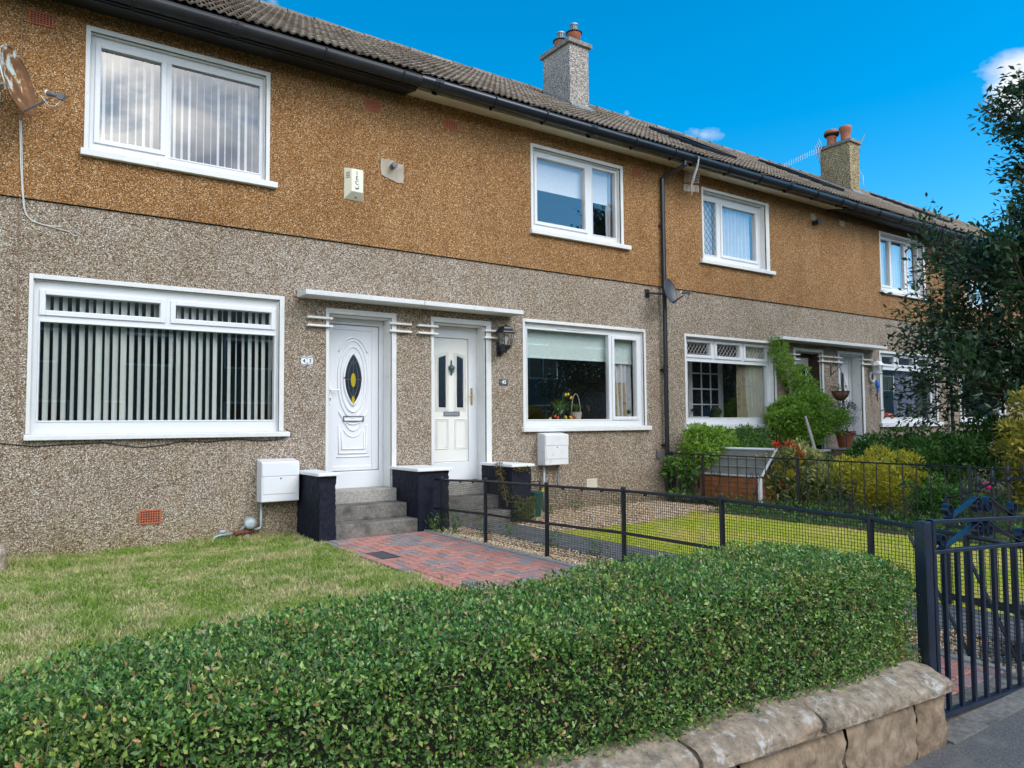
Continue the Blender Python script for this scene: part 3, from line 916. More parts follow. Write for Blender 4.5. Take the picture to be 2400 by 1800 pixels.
def chimney(h, x0, x1, yf, yb, ztop, mat, pots):
    zb = roofz(yf) - .35
    b = MB(); b.box(x0, x1, yf, yb, zb, ztop)
    c = b.build('chimney', M[mat], h, bev=.01)
    MB().box(x0 - .055, x1 + .055, yf - .055, yb + .055, ztop, ztop + .088).build('coping', M['capstone'], c, bev=.008)
    f = MB()
    # apron in front, stepped flashing up both cheeks
    f.add([(x0 - .05, yf - .18, roofz(yf - .18) + .062), (x1 + .05, yf - .18, roofz(yf - .18) + .062), (x1 + .02, yf - .006, roofz(yf) + .13), (x0 - .02, yf - .006, roofz(yf) + .13),
           (x0 - .05, yf - .18, roofz(yf - .18) + .05), (x1 + .05, yf - .18, roofz(yf - .18) + .05)], [(0, 1, 2, 3), (4, 5, 1, 0)])
    for x, sg in ((x0, -1), (x1, 1)):
        f.add([(x + sg * .006, yf, roofz(yf) + .12), (x + sg * .006, yb, roofz(yb) + .12), (x + sg * .006, yb, roofz(yb)), (x + sg * .006, yf, roofz(yf)),
               (x + sg * .14, yf, roofz(yf) + .055), (x + sg * .14, yb, roofz(yb) + .055), (x + sg * .006, yb, roofz(yb) + .06), (x + sg * .006, yf, roofz(yf) + .06)],
              [(0, 1, 2, 3), (4, 5, 6, 7)])
    f.build('flashing', M['leadgrey'], c, fix=False)
    for (px, py, kind) in pots:
        z = ztop + .088
        MB().lathe([(.16, 0), (.13, .03), (.12, .045)], (px, py, z - .005), 14).build('mortar_bed', M['capstone'], c)
        if kind == 'cowl':
            MB().lathe([(.115, 0), (.130, .21), (.145, .225), (.145, .255), (.12, .26)], (px, py, z + .01), 18).build('chimney_pot', M['pot'], c, smooth=True)
            b = MB(); b.lathe([(.165, 0), (.168, .02), (.085, .055), (.08, .06)], (px, py, z + .262), 18)
            b.build('cowl_skirt', M['blackold'], c, smooth=True)
            b = MB(); b.lathe([(.07, 0), (.07, .012)], (px, py, z + .31), 16)
            for k in range(5): b.lathe([(.072, 0), (.072, .008)], (px, py, z + .33 + k * .022), 16)
            for k in range(8):
                a = 2 * PI * k / 8; b.tube([(px + .068 * math.cos(a), py + .068 * math.sin(a), z + .31), (px + .068 * math.cos(a), py + .068 * math.sin(a), z + .44)], .006, 4)
            b.lathe([(.086, 0), (.086, .025), (.05, .045), (0.0, .05)], (px, py, z + .435), 16)
            b.build('flue_cowl', M['galv'], c)
        elif kind == 'roll':
            MB().lathe([(.135, 0), (.125, .05), (.13, .28), (.15, .30), (.15, .34), (.165, .36), (.17, .42), (.155, .44), (.135, .44)], (px, py, z + .01), 20).build('chimney_pot', M['pot'], c, smooth=True)
        else:
            MB().lathe([(.15, 0), (.135, .04), (.125, .22), (.14, .24), (.14, .27), (.12, .28), (.12, .33)], (px, py, z + .01), 20).build('chimney_pot', M['pot'], c, smooth=True)
            MB().lathe([(.19, 0), (.20, .05), (.15, .055)], (px, py, z + .31), 18).build('pot_collar', M['dark'], c, smooth=True)
            MB().lathe([(.205, 0), (.205, .05), (.16, .11), (.08, .14), (0, .145)], (px, py, z + .355), 20).build('pot_hood', M['pot'], c, smooth=True)
    return c

# ---- house on the left (door number 43)
X43, X45, X47, X49, X51, X53 = -1.2, 4.555, 9.31, 14.16, 19.10, 24.2
h43 = house(X43, X45, 'nearest house, with vertical blinds in both windows and an oval-glazed white door', True)
W43u = (.755, 2.585, 4.19, 5.455); W43l = (.306, 2.775, 1.225, 2.785); D43 = (3.388, 4.236, .46, 2.675)
walls(h43, X43, X45, [W43l, D43], [W43u])
shell(h43, X43, X45)
window(h43, W43u, (.711, 2.632, 5.508), (.68, 2.717, 4.108, 4.19), [(.862, 1.449, 4.346, 5.324, True), (1.557, 2.529, 4.284, 5.345, False)], YU, 8.875)
window(h43, W43l, (.269, 2.832, 2.834), (.255, 2.896, 1.163, 1.225), [(.417, 1.478, 2.482, 2.635, True), (1.641, 2.685, 2.484, 2.627, True), (.373, 2.732, 1.36, 2.36, False)], YW, 8.88)
for x, z in ((.205, 5.378), (3.847, 5.362)): air_brick(h43, x, z, hh=.138)
air_brick(h43, 1.30, .255, hh=.15, y=YW, nx=8)
roof(h43, X43, X45 - .004, True)
gutter(h43, X43, X45 - .16, old=True)
canopy(h43, 2.985, 4.556)
ledges(h43, 3.10, 3.42); ledges(h43, 4.19, 4.505)
door_case(h43, (3.348, 4.302, 2.742), D43, 2.675, .46)

def arc(cx, cz, rx, rz, a0, a1, y, n=20):
    return [(cx + rx * math.cos(math.radians(a0 + (a1 - a0) * k / n)), y, cz + rz * math.sin(math.radians(a0 + (a1 - a0) * k / n))) for k in range(n + 1)]

def rect_mould(b, x0, x1, z0, z1, y, r=.008):
    b.tube([(x0, y, z0), (x1, y, z0), (x1, y, z1), (x0, y, z1), (x0, y, z0)], r, 6)

def door43(h):
    fy = 9.02
    f = MB()                                             # frame of the doorway
    f.box(3.40, 3.468, fy, 9.08, .47, 2.66); f.box(4.166, 4.224, fy, 9.08, .47, 2.66); f.box(3.468, 4.166, fy, 9.08, 2.585, 2.66)
    f.box(3.468, 4.166, fy - .006, 9.08, .47, .70)
    f.build('door_frame', M['upvc'], h, bev=.006)
    d = MB(); x0, x1, z0, z1, y = 3.474, 4.160, .706, 2.578, 9.045
    d.box(x0, x1, y, y + .05, z0, z1)
    o = d.build('front_door', M['door43'], h, bev=.004)
    m = MB()
    ring(m, x0 + .004, x1 - .004, z0 + .004, z1 - .004, (.06, .09, .06, .06), y - .012, y - .001)
    m.build('door_sash', M['door43'], o, bev=.006)
    cx, cz = 3.810, 1.88
    b = MB(); yy = y - .004
    b.tube(arc(cx, cz, .205, .50, 0, 360, yy, 40), .012, 6, False)
    b.tube(arc(cx, cz, .165, .42, 0, 360, yy, 40), .013, 6, False)
    b.tube(arc(cx, cz + .16, .225, .38, 30, 150, yy, 20), .013, 6)
    b.tube(arc(cx, cz - .18, .235, .40, 215, 325, yy, 20), .012, 6)
    b.tube(arc(cx, cz - .10, .19, .56, 222, 318, yy, 20), .012, 6)
    b.tube([(3.62, yy, 1.29), (3.62, yy, .93), (4.00, yy, .93), (4.00, yy, 1.29)], .012, 6)
    b.tube([(3.66, yy, 1.20), (3.66, yy, .985), (3.965, yy, .985), (3.965, yy, 1.20)], .012, 6)
    b.tube(arc(cx, 1.36, .155, .22, 215, 325, yy, 12), .008, 6)
    b.tube([(3.59, yy, .885), (4.04, yy, .885)], .008, 6)
    b.build('moulding', M['door43'], o, smooth=True)
    # almond-shaped light with lead and two amber lozenges
    hw, hh = .125, .34
    poly = []
    for k in range(24):
        t = -1 + 2 * k / 24; poly.append((cx + hw * (1 - t * t) ** .85, cz + hh * t))
    for k in range(24):
        t = 1 - 2 * k / 24; poly.append((cx - hw * (1 - t * t) ** .85, cz + hh * t))
    g = MB(); g.prism(poly, y - .004, y - .001); p = g.build('glass_light', M['doorglass'], o)
    r = MB(); pl = [(x, y - .008, z) for x, z in poly] + [(poly[0][0], y - .008, poly[0][1])]
    r.tube(pl, .014, 6); r.build('light_frame', M['door43'], o, smooth=True)
    l = MB(); yl = y - .006
    sc = [(cx + (x - cx) * .55, yl, cz + (z - cz) * .72) for x, z in poly]; l.tube(sc + [sc[0]], .003, 4)
    l.tube([(cx - hw, yl, cz), (cx + hw, yl, cz)], .003, 4); l.tube([(cx, yl, cz - hh + .01), (cx, yl, cz + hh - .01)], .003, 4)
    l.tube([(cx - .06, yl, cz + .25), (cx, yl, cz + .2), (cx + .06, yl, cz + .25)], .003, 4)
    l.build('lead_came', M['lead'], o)
    a = MB(); a.prism([(cx + .033 * math.cos(q * PI / 8), cz - .01 + .09 * math.sin(q * PI / 8)) for q in range(16)], y - .0095, y - .0065)
    a.prism([(cx + .022 * math.cos(q * PI / 4), cz - .265 + .05 * math.sin(q * PI / 4)) for q in range(8)], y - .0095, y - .0065)
    a.build('amber_lozenge', M['amber'], o)
    s = MB(); ring(s, 3.672, 3.955, 1.335, 1.408, .012, y - .022, y - .001); s.build('letter_plate_frame', M['vgrey'], o, bev=.002)
    MB().box(3.684, 3.943, y - .009, y - .001, 1.347, 1.396).build('letter_flap', M['white'], o, bev=.003)
    hd = MB(); hd.box(3.482, 3.508, y - .022, y - .010, 1.55, 1.83); hd.tube([(3.495, y - .02, 1.735), (3.495, y - .06, 1.735), (3.60, y - .06, 1.735)], .010, 8)
    hd.build('handle', M['white'], o, bev=.003)
    k = MB(); k.lathe([(.008, 0), (.008, .004)], (3.495, y - .0225, 1.625), 8, Matrix.Rotation(PI / 2, 3, 'X')); k.box(3.491, 3.499, y - .026, y - .022, 1.60, 1.625); k.build('keyhole', M['dark'], o)
door43(h43)

# ---- house with door number 45
h45 = house(X45, X47, 'mid-terrace house with roller blinds, black wall lantern and cream soffit, behind the mesh fence', True)
W45u = (6.535, 8.305, 4.185, 5.425); W45l = (6.375, 8.80, 1.245, 2.785); D45 = (4.857, 5.696, .50, 2.675)
walls(h45, X45, X47, [W45l, D45], [W45u])
shell(h45, X45, X47)
window(h45, W45u, (6.49, 8.362, 5.478), (6.469, 8.484, 4.105, 4.185), [(6.656, 7.598, 4.338, 5.310, True), (7.766, 8.254, 4.29, 5.36, False)], YU, 8.875)
window(h45, W45l, (6.334, 8.842, 2.834), (6.306, 8.909, 1.17, 1.245), [(6.455, 8.064, 1.351, 2.693, False), (8.185, 8.665, 1.393, 2.638, True)], YW, 8.88)
MB().box(7.03, 7.55, 8.838, 8.849, 2.725, 2.742).build('trickle_vent', M['upvc'], h45, bev=.003)
for x in (5.017, 8.582): air_brick(h45, x, 5.366, hh=.132)
def louvre(h):
    b = MB(); ring(b, 7.527, 7.737, .296, .432, .012, YW - .012, YW + .005)
    for k in range(7): b.add([(7.539, YW - .012, .312 + k * .016), (7.725, YW - .012, .312 + k * .016), (7.725, YW - .002, .324 + k * .016), (7.539, YW - .002, .324 + k * .016)], [(0, 1, 2, 3)])
    b.build('louvre_vent', M['cream'], h, fix=False)
louvre(h45)
roof(h45, X45 + .004, X47, True, skip=[(9.05, 9.9, 11.05, 12.0)])
gutter(h45, X45 - .155, X47)
canopy(h45, 4.564, 6.14, 'canopy')
ledges(h45, 4.60, 4.905); ledges(h45, 5.65, 5.945)
door_case(h45, (4.817, 5.782, 2.745), D45, 2.675, .50)
chimney(h45, 9.115, 9.606, 11.0, 11.86, 8.757, 'chimgrey', [(9.42, 11.22, 'cowl'), (9.40, 11.62, 'cowl')])
downpipe(h45, 9.232)

def door45(h):
    fy = 9.02
    f = MB(); f.box(4.869, 4.946, fy, 9.08, .51, 2.66); f.box(5.545, 5.684, fy, 9.08, .51, 2.66); f.box(4.946, 5.545, fy, 9.08, 2.50, 2.66); f.box(4.946, 5.545, fy - .004, 9.08, .51, .765)
    f.build('door_frame', M['upvc'], h, bev=.006)
    x0, x1, z0, z1, y = 4.952, 5.540, .770, 2.495, 9.040
    o = MB().box(x0, x1, y, y + .05, z0, z1).build('front_door', M['door45'], h, bev=.004)
    for (a, c, flip) in ((5.067, 5.176, 1), (5.361, 5.459, -1)):
        zt = 2.215; tl, tr = (zt, zt + .035) if flip > 0 else (zt + .035, zt)
        g = MB(); g.prism([(a, 1.525), (c, 1.525), (c, tr), (a, tl)], y - .006, y - .001); g.build('glass_light', M['doorglass'], o)
        for e in (.014, .042):
            r = MB(); r.tube([(a - e, y - .006, 1.525 - e), (c + e, y - .006, 1.525 - e), (c + e, y - .006, tr + e), (a - e, y - .006, tl + e), (a - e, y - .006, 1.525 - e)], .010 if e < .03 else .006, 6)
            r.build('moulding', M['door45'], o)
    b = MB()
    for (a, c) in ((5.025, 5.218), (5.325, 5.515)):
        rect_mould(b, a, c, .95, 1.36, y - .003); rect_mould(b, a + .02, c - .02, .97, 1.34, y - .002, .006)
    b.build('panel', M['door45'], o)
    s = MB(); ring(s, 5.145, 5.40, 1.405, 1.466, .010, y - .013, y - .001); s.build('letter_plate_frame', M['vgrey'], o, bev=.002)
    MB().box(5.155, 5.39, y - .009, y - .001, 1.415, 1.456).build('letter_flap', M['steel'], o, bev=.003)
    hd = MB(); hd.box(5.575, 5.602, fy - .014, fy - .002, 1.56, 1.80); hd.tube([(5.589, fy - .012, 1.69), (5.589, fy - .05, 1.69), (5.515, fy - .05, 1.69)], .009, 8); hd.build('handle', M['brass'], o, bev=.003)
    k = MB(); c = (5.268, y - .012, 2.08)
    k.lathe([(.0, -.11), (.010, -.10), (.012, -.06), (.045, -.02), (.048, .02), (.028, .03), (.010, .05), (.010, .075), (.014, .085), (.006, .11), (0, .115)], c, 10)
    k.tube(arc(c[0], c[2] - .02, .036, .05, 200, 340, y - .03, 10), .006, 5)
    k.build('knocker', M['verdigris'], o, smooth=True)
door45(h45)

# ---- house with the climber (third)
h47 = house(X47, X49, 'terraced house with diamond leaded windows behind the black railings, overgrown by a green climber', True)
W47u = (10.31, 12.09, 4.185, 5.435); W47l = (9.815, 12.285, 1.25, 2.78); D47 = (12.965, 13.85, .60, 2.685)
walls(h47, X47, X49, [W47l, D47], [W47u])
shell(h47, X47, X49)
window(h47, W47u, (10.271, 12.19, 5.488), (10.2, 12.295, 4.105, 4.185), [(10.43, 10.79, 4.32, 5.30, False), (10.96, 11.92, 4.36, 5.27, True)], YU, 8.92, lead=[(10.43, 10.79, 4.32, 5.30, 3, 7, M['lead'])])
wl47 = window(h47, W47l, (9.779, 12.335, 2.826), (9.74, 12.40, 1.165, 1.25),
       [(9.95, 10.56, 2.485, 2.70, True), (10.74, 11.38, 2.485, 2.70, True), (11.55, 12.17, 2.485, 2.70, True), (9.955, 12.17, 1.37, 2.36, False)], YW, 8.93,
       lead=[(a, c, 2.485, 2.70, 7, 2, M['leadpale']) for a, c in ((9.95, 10.56), (10.74, 11.38), (11.55, 12.17))])
roof(h47, X47 + .004, X49, True, skip=[(9.05, 9.9, 11.05, 12.0), (10.9, 12.0, 9.35, 10.75)])
skylight(h47, 10.95, 11.95, 9.35, 10.75)
gutter(h47, X47, X49 - .02)
canopy(h47, 12.15, 14.13)
ledges(h47, 12.80, 13.05); ledges(h47, 13.76, 14.165)
door_case(h47, (12.911, 13.904, 2.747), D47, 2.685, .55)
def door47(h):
    f = MB(); f.box(12.98, 13.06, 9.02, 9.07, .6, 2.67); f.box(13.06, 13.80, 9.02, 9.07, 2.60, 2.67); f.box(13.80, 13.838, 9.02, 9.07, .6, 2.67)
    f.build('door_frame', M['darkwood'], h)
    o = MB().box(13.07, 13.79, 9.06, 9.10, .62, 2.595).build('inner_door', M['door43'], h, bev=.004)
    MB().box(13.20, 13.66, 9.052, 9.058, 1.0, 2.45).build('glass_light', M['doorglass'], o)
    w = MB(); w.box(13.826, 13.834, 8.84, 9.02, .62, 2.66); w.build('open_outer_door', M['darkwood'], h, bev=.002)
door47(h47)

# ---- fourth house
h49 = house(X49, X51, 'terraced house with a hanging basket by its door, just left of the tree', False)
W49u = (16.2, 18.08, 4.20, 5.48); W49l = (16.075, 18.53, 1.25, 2.79); D49 = (14.485, 15.33, .60, 2.69)
walls(h49, X49, X51, [W49l, D49], [W49u])
shell(h49, X49, X51)
window(h49, W49u, (16.155, 18.16, 5.535), (16.13, 18.3, 4.125, 4.20), [(16.37, 16.72, 4.36, 5.39, True), (16.85, 17.38, 4.34, 5.42, False), (17.55, 17.98, 4.36, 5.39, True)], YU, 8.90)
window(h49, W49l, (16.03, 18.60, 2.838), (15.98, 18.76, 1.15, 1.25), [(16.25, 16.75, 2.565, 2.72, True), (16.97, 17.60, 2.565, 2.72, True), (17.80, 18.36, 2.565, 2.72, True), (16.27, 18.39, 1.36, 2.43, False)], YW, 8.90)
air_brick(h49, 18.345, 5.41, hh=.15)
roof(h49, X49 + .004, X51, False, skip=[(15.2, 16.2, 9.6, 11.2), (18.7, 19.4, 11.0, 11.9)])
skylight(h49, 15.15, 16.15, 9.6, 11.2)
gutter(h49, X49 - .02, X51, old=True)
canopy(h49, 14.14, 15.82)
ledges(h49, 14.225, 14.53); ledges(h49, 15.29, 15.69)
door_case(h49, (14.433, 15.402, 2.755), D49, 2.69, .55)
def door49(h):
    f = MB(); f.box(14.50, 14.575, 9.02, 9.07, .6, 2.675); f.box(15.22, 15.315, 9.02, 9.07, .6, 2.675); f.box(14.575, 15.22, 9.02, 9.07, 2.60, 2.675)
    f.build('door_frame', M['upvc'], h)
    o = MB().box(14.58, 15.215, 9.04, 9.09, .62, 2.595).build('front_door', M['door43'], h, bev=.004)
    for a, c in ((14.70, 14.79), (14.935, 15.015)):
        g = MB(); g.prism([(a, 1.61), (c, 1.61), (c, 2.30), (a, 2.34)], 9.032, 9.039); g.build('glass_light', M['doorglass'], o)
        r = MB(); r.tube([(a - .02, 9.035, 1.59), (c + .02, 9.035, 1.59), (c + .02, 9.035, 2.33), (a - .02, 9.035, 2.37), (a - .02, 9.035, 1.59)], .008, 5); r.build('moulding', M['door43'], o)
door49(h49)
chimney(h49, 18.84, 19.30, 10.95, 11.83, 8.84, 'chimgold', [(19.08, 11.2, 'roll'), (19.06, 11.6, 'hood')])
downpipe(h49, 19.13, mat='blackold')

# ---- fifth and sixth houses, mostly behind the tree
h51 = house(X51, X53, 'terraced house half hidden by the tree, with a white soffit', False)
W51u = (20.22, 22.08, 4.20, 5.48); W51l = (19.75, 22.2, 1.25, 2.79)
walls(h51, X51, X53, [W51l], [W51u])
shell(h51, X51, X53)
window(h51, W51u, (20.17, 22.15, 5.535), (20.13, 22.3, 4.125, 4.20), [(20.39, 20.75, 4.36, 5.39, True), (20.88, 21.40, 4.34, 5.42, False), (21.55, 21.96, 4.36, 5.39, True)], YU, 8.90)
window(h51, W51l, (19.70, 22.26, 2.838), (19.65, 22.4, 1.15, 1.25), [(19.95, 20.6, 2.565, 2.72, True), (20.8, 21.9, 2.565, 2.72, True), (19.95, 22.05, 1.36, 2.43, False)], YW, 8.90)
air_brick(h51, 19.715, 5.455, hh=.13)
roof(h51, X51 + .004, X53, False, skip=[(18.7, 19.4, 11.0, 11.9), (20.9, 21.9, 9.9, 11.6)])
skylight(h51, 20.85, 21.9, 9.9, 11.6)
gutter(h51, X51, X53, soffit='white')
h53 = house(X53, 29.2, 'last house of the terrace in view, farthest to the right behind the tree crown', False)
walls(h53, X53, 29.2, [], [])
shell(h53, X53, 29.2)
roof(h53, X53 + .004, 29.2, False)
gutter(h53, X53, 29.2, old=True)

# ------------------------------------------------------------------ garden structures: lawns, paths, gravel
b = MB().quad((-3, 1.9, -.012), (3.0, 1.9, -.012), (3.0, 8.81, -.012), (-3, 8.81, -.012))
tag(b.build('lawn', M['lawnbase'], None, fix=False), 'patchy green and straw coloured lawn in front of the left house', 'lawn', kind='structure')
b = MB().quad((5.56, 1.9, -.010), (9.1, 1.9, -.010), (9.1, 8.81, -.010), (5.56, 8.81, -.010))
tag(b.build('lawn_base', M['lawnbase45'], None, fix=False), 'mown yellow green lawn behind the mesh fence', 'lawn', kind='structure')
b = MB().quad((9.1, 1.6, -.02), (30, 1.6, -.02), (30, 8.81, -.02), (9.1, 8.81, -.02))
tag(b.build('garden_soil', M['soil'], None, fix=False), 'dark planted soil of the gardens beyond the railings', 'soil', kind='structure')
b = MB().quad((4.38, 1.6, -.014), (5.0, 1.6, -.014), (5.0, 8.81, -.014), (4.38, 8.81, -.014))
b.quad((5.50, 7.0, -.006), (9.15, 7.0, -.006), (9.15, 8.81, -.006), (5.50, 8.81, -.006))
tag(b.build('gravel_bed', M['gravelbed'], None, fix=False), 'tan bed under the loose gravel beside the path and along the house wall', 'gravel bed', kind='structure')
b = MB().box(4.86, 5.52, 1.6, 8.0, -.1, .012)
tag(b.build('tarmac_path', M['path45'], None, bev=.006), 'grey tarmac path leading to the concrete steps behind the mesh fence', 'path', kind='structure')

# paved path: bricks in herringbone between a border course and a kerb
pp = MB().box(2.99, 4.30, 1.72, 8.06, -.10, -.006).build('paved_path', M['soil'], None, origin=(3.6, 4.9, 0))
tag(pp, 'red and grey brick paved path from the gate to the left steps', 'path', kind='structure')
def brick_mesh(lx, ly):
    g = .0045; h = .05; c = .005
    x, y = lx / 2 - g, ly / 2 - g
    vs = [(-x, -y, -h), (x, -y, -h), (x, y, -h), (-x, y, -h), (-x, -y, -c), (x, -y, -c), (x, y, -c), (-x, y, -c),
          (-x + c, -y + c, 0), (x - c, -y + c, 0), (x - c, y - c, 0), (-x + c, y - c, 0)]
    fs = [(8, 9, 10, 11)]
    for a in (0, 4):
        for k in range(4): fs.append((a + k, a + (k + 1) % 4, a + 4 + (k + 1) % 4, a + 4 + k))
    me = bpy.data.meshes.new('brick'); me.from_pydata(vs, [], fs); me.materials.append(M['brick']); me.update(); return me
BR = {}
def brick(x0, x1, y0, y1, hold):
    k = (round(x1 - x0, 3), round(y1 - y0, 3))
    if k not in BR: BR[k] = brick_mesh(*k)
    z = .006 + random.uniform(-.0025, .0025); p = Vector(((x0 + x1) / 2, (y0 + y1) / 2, z))
    if 2.35 < p.y < 4.35:
        me = BR[k]; bb = len(hold[0])
        hold[0].extend([(v.co.x + p.x, v.co.y + p.y, v.co.z + p.z) for v in me.vertices]); hold[1].extend([tuple(i + bb for i in f.vertices) for f in me.polygons])
        return
    o = link('brick', BR[k], pp, p); o.rotation_euler = (random.uniform(-.008, .008), random.uniform(-.008, .008), random.uniform(-.006, .006))
hold = ([], [])
px0, py0, u = 3.10, 1.75, .1
nx, ny = 12, 63
def cover(x, y): return 3.13 - .03 < px0 + x * u < 3.26 and 6.6 < py0 + y * u < 7.06   # hole for the utility cover
for x in range(-1, nx):
    for y in range(-1, ny):
        d = (x - y) % 4
        if d == 0: cells = [(x, y), (x + 1, y)]
        elif d == 3: cells = [(x, y), (x, y + 1)]
        else: continue
        cells = [c for c in cells if 0 <= c[0] < nx and 0 <= c[1] < ny and not (c[0] in (0, 1) and 49 <= c[1] <= 52)]
        if not cells: continue
        xa = min(c[0] for c in cells); xb = max(c[0] for c in cells) + 1; ya = min(c[1] for c in cells); yb = max(c[1] for c in cells) + 1
        brick(px0 + xa * u, px0 + xb * u, py0 + ya * u, py0 + yb * u, hold)
y = 1.75
while y < 8.0:
    brick(3.0, 3.1, y, min(y + .2, 8.05), hold); y += .2
o = link('brick_field', bpy.data.meshes.new('brick_field'), pp, wl(pp)); oo = wl(pp)
o.data.from_pydata([(a - oo.x, c - oo.y, e - oo.z) for a, c, e in hold[0]], [], hold[1]); o.data.materials.append(M['brick']); o['kind'] = 'stuff'
y = 1.72
while y < 8.0:
    e = min(y + .91, 8.06); MB().box(4.305, 4.352, y, e - .006, -.1, .018).build('kerb_stone', M['kerb'], pp, bev=.006); y = e

uc = MB().box(3.105, 3.295, 6.655, 7.045, -.03, .004).build('utility_cover', M['slate'], None, bev=.004)
tag(uc, 'dark rectangular service cover set into the brick path', 'cover')
b = MB(); ring(b, 3.102, 3.298, 6.652, 7.048, .008, 0, .008)
b.v = [(v[0], v[2], .0045 + v[1] * .3) for v in b.v]
b.build('cover_frame', M['blackmetal'], uc)

def scatter_gravel():
    """loose stones: squashed lumps of 8 corners"""
    base = np.array([(-1, -.6, -.5), (1, -.7, -.4), (.8, .7, -.5), (-.9, .8, -.45), (-.6, -.5, .5), (.7, -.4, .45), (.5, .5, .55), (-.7, .6, .4)]) * .5
    f = np.array([(0, 1, 5), (0, 5, 4), (1, 2, 6), (1, 6, 5), (2, 3, 7), (2, 7, 6), (3, 0, 4), (3, 4, 7), (4, 5, 6), (4, 6, 7)])
    n1, n2 = 7200, 9500
    P1 = np.stack([rng.uniform(4.36, 4.86, n1), rng.uniform(1.62, 8.06, n1)], 1)
    P2 = np.stack([rng.uniform(5.53, 9.1, n2), rng.uniform(7.0, 8.79, n2)], 1)
    edge = 7.02 + np.clip((P2[:, 0] - 7.0) * .30, 0, .45) + .05 * np.sin(P2[:, 0] * 7)
    P2 = P2[P2[:, 1] > edge - .04 + rng.normal(0, .03, n2)]
    P = np.concatenate([P1, P2]); n = len(P)
    a = rng.uniform(0, 2 * PI, n); s = rng.uniform(.010, .021, n)
    ca, sa = np.cos(a), np.sin(a)
    B = base[None] * s[:, None, None] * rng.uniform(.8, 1.5, (n, 1, 3))
    V = np.stack([B[..., 0] * ca[:, None] - B[..., 1] * sa[:, None] + P[:, :1], B[..., 0] * sa[:, None] + B[..., 1] * ca[:, None] + P[:, 1:2], B[..., 2] * .8 + rng.uniform(-.004, .012, (n, 1))], 2)
    F = f[None] + (np.arange(n) * 8)[:, None, None]
    o = fast('gravel', V.reshape(-1, 3), F.reshape(-1, 3), M['gravel'])
    tag(o, 'golden gravel along the mesh fence and against the house wall', 'gravel', kind='stuff')
scatter_gravel()

def grass(name, n, xr, yr, h, mat, label, keep=None, lean=.5, wid=.004, bias=None):
    x = rng.uniform(*xr, n); y = rng.uniform(*yr, n)
    if bias: y = yr[0] + (yr[1] - yr[0]) * rng.uniform(0, 1, n) ** bias
    k = np.ones(n, bool) if keep is None else keep(x, y)
    x, y = x[k], y[k]; n = len(x)
    H = h(x, y) * rng.uniform(.55, 1.25, n)
    a = rng.uniform(0, 2 * PI, n); l = np.abs(rng.normal(0, lean, n)) * H
    px, py = -np.sin(a), np.cos(a)
    b2 = rng.uniform(0, 2 * PI, n); qx, qy = np.cos(b2) * wid, np.sin(b2) * wid
    z0 = np.full(n, -.012)
    A = np.stack([x - qx, y - qy, z0], 1); B = np.stack([x + qx, y + qy, z0], 1)
    mx, my = x + np.cos(a) * l * .35, y + np.sin(a) * l * .35
    C = np.stack([mx - qx * .7, my - qy * .7, z0 + H * .6], 1); D = np.stack([mx + qx * .7, my + qy * .7, z0 + H * .6], 1)
    T = np.stack([x + np.cos(a) * l, y + np.sin(a) * l, z0 + H * .98], 1)
    V = np.stack([A, B, D, C, T], 1).reshape(-1, 3)
    bb = (np.arange(n) * 5)[:, None]
    F = np.concatenate([bb + np.array([[0, 1, 2]]), bb + np.array([[0, 2, 3]]), bb + np.array([[3, 2, 4]])], 1).reshape(-1, 3)
    o = fast(name, V, F, mat); return tag(o, label, 'grass', kind='stuff')
def k43(x, y): return (x > y * .012 - .35) & (x < 3.0 + .03 * np.sin(y * 9)) & ~((x > 2.95) & (y > 8.0))
def h43f(x, y):
    base = .038 + .012 * np.sin(x * 3.1 + 1.3 * np.sin(y * 2.2)) + .010 * np.sin(y * 4.7 + x * 2.0)
    return base + .055 * np.clip((y - 8.45) / .35, 0, 1) ** 1.0 * (.6 + .4 * np.sin(x * 5 + 1) * np.sin(x * 2.3))
grass('lawn_grass', 135000, (-.5, 3.04), (2.1, 8.80), h43f, M['grass'], 'rough uneven grass of the left front lawn', k43, .75, .0050, 1.15)
grass('mown_grass', 56000, (5.52, 8.55), (1.9, 7.45), lambda x, y: .028 + 0 * x, M['grass45'], 'short mown grass of the lawn behind the mesh fence',
      lambda x, y: (x < 8.47 + .05 * np.sin(y * 5)) & (y < 7.02 + np.clip((x - 7.0) * .30, 0, .45) + .05 * np.sin(x * 7)), .6, .0042)

# ------------------------------------------------------------------ steps and piers at the doors
def steps(x0, x1, label, tops, extra=0):
    t = thing('entrance_steps', ((x0 + x1) / 2, 8.4, 0), label, 'steps', 'concrete entrance steps')
    ys = (8.06, 8.345, 8.63)
    for k, zt in enumerate(tops):
        zb = -.08 if k == 0 else tops[k - 1] - .003
        b = MB(); b.box(x0, x1, ys[k], 8.80 if k < 2 else 9.03, zb, zt)
        b.build('step', M['concrete'] if k < 2 else M['palecon'], t, bev=.012)
    return t
steps(3.20, 4.232, 'three grey concrete steps up to the oval-glazed white door', (.165, .333, .492))
steps(4.665, 5.60, 'concrete steps behind the mesh fence up to the door with the brass handle', (.165, .34, .51))

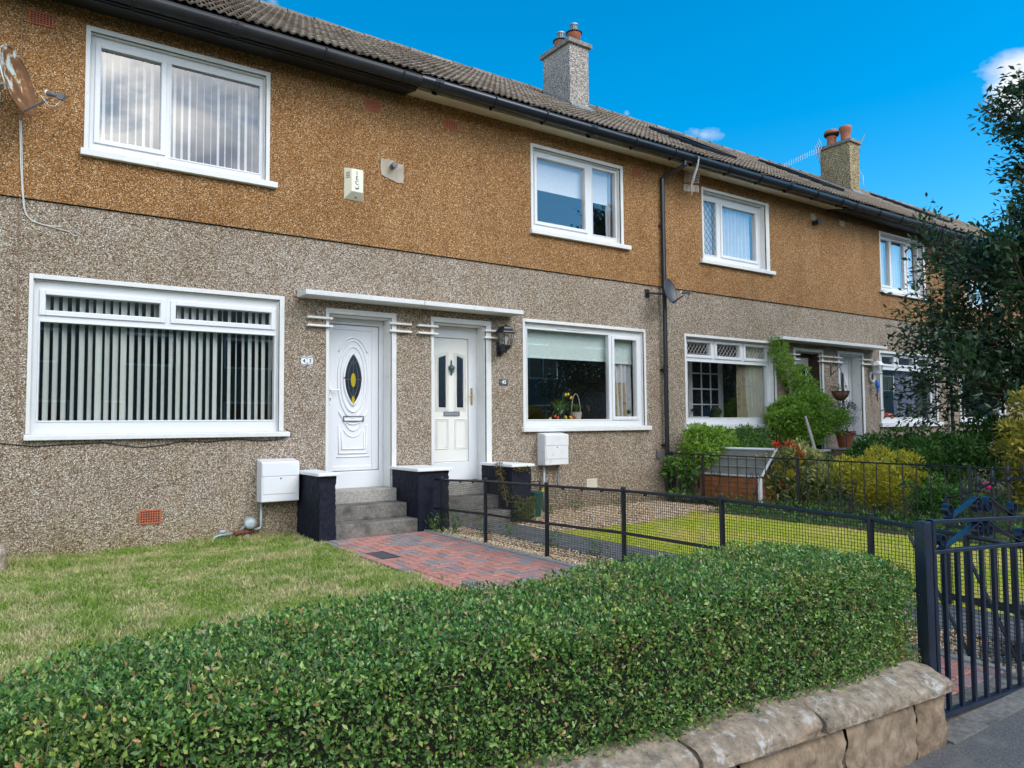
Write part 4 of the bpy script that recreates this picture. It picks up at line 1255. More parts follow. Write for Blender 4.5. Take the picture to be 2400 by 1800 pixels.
def pier(x0, x1, label, group='navy piers beside the doors', yf=8.06):
    t = thing('door_pier', ((x0 + x1) / 2, 8.4, 0), label, 'pier', group)
    b = MB(); nx_, ny_, nz_ = (14, 34, 40) if x1 - x0 < .3 else (22, 34, 40)
    # rough rendered body: slightly uneven faces
    def P(x, y, z):
        n = noise.noise(Vector((x * 9, y * 9, z * 9))) * .006 + noise.noise(Vector((x * 42, y * 42, z * 30))) * .009
        cx, cy = (x0 + x1) / 2, (yf + 8.8) / 2
        return (x + (n if x > cx else -n), y + (-n if y < cy else 0), z)
    def grid(fn, nu, nv):
        vs = [P(*fn(i / nu, j / nv)) for j in range(nv + 1) for i in range(nu + 1)]
        b.add(vs, [(j * (nu + 1) + i, j * (nu + 1) + i + 1, (j + 1) * (nu + 1) + i + 1, (j + 1) * (nu + 1) + i) for j in range(nv) for i in range(nu)])
    grid(lambda u_, v_: (x0 + (x1 - x0) * u_, yf, -.1 + .825 * v_), nx_, nz_)
    grid(lambda u_, v_: (x0, 8.80 - (8.80 - yf) * u_, -.1 + .825 * v_), ny_, nz_)
    grid(lambda u_, v_: (x1, yf + (8.80 - yf) * u_, -.1 + .825 * v_), ny_, nz_)
    b.build('pier_body', M['navy'], t, smooth=True)
    MB().box(x0 - .035, x1 + .035, yf - .045, 8.79, .722, .758).build('cap', M['cap'], t, bev=.007)
    return t
pier(3.005, 3.195, 'narrow navy pier with a white cap, left of the oval-glazed door')
pier(4.24, 4.66, 'wide navy pier with a white cap standing between the two nearest doors')
pier(5.615, 5.925, 'navy pier with brown creeper under its white cap, below the black lantern')

# ------------------------------------------------------------------ front wall, hedge, gate
def garden_wall(x0, x1, label, seed):
    t = thing('garden_wall', ((x0 + x1) / 2, 1.6, 0), label, 'wall', 'low stone garden walls')
    rr = random.Random(seed)
    def ztop(x): return .268 - .045 * (x - 1.86) if x0 < 4 else .21
    # rubble core under the coping
    MB().box(x0 + .03, x1 - .03, 1.535, 1.86, -.15, .17).build('wall_core', M['soil'], t)
    def lump(b, fn, nu, nv, amp, sc):
        vs = []
        for j in range(nv + 1):
            for i in range(nu + 1):
                p = Vector(fn(i / nu, j / nv)); n = noise.fractal(p * sc, 1.0, 2.0, 4) * amp
                vs.append(p + Vector((0, -n, n * .35)))
        b.add(vs, [(j * (nu + 1) + i, j * (nu + 1) + i + 1, (j + 1) * (nu + 1) + i + 1, (j + 1) * (nu + 1) + i) for j in range(nv) for i in range(nu)])
    # face blocks, joints recessed
    x = x1
    first = True
    while x > x0 + .05:
        w = rr.uniform(.42, .70) if not first else .22
        if first: w = .235
        a = max(x0, x - w); first = False
        b = MB(); g = .007; nu = max(4, int((x - a) / .05)); nv = 6
        def f(u_, v_, a=a, x=x):
            xx = a + g + (x - a - 2 * g) * u_; e = min(u_, 1 - u_) * (x - a); ez = min(v_, 1 - v_) * .2
            r = .012 * (max(0, 1 - e / .018) ** 2 + max(0, 1 - ez / .018) ** 2)
            return (xx, 1.522 + r, -.12 + (ztop(xx) - .012 + .12) * v_)
        lump(b, f, nu * 3, nv * 3, .017, 15)
        o = b.build('stone', M['stoneblock'], t, smooth=True, fix=False)
        if x == x1:       # end face of the last block
            e = MB(); e.box(x1 - .22, x1 - .008, 1.545, 1.90, -.12, ztop(x1) - .012); e.build('stone', M['stoneblock'], t, bev=.015)
        x = a
    # coping: rounded stones with open joints
    x = x1 + .015
    widths = [.88, .62, .55, .7, .8, .75, .7, .8] if x1 < 4 else [.7] * 8
    k = 0
    while x > x0:
        w = widths[k % len(widths)]; k += 1
        a = x - w; b = MB(); g = .006; nu = int(w / .016); prof = 28
        zj = rr.uniform(-.004, .004)
        def f(u_, v_, a=a, x=x, zj=zj):
            xx = a + g + (x - a - 2 * g) * u_
            e = min(u_, 1 - u_) * (x - a); r = .014 * max(0, 1 - e / .03) ** 2
            if v_ < .15: yy, zz = 1.497 + r, ztop(xx) + (.022) * v_ / .15
            else:
                q = (v_ - .15) / .85; ang = PI * .5 * min(1, q / .7)
                yy = 1.497 + r + .19 * (1 - math.cos(ang)) + (.26 * max(0, q - .7) / .3); zz = ztop(xx) + .022 + (.062 - r) * math.sin(ang) - .02 * max(0, q - .7) / .3
            return (xx, yy, zz + zj)
        lump(b, f, nu, prof, .015, 13)
        o = b.build('coping_stone', M['stone'], t, smooth=True, fix=False)
        # ends and underside
        for sgn, xx in ((0, a + g), (1, x - g)):
            ring_ = [Vector(f(sgn, v_ / prof)) for v_ in range(prof + 1)]
            e = MB(); e.add(ring_ + [Vector((xx, 2.0, ztop(xx))), Vector((xx, 1.50, ztop(xx)))], [tuple(range(prof + 3))]); e.build('coping_end', M['stone'], o, fix=False)
        MB().quad((a + g, 1.50, ztop(a) - .002), (x - g, 1.50, ztop(x) - .002), (x - g, 1.95, ztop(x) - .002), (a + g, 1.95, ztop(a) - .002)).build('coping_bed', M['stone'], o, fix=False)
        x = a
    return t
garden_wall(-2.6, 3.205, 'low sandstone wall with rounded lichened coping under the near hedge', 3)
def wall_end():
    t = thing('stone_pier', (4.75, 1.63, 0), 'rough stone pier with a white mark glimpsed through the gate bars at the right edge', 'pier')
    MB().box(4.50, 5.0, 1.50, 1.75, -.1, .22).build('stone', M['stoneblock'], t, bev=.03)
    MB().box(4.47, 5.0, 1.47, 1.77, .225, .34).build('coping_stone', M['stone'], t, bev=.05)
    MB().lathe([(0, .004), (.03, .003), (.045, 0)], (4.499, 1.70, .17), 9, Matrix.Rotation(-PI / 2, 3, 'Y')).build('paint_mark', M['white'], t)
wall_end()

def hedge():
    x0, x1 = -2.2, 3.27
    t = thing('hedge', ((x0 + x1) / 2, 1.95, .2), 'clipped dense green hedge on the stone wall in the foreground', 'hedge')
    def yf(x): return 1.625 + .02 * np.sin(x * 2.3) + .012 * np.sin(x * 6.1 + 1)
    def yb(x): return 2.24 + .10 * np.sin((x + .4) * 1.15) - .05 * (x > 2.6) * (x - 2.6)
    def zt(x): return .742 - .055 * np.clip((.75 - x) / .75, 0, 1.3) + .012 * np.sin(x * 3.0 + .5) + .008 * np.sin(x * 7.3) - .05 * np.clip((x - 2.55) / .55, 0, 1) ** 2
    def zb_(x): return .278 - .045 * (x - 1.8)
    def surf(x, s, shrink=0.0):
        """s along the section: 0 front foot, 1 over the top, 2 back foot; returns point, normal"""
        yF, yB, zT = yf(x) + shrink, yb(x) - shrink, zt(x) - shrink
        zb = zb_(x); H, Wd, r = zT - zb, yB - yF, .062
        tot = H + Wd + H - .3; d = s * tot
        y = np.where(d < H, yF, np.where(d < H + Wd, yF + (d - H), yB)); z = np.where(d < H, zb + d, np.where(d < H + Wd, zT, zT - (d - H - Wd)))
        ny = np.where(d < H, -1.0, np.where(d < H + Wd, 0.0, 1.0)); nz = np.where((d >= H) & (d < H + Wd), 1.0, 0.0)
        # round the two top shoulders
        for (cy, cz, sg) in ((yF + r * 1.3, zT - r * 1.3, -1), (yB - r, zT - r, 1)):
            m = ((y - cy) * sg > 0) & (z > cz)
            vy, vz = y - cy, z - cz; L_ = np.maximum(np.hypot(vy, vz), 1e-6); R_ = r * (1.3 if sg < 0 else 1.0)
            y = np.where(m, cy + vy / L_ * R_, y); z = np.where(m, cz + vz / L_ * R_, z)
            ny = np.where(m, vy / L_, ny); nz = np.where(m, vz / L_, nz)
        return y, z, ny, nz
    # dark core of twigs
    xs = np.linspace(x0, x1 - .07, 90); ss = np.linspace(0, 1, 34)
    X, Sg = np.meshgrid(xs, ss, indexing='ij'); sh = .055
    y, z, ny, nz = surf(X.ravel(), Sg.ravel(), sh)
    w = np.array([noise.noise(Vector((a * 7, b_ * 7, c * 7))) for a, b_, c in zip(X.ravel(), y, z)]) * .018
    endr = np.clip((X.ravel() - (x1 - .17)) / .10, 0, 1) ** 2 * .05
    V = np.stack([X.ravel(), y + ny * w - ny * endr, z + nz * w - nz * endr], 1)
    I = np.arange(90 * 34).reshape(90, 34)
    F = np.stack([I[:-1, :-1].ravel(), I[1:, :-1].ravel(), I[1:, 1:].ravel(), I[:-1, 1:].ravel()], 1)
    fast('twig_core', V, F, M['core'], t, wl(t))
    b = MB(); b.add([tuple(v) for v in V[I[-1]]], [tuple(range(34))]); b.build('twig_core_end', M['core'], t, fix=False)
    # leaves
    def batch(n, xr, srange, deep, Ls):
        x = rng.uniform(*xr, n); s = rng.uniform(*srange, n)
        y, z, ny, nz = surf(x, s)
        nn = np.array([noise.noise(Vector((a * 4.2, b_ * 4.2, c * 4.2))) for a, b_, c in zip(x, y, z)]) * .018 + np.array([noise.noise(Vector((a * 15, b_ * 15, c * 15))) for a, b_, c in zip(x, y, z)]) * .024
        dd = -rng.uniform(0, 1, n) ** 1.5 * deep + nn + (rng.uniform(0, 1, n) > .985) * rng.uniform(0, .035, n)
        P = np.stack([x, y + ny * dd, z + nz * dd], 1)
        N_ = np.stack([0 * x, ny, nz], 1)
        D = unit(N_ * .55 + rng.normal(0, .75, (n, 3)) + np.array([0, 0, .18]))
        Q = unit(N_ * 1.0 + rng.normal(0, .55, (n, 3)))
        L_ = rng.uniform(.5, 1.35, n) * Ls
        return P, D, Q, L_, L_ * rng.uniform(.42, .66, n)
    def batch_end(n):
        # right-hand end: rounded face looking +X and a ragged fringe
        y = rng.uniform(1.66, 2.30, n); z = rng.uniform(.20, .72, n)
        x = x1 - .035 - .09 * np.abs((y - 1.98) / .32) ** 3 - .10 * np.clip((z - .58) / .14, 0, 1) ** 2 + np.array([noise.noise(Vector((3, b_ * 6, c * 6))) for b_, c in zip(y, z)]) * .03
        P = np.stack([x - rng.uniform(0, 1, n) ** 1.5 * .07 + (rng.uniform(0, 1, n) > .97) * rng.uniform(0, .07, n), y, z], 1)
        N_ = np.tile(np.array([[1.0, -.1, .1]]), (n, 1))
        D = unit(N_ * .5 + rng.normal(0, .75, (n, 3))); Q = unit(N_ + rng.normal(0, .55, (n, 3)))
        L_ = rng.uniform(.7, 1.3, n) * .017
        return P, D, Q, L_, L_ * rng.uniform(.46, .62, n)
    B = [batch(118000, (-.55, x1 - .03), (0.0, .80), .075, .0150), batch(9000, (x0, -.5), (0.0, .9), .07, .020), batch(9000, (-.5, x1 - .03), (.8, 1.0), .06, .018), batch_end(11000)]
    P, D, Q, L_, W_ = [np.concatenate([q[i] for q in B]) for i in range(5)]
    V, F = leaf_arrays(P, D, Q, L_, W_)
    o = fast('foliage', V, F, M['hedge'], t, wl(t)); o['kind'] = 'stuff'
    # bare twigs poking through the face
    b = MB()
    for _ in range(520):
        x = random.uniform(-.4, x1 - .05); s = random.uniform(.02, .72)
        y, z, ny, nz = [float(q[0]) for q in surf(np.array([x]), np.array([s]))]
        p = Vector((x, y - ny * .02, z - nz * .02)); d = Vector((random.gauss(0, .6), ny * .35 + random.gauss(0, .15), nz * .25 + random.uniform(.1, .9))).normalized() * random.uniform(.018, .055)
        b.tube([p, p + d * .5 + Vector((random.gauss(0, .004), 0, 0)), p + d], .0011, 3, False)
    o = b.build('bare_twigs', M['twig'], t, fix=False); o['kind'] = 'stuff'
hedge()

def spiral(cx, cz, r0, r1, a0, a1, y, n=16):
    return [(cx + (r0 + (r1 - r0) * k / n) * math.cos(math.radians(a0 + (a1 - a0) * k / n)), y, cz + (r0 + (r1 - r0) * k / n) * math.sin(math.radians(a0 + (a1 - a0) * k / n))) for k in range(n + 1)]

def gate():
    b = MB(); b.box(3.238, 3.292, 1.60, 1.652, -.08, .868)
    p = b.build('gate_post', M['bluemetal'], None, bev=.004)
    tag(p, 'square dark blue iron gate post at the right end of the hedge', 'gate post')
    t = thing('garden_gate', (3.78, 1.62, 0), 'dark blue wrought iron scroll gate at the right edge of the picture', 'gate')
    mb = M['bluemetal']
    def sag(x, z): return z - .056 * (x - 3.34)
    def bar(name, xa, xb, z, h=.009, d=.016):
        m = MB(); y0, y1 = 1.62 - d, 1.62 + d
        za, zb_ = sag(xa, z), sag(xb, z)
        m.add([(xa, y0, za - h), (xb, y0, zb_ - h), (xb, y1, zb_ - h), (xa, y1, za - h), (xa, y0, za + h), (xb, y0, zb_ + h), (xb, y1, zb_ + h), (xa, y1, za + h)],
              [(0, 3, 2, 1), (4, 5, 6, 7), (0, 1, 5, 4), (1, 2, 6, 5), (2, 3, 7, 6), (3, 0, 4, 7)])
        return m.build(name, mb, t, bev=.003)
    X0, X1 = 3.312, 4.30
    bar('rail', X0, X1, .862); bar('rail', X0, X1, .732); bar('rail', X0, X1, .042, .011, .018)
    for x in (3.325, 4.288):
        m = MB(); m.box(x - .013, x + .013, 1.605, 1.635, sag(x, .03), sag(x, .872)); m.build('stile', mb, t, bev=.003)
    for k in range(8):
        x = 3.425 + k * .1185
        if x > 4.27: continue
        m = MB(); m.box(x - .010, x + .010, 1.611, 1.629, sag(x, .05), sag(x, .725)); m.build('bar', mb, t, bev=.002)
    # scroll panel between the rails and the scrolls on top: flat bars curled at both ends
    def scroll(pts, name='scroll'):
        m = MB(); m.strap([(x, y, sag(x, z)) for x, y, z in pts], .030, .006); m.build(name, mb, t, fix=False)
    c = 3.80
    def half(z0, sgn, dx0, dx1, r0, r1, H):
        """one curl: inward spiral near the stile, straight rise to the middle, spiral under the peak"""
        pts = []
        ca, cb = c - sgn * dx0, c - sgn * dx1
        for k in range(19):
            a = 200 - k * 20; r = r0 * (.38 + .62 * k / 18)
            pts.append((ca - sgn * -1 * 0 + sgn * r * math.cos(math.radians(a + 60)) * 1.0, 1.62, z0 + r0 + r * math.sin(math.radians(a + 60))))
        return pts
    def S(z0, sgn, xa, xb, H, ra, rb):
        pts = []
        for k in range(22):          # outer curl, from its eye round to the foot
            q = k / 21; ang = math.radians(-60 + 510 * (1 - q) - 360) ; r = ra * (.42 + .58 * q)
            ang = math.radians(-90 - 400 * (1 - q))
            pts.append((xa + sgn * r * math.cos(ang) * -1, 1.62, z0 + ra + r * math.sin(ang)))
        foot = pts[-1]
        n = 8
        top = (xb - sgn * rb * .75, 1.62, z0 + H - rb * .30)
        for k in range(1, n + 1):
            q = k / n; pts.append((foot[0] + (top[0] - foot[0]) * q, 1.62, foot[2] + (top[2] - foot[2]) * (q ** 1.15)))
        for k in range(1, 24):       # inner curl over the peak and back into its eye
            q = k / 23; ang = math.radians(135 - 500 * q); r = rb * (1.0 - .58 * q)
            pts.append((xb + sgn * r * math.cos(ang), 1.62, z0 + H - rb + r * math.sin(ang)))
        scroll(pts)
    for sgn in (1, -1):
        S(.742, sgn, c - sgn * .405, c - sgn * .052, .110, .036, .040)
        S(.872, sgn, c - sgn * .330, c - sgn * .055, .094, .036, .040)
    hg = MB(); hg.box(3.292, 3.315, 1.612, 1.628, .735, .765); hg.build('hinge', M['rust'], t, bev=.002)
    hg = MB(); hg.box(3.292, 3.315, 1.612, 1.628, .10, .13); hg.build('hinge', M['rust'], t, bev=.002)
gate()

# ------------------------------------------------------------------ mesh fence between the two nearest gardens
def mesh_fence():
    t = thing('mesh_fence', (4.45, 4.9, 0), 'low black estate fence hung with fine netting between the two nearest gardens', 'fence')
    ys = [7.86, 6.90, 5.80, 4.72, 3.67, 2.53, 1.98]
    zt = [.66, .70, .722, .748, .757, .727, .69]
    zm = [.277, .308, .323, .356, .359, .315, .30]
    for i, (y, z) in enumerate(zip(ys, zt)):
        b = MB(); w = .018 if i < 2 else .021; b.box(4.45 - w, 4.45 + w, y - .011, y + .011, -.1, z); b.build('post', M['blackmetal'], t, bev=.003)
    yy = [8.03] + ys + [1.66]; a = [.62] + [z - .035 for z in zt] + [.63]
    b = MB(); b.tube([(4.45, y, z) for y, z in zip(yy, a)], .0125, 8); b.build('top_rail', M['blackmetal'], t, smooth=True)
    b = MB()
    m2 = [.27] + zm + [.285]
    for i in range(len(yy) - 1):
        p, q = (yy[i], m2[i]), (yy[i + 1], m2[i + 1])
        b.add([(4.428, p[0], p[1] - .011), (4.434, p[0], p[1] - .011), (4.434, q[0], q[1] - .011), (4.428, q[0], q[1] - .011), (4.428, p[0], p[1] + .015), (4.434, p[0], p[1] + .015), (4.434, q[0], q[1] + .015), (4.428, q[0], q[1] + .015)],
              [(0, 3, 2, 1), (4, 5, 6, 7), (0, 1, 5, 4), (1, 2, 6, 5), (2, 3, 7, 6), (3, 0, 4, 7)])
    b.build('middle_rail', M['blackmetal'], t)
    # clips under the top rail
    for i in range(22):
        y = 7.7 - i * .27; z = np.interp(-y, [-q for q in yy], a)
        MB().box(4.442, 4.458, y - .012, y + .012, z - .026, z - .008).build('net_clip', M['blackmetal'], t)
    # netting: square strands
    V = []; F = []
    def strand(p, q, r=.0013):
        p, q = np.array(p), np.array(q); d = q - p; d /= np.linalg.norm(d)
        s1 = np.array([1.0, 0, 0]); s2 = np.cross(d, s1); bb = len(V)
        for e in (p, q):
            V.extend([e + (s1 + s2) * r, e + (s2 - s1) * r, e - (s1 + s2) * r, e + (s1 - s2) * r])
        for k in range(4): F.append((bb + k, bb + (k + 1) % 4, bb + 4 + (k + 1) % 4, bb + 4 + k))
    xs = 4.462; cell = .0215
    y = 8.0
    while y > 1.66:
        top = np.interp(-y, [-q for q in yy], a) - .008
        strand((xs, y, .035), (xs + .002, y, top)); y -= cell
    z = .04
    while z < .74:
        seg = np.linspace(8.0, 1.66, 60); tops = np.interp(-seg, [-q for q in yy], a) - .01
        run = None
        for i in range(59):
            if z < tops[i] and z < tops[i + 1]:
                if run is None: run = i
            elif run is not None: strand((xs, seg[run], z), (xs, seg[i], z)); run = None
        if run is not None: strand((xs, seg[run], z), (xs, seg[59], z))
        z += cell
    o = fast('netting', np.array(V), np.array(F), M['cable_black'], t, wl(t)); o['kind'] = 'stuff'
    b = MB(); b.tube([(4.45, 1.985, .0), (4.462, 2.30, .62)], .010, 6)
    b.tube([(4.46, 1.75, .02), (4.455, 1.98, .55)], .010, 6); b.build('stay', M['blackmetal'], t)
mesh_fence()

# ------------------------------------------------------------------ railings between the second and third gardens
def railings():
    t = thing('railing_fence', (9.2, 5.3, 0), 'black iron railings with small scrolls in front of the overgrown garden', 'fence')
    X = 9.2
    def ztop(y): return .749 + (y - 3.5) * .0075
    ys, ye = 8.62, 2.4
    b = MB(); b.tube([(X, ys, ztop(ys)), (X, 5.5, ztop(5.5)), (X, ye, ztop(ye))], .011, 6); b.build('top_rail', M['blackmetal'], t)
    b = MB(); b.tube([(X, ys, .10), (X, ye, .10)], .009, 6); b.build('bottom_rail', M['blackmetal'], t)
    for y in (8.6, 7.945, 6.255, 4.03, 2.45):
        MB().box(X - .018, X + .018, y - .018, y + .018, -.05, ztop(y) + .02).build('post', M['blackmetal'], t, bev=.003)
    y = 8.44; k = 0
    while y > 2.5:
        if min(abs(y - q) for q in (7.945, 6.255, 4.03)) > .05:
            b = MB(); b.tube([(X, y, .10), (X, y, ztop(y))], .0065, 6); b.build('bar', M['blackmetal'], t)
        y -= .1655; k += 1
    for yc in (7.67, 6.96, 5.47, 4.72, 3.2):
        b = MB()
        for sg in (1, -1):
            pts = []
            for q in range(20):
                ang = math.radians(-60 + 400 * q / 19); r = .014 + .026 * (1 - q / 19) ** .0 * (q / 19)
                pts.append((X - .012, yc + sg * (.052 - .0 + r * math.cos(ang) * -1), .51 + r * math.sin(ang)))
            pts += [(X - .012, yc + sg * .085, .47), (X - .012, yc + sg * .045, .35), (X - .012, yc + sg * .006, .26)]
            b.tube(pts, .0045, 5)
            pts = [(X - .012, yc + sg * .006, .27)]
            for q in range(14):
                ang = math.radians(180 + 380 * q / 13); r = .026 - .016 * q / 13
                pts.append((X - .012, yc + sg * (.032 + r * math.cos(ang)), .235 + r * math.sin(ang)))
            b.tube(pts, .0045, 5)
        b.build('scroll', M['blackmetal'], t)
railings()

def spear_gate():
    t = thing('open_gate', (5.5, 2.1, 0), 'black spear-topped gate of the next garden, standing open behind the scroll gate', 'gate')
    X = 5.5
    pts = [(2.565, .757), (2.46, .781), (2.36, .828), (2.27, .877), (2.18, .905), (2.08, .921), (1.95, .925)]
    b = MB(); b.tube([(X, y, z) for y, z in pts], .010, 6); b.build('top_rail', M['blackmetal'], t, smooth=True)
    for z in (.56, .08): MB().box(X - .007, X + .007, 1.70, 2.58, z - .012, z + .012).build('rail', M['blackmetal'], t)
    for y, z in ((2.455, .82), (2.36, .875), (2.268, .92), (2.175, .955), (2.08, .97), (1.98, .97), (1.88, .95)):
        b = MB(); b.tube([(X, y, .08), (X, y, z - .05)], .008, 6); b.build('bar', M['blackmetal'], t)
        b = MB(); b.lathe([(.008, -.07), (.016, -.06), (.016, -.045), (.010, -.035), (.017, -.02), (.009, .035), (.004, .05), (.008, .058), (0, .066)], (X, y, z), 8); b.build('spear_head', M['blackmetal'], t, smooth=True)
    MB().box(X - .012, X + .012, 2.557, 2.58, .02, .76).build('stile', M['blackmetal'], t)
spear_gate()

# ------------------------------------------------------------------ fixed to the walls
def dish(name, label, c, az, el, rx, rz, mat, arm, lnbmat, wallpt, cable=None):
    t = thing(name, wallpt, label, 'satellite dish', 'satellite dishes on the terrace')
    n = Vector((math.sin(az) * math.cos(el), math.cos(az) * math.cos(el), math.sin(el)))
    s = n.cross(Vector((0, 0, 1))).normalized(); u_ = s.cross(n).normalized()
    m = Matrix((s, u_, n)).transposed()
    b = MB(); vs = []; fs = []; N_ = 32; R_ = 7
    for side in (0, 1):
        for j in range(R_ + 1):
            q = j / R_
            for k in range(N_):
                a = 2 * PI * k / N_
                p = Vector((rx * q * math.cos(a), rz * q * math.sin(a), .09 * rz * 2 * (q * q) - (.006 if side else 0)))
                vs.append(Vector(c) + m @ p)
    o_ = (R_ + 1) * N_
    for j in range(R_):
        for k in range(N_):
            a, b_, cc, d = j * N_ + k, j * N_ + (k + 1) % N_, (j + 1) * N_ + (k + 1) % N_, (j + 1) * N_ + k
            fs.append((a, b_, cc, d)); fs.append((o_ + d, o_ + cc, o_ + b_, o_ + a))
    b.add(vs, fs)
    b.build('reflector', M[mat], t, smooth=True, fix=False)
    r = MB(); pts = [Vector(c) + m @ Vector((rx * math.cos(2 * PI * k / 36), rz * math.sin(2 * PI * k / 36), .09 * rz * 2)) for k in range(37)]
    r.tube(pts, .006, 6, False); r.build('rim', M[mat], t, smooth=True)
    foot = Vector(c) + m @ Vector((0, -rz * .93, .15 * rz))
    lnb = Vector(c) + m @ Vector((0, -rz * .55, arm))
    a = MB(); a.tube([foot, foot + (lnb - foot) * .5 + m @ Vector((0, -.02, 0)), lnb + m @ Vector((0, -.045, -.02))], .011, 6); a.build('arm', M['blackmetal' if mat != 'rustdish' else 'vgrey'], t)
    d = (Vector(c) - lnb).normalized(); q = d.to_track_quat('Z', 'Y').to_matrix()
    l = MB(); l.lathe([(.018, -.10), (.020, -.03), (.026, -.02), (.026, .03)], lnb, 12, q); l.obox(lnb - d * .10, .022, .028, .03, q); l.build('receiver', M[lnbmat], t)
    l = MB(); l.lathe([(.027, .03), (.028, .045), (.0, .05)], lnb, 12, q); l.build('receiver_cap', M['white'], t, smooth=True)
    k = MB(); back = Vector(c) - n * .03; w = Vector(wallpt)
    k.tube([back, back - n * .06, Vector((w.x, w.y - .05, w.z)), w], .017, 8); k.box(w.x - .05, w.x + .05, w.y - .012, w.y, w.z - .07, w.z + .07); k.obox(back, .05, .09, .02, m); k.build('bracket', M['blackmetal' if mat != 'rustdish' else 'galv'], t)
    if cable:
        cb = MB(); cb.tube(cable(lnb - d * .10), .0042, 6); cb.build('lead', M['cable_white' if mat == 'rustdish' else 'cable_black'], t, smooth=True)
    return t
dish('satellite_dish', 'rust-eaten white satellite dish at the left edge of the picture', (.075, 8.44, 4.60), math.radians(120), math.radians(12), .285, .325, 'rustdish', .33, 'vgrey', (-.06, YU, 4.52),
     lambda p: [p, p + Vector((-.01, 0, -.05)), p + Vector((-.05, .01, -.10)), p + Vector((-.10, .03, -.095)), p + Vector((-.14, .05, -.04)), p + Vector((-.16, .06, 0))])
dish('satellite_dish', 'small dark grey satellite dish in front of the black downpipe', (9.10, 8.50, 3.44), math.radians(172), math.radians(14), .165, .215, 'dishblack', .27, 'vgrey', (8.90, YW, 3.44),
     lambda p: [p, p + Vector((.0, 0, -.06)), p + Vector((-.03, .0, -.11)), p + Vector((-.07, .0, -.09)), p + Vector((-.09, .02, -.01))])

def alarm():
    t = thing('alarm_box', (3.70, YU, 4.14), 'cream burglar alarm box with black letters on the golden upper wall', 'alarm box')
    b = MB(); y0, y1 = YU, 8.688
    b.add([(3.565, y0, 4.138), (3.83, y0, 4.138), (3.83, y0, 4.538), (3.565, y0, 4.538), (3.632, y1, 4.226), (3.785, y1, 4.226), (3.785, y1, 4.516), (3.632, y1, 4.516)],
          [(4, 5, 6, 7), (0, 4, 7, 3), (1, 2, 6, 5), (3, 7, 6, 2), (0, 1, 5, 4), (0, 3, 2, 1)])
    b.build('casing', M['alarm'], t, bev=.004)
    v = MB()
    for k in range(4):
        z = 4.47 - k * .022
        p0, p1 = Vector((3.585, 8.749, z)), Vector((3.618, 8.706, z))
        v.tube([p0 + Vector((-.003, -.002, 0)), p1 + Vector((-.003, -.002, .004))], .003, 4)
    v.build('sounder_slot', M['concrete'], t)
    for ch, z in (('I', 4.462), ('E', 4.402), ('C', 4.342)): text(ch, (3.703, y1 - .001, z), .068, M['ink'], t, 'letter', .001, .0006)
    b = MB(); b.lathe([(.0, .008), (.024, .007), (.028, .0)], (3.703, y1 + .001, 4.283), 20, Matrix.Rotation(PI / 2, 3, 'X')); b.build('badge', M['steel'], t, smooth=True)
    b = MB(); b.lathe([(.011, 0), (.011, .006)], (3.71, 8.74, 4.166), 10); b.build('screw', M['dark'], t)
alarm()

def mortar_patch(name, pts, y, label, mat='patch'):
    b = MB(); P = []
    for i in range(len(pts)):
        a, c = Vector(pts[i]), Vector(pts[(i + 1) % len(pts)])
        for q in range(6):
            p = a + (c - a) * q / 6; P.append((p.x + random.uniform(-.007, .007), p.y + random.uniform(-.007, .007)))
    b.prism(P, y - .012, y + .01)
    o = b.build(name, M[mat], None, bev=.004); return tag(o, label, 'mortar patch')
mortar_patch('mortar_patch', [(4.055, 4.745), (4.11, 4.755), (4.235, 4.76), (4.30, 4.72), (4.385, 4.735), (4.395, 4.60), (4.39, 4.485), (4.315, 4.47), (4.16, 4.515), (4.07, 4.55)], YU, 'cracked pale mortar patch round the grey vent pipe on the golden wall')
def vent_pipe(x, z, label, mat, y=YU, L_=.10, r=.034):
    t = thing('vent_pipe', (x, y, z), label, 'vent pipe')
    rot = Matrix.Rotation(PI / 2, 3, 'X')
    b = MB(); b.lathe([(r, -.01), (r, L_ * .6)], (x, y, z), 16, rot); b.build('pipe', M[mat], t, smooth=False)
    b = MB(); b.lathe([(r * .7, L_ * .6), (r * .7, L_ * .9)], (x, y, z), 14, rot)
    for k in range(12):
        a = 2 * PI * k / 12; b.obox((x + r * 1.0 * math.cos(a), y - L_ * .8, z + r * 1.0 * math.sin(a)), .004, L_ * .22, .004)
    b.lathe([(r * 1.12, L_ * .98), (r * 1.12, L_ * 1.12), (0, L_ * 1.15)], (x, y, z), 16, rot); b.build('cage', M[mat], t)
vent_pipe(4.222, 4.668, 'short grey vent pipe with a caged end in the mortar patch', 'vgrey')
vent_pipe(13.66, 5.33, 'black flue stub beside a pale patch under the far gutter', 'blackold', L_=.13, r=.05)
mortar_patch('mortar_patch', [(13.55, 5.52), (13.70, 5.53), (13.76, 5.44), (13.70, 5.38), (13.56, 5.41)], YU, 'pale mortar patch above the black flue stub')
mortar_patch('mortar_patch', [(14.60, 5.55), (14.80, 5.53), (14.78, 5.42), (14.66, 5.40), (14.60, 5.46)], YU, 'small square grey patch between the flue stub and the far upper window')

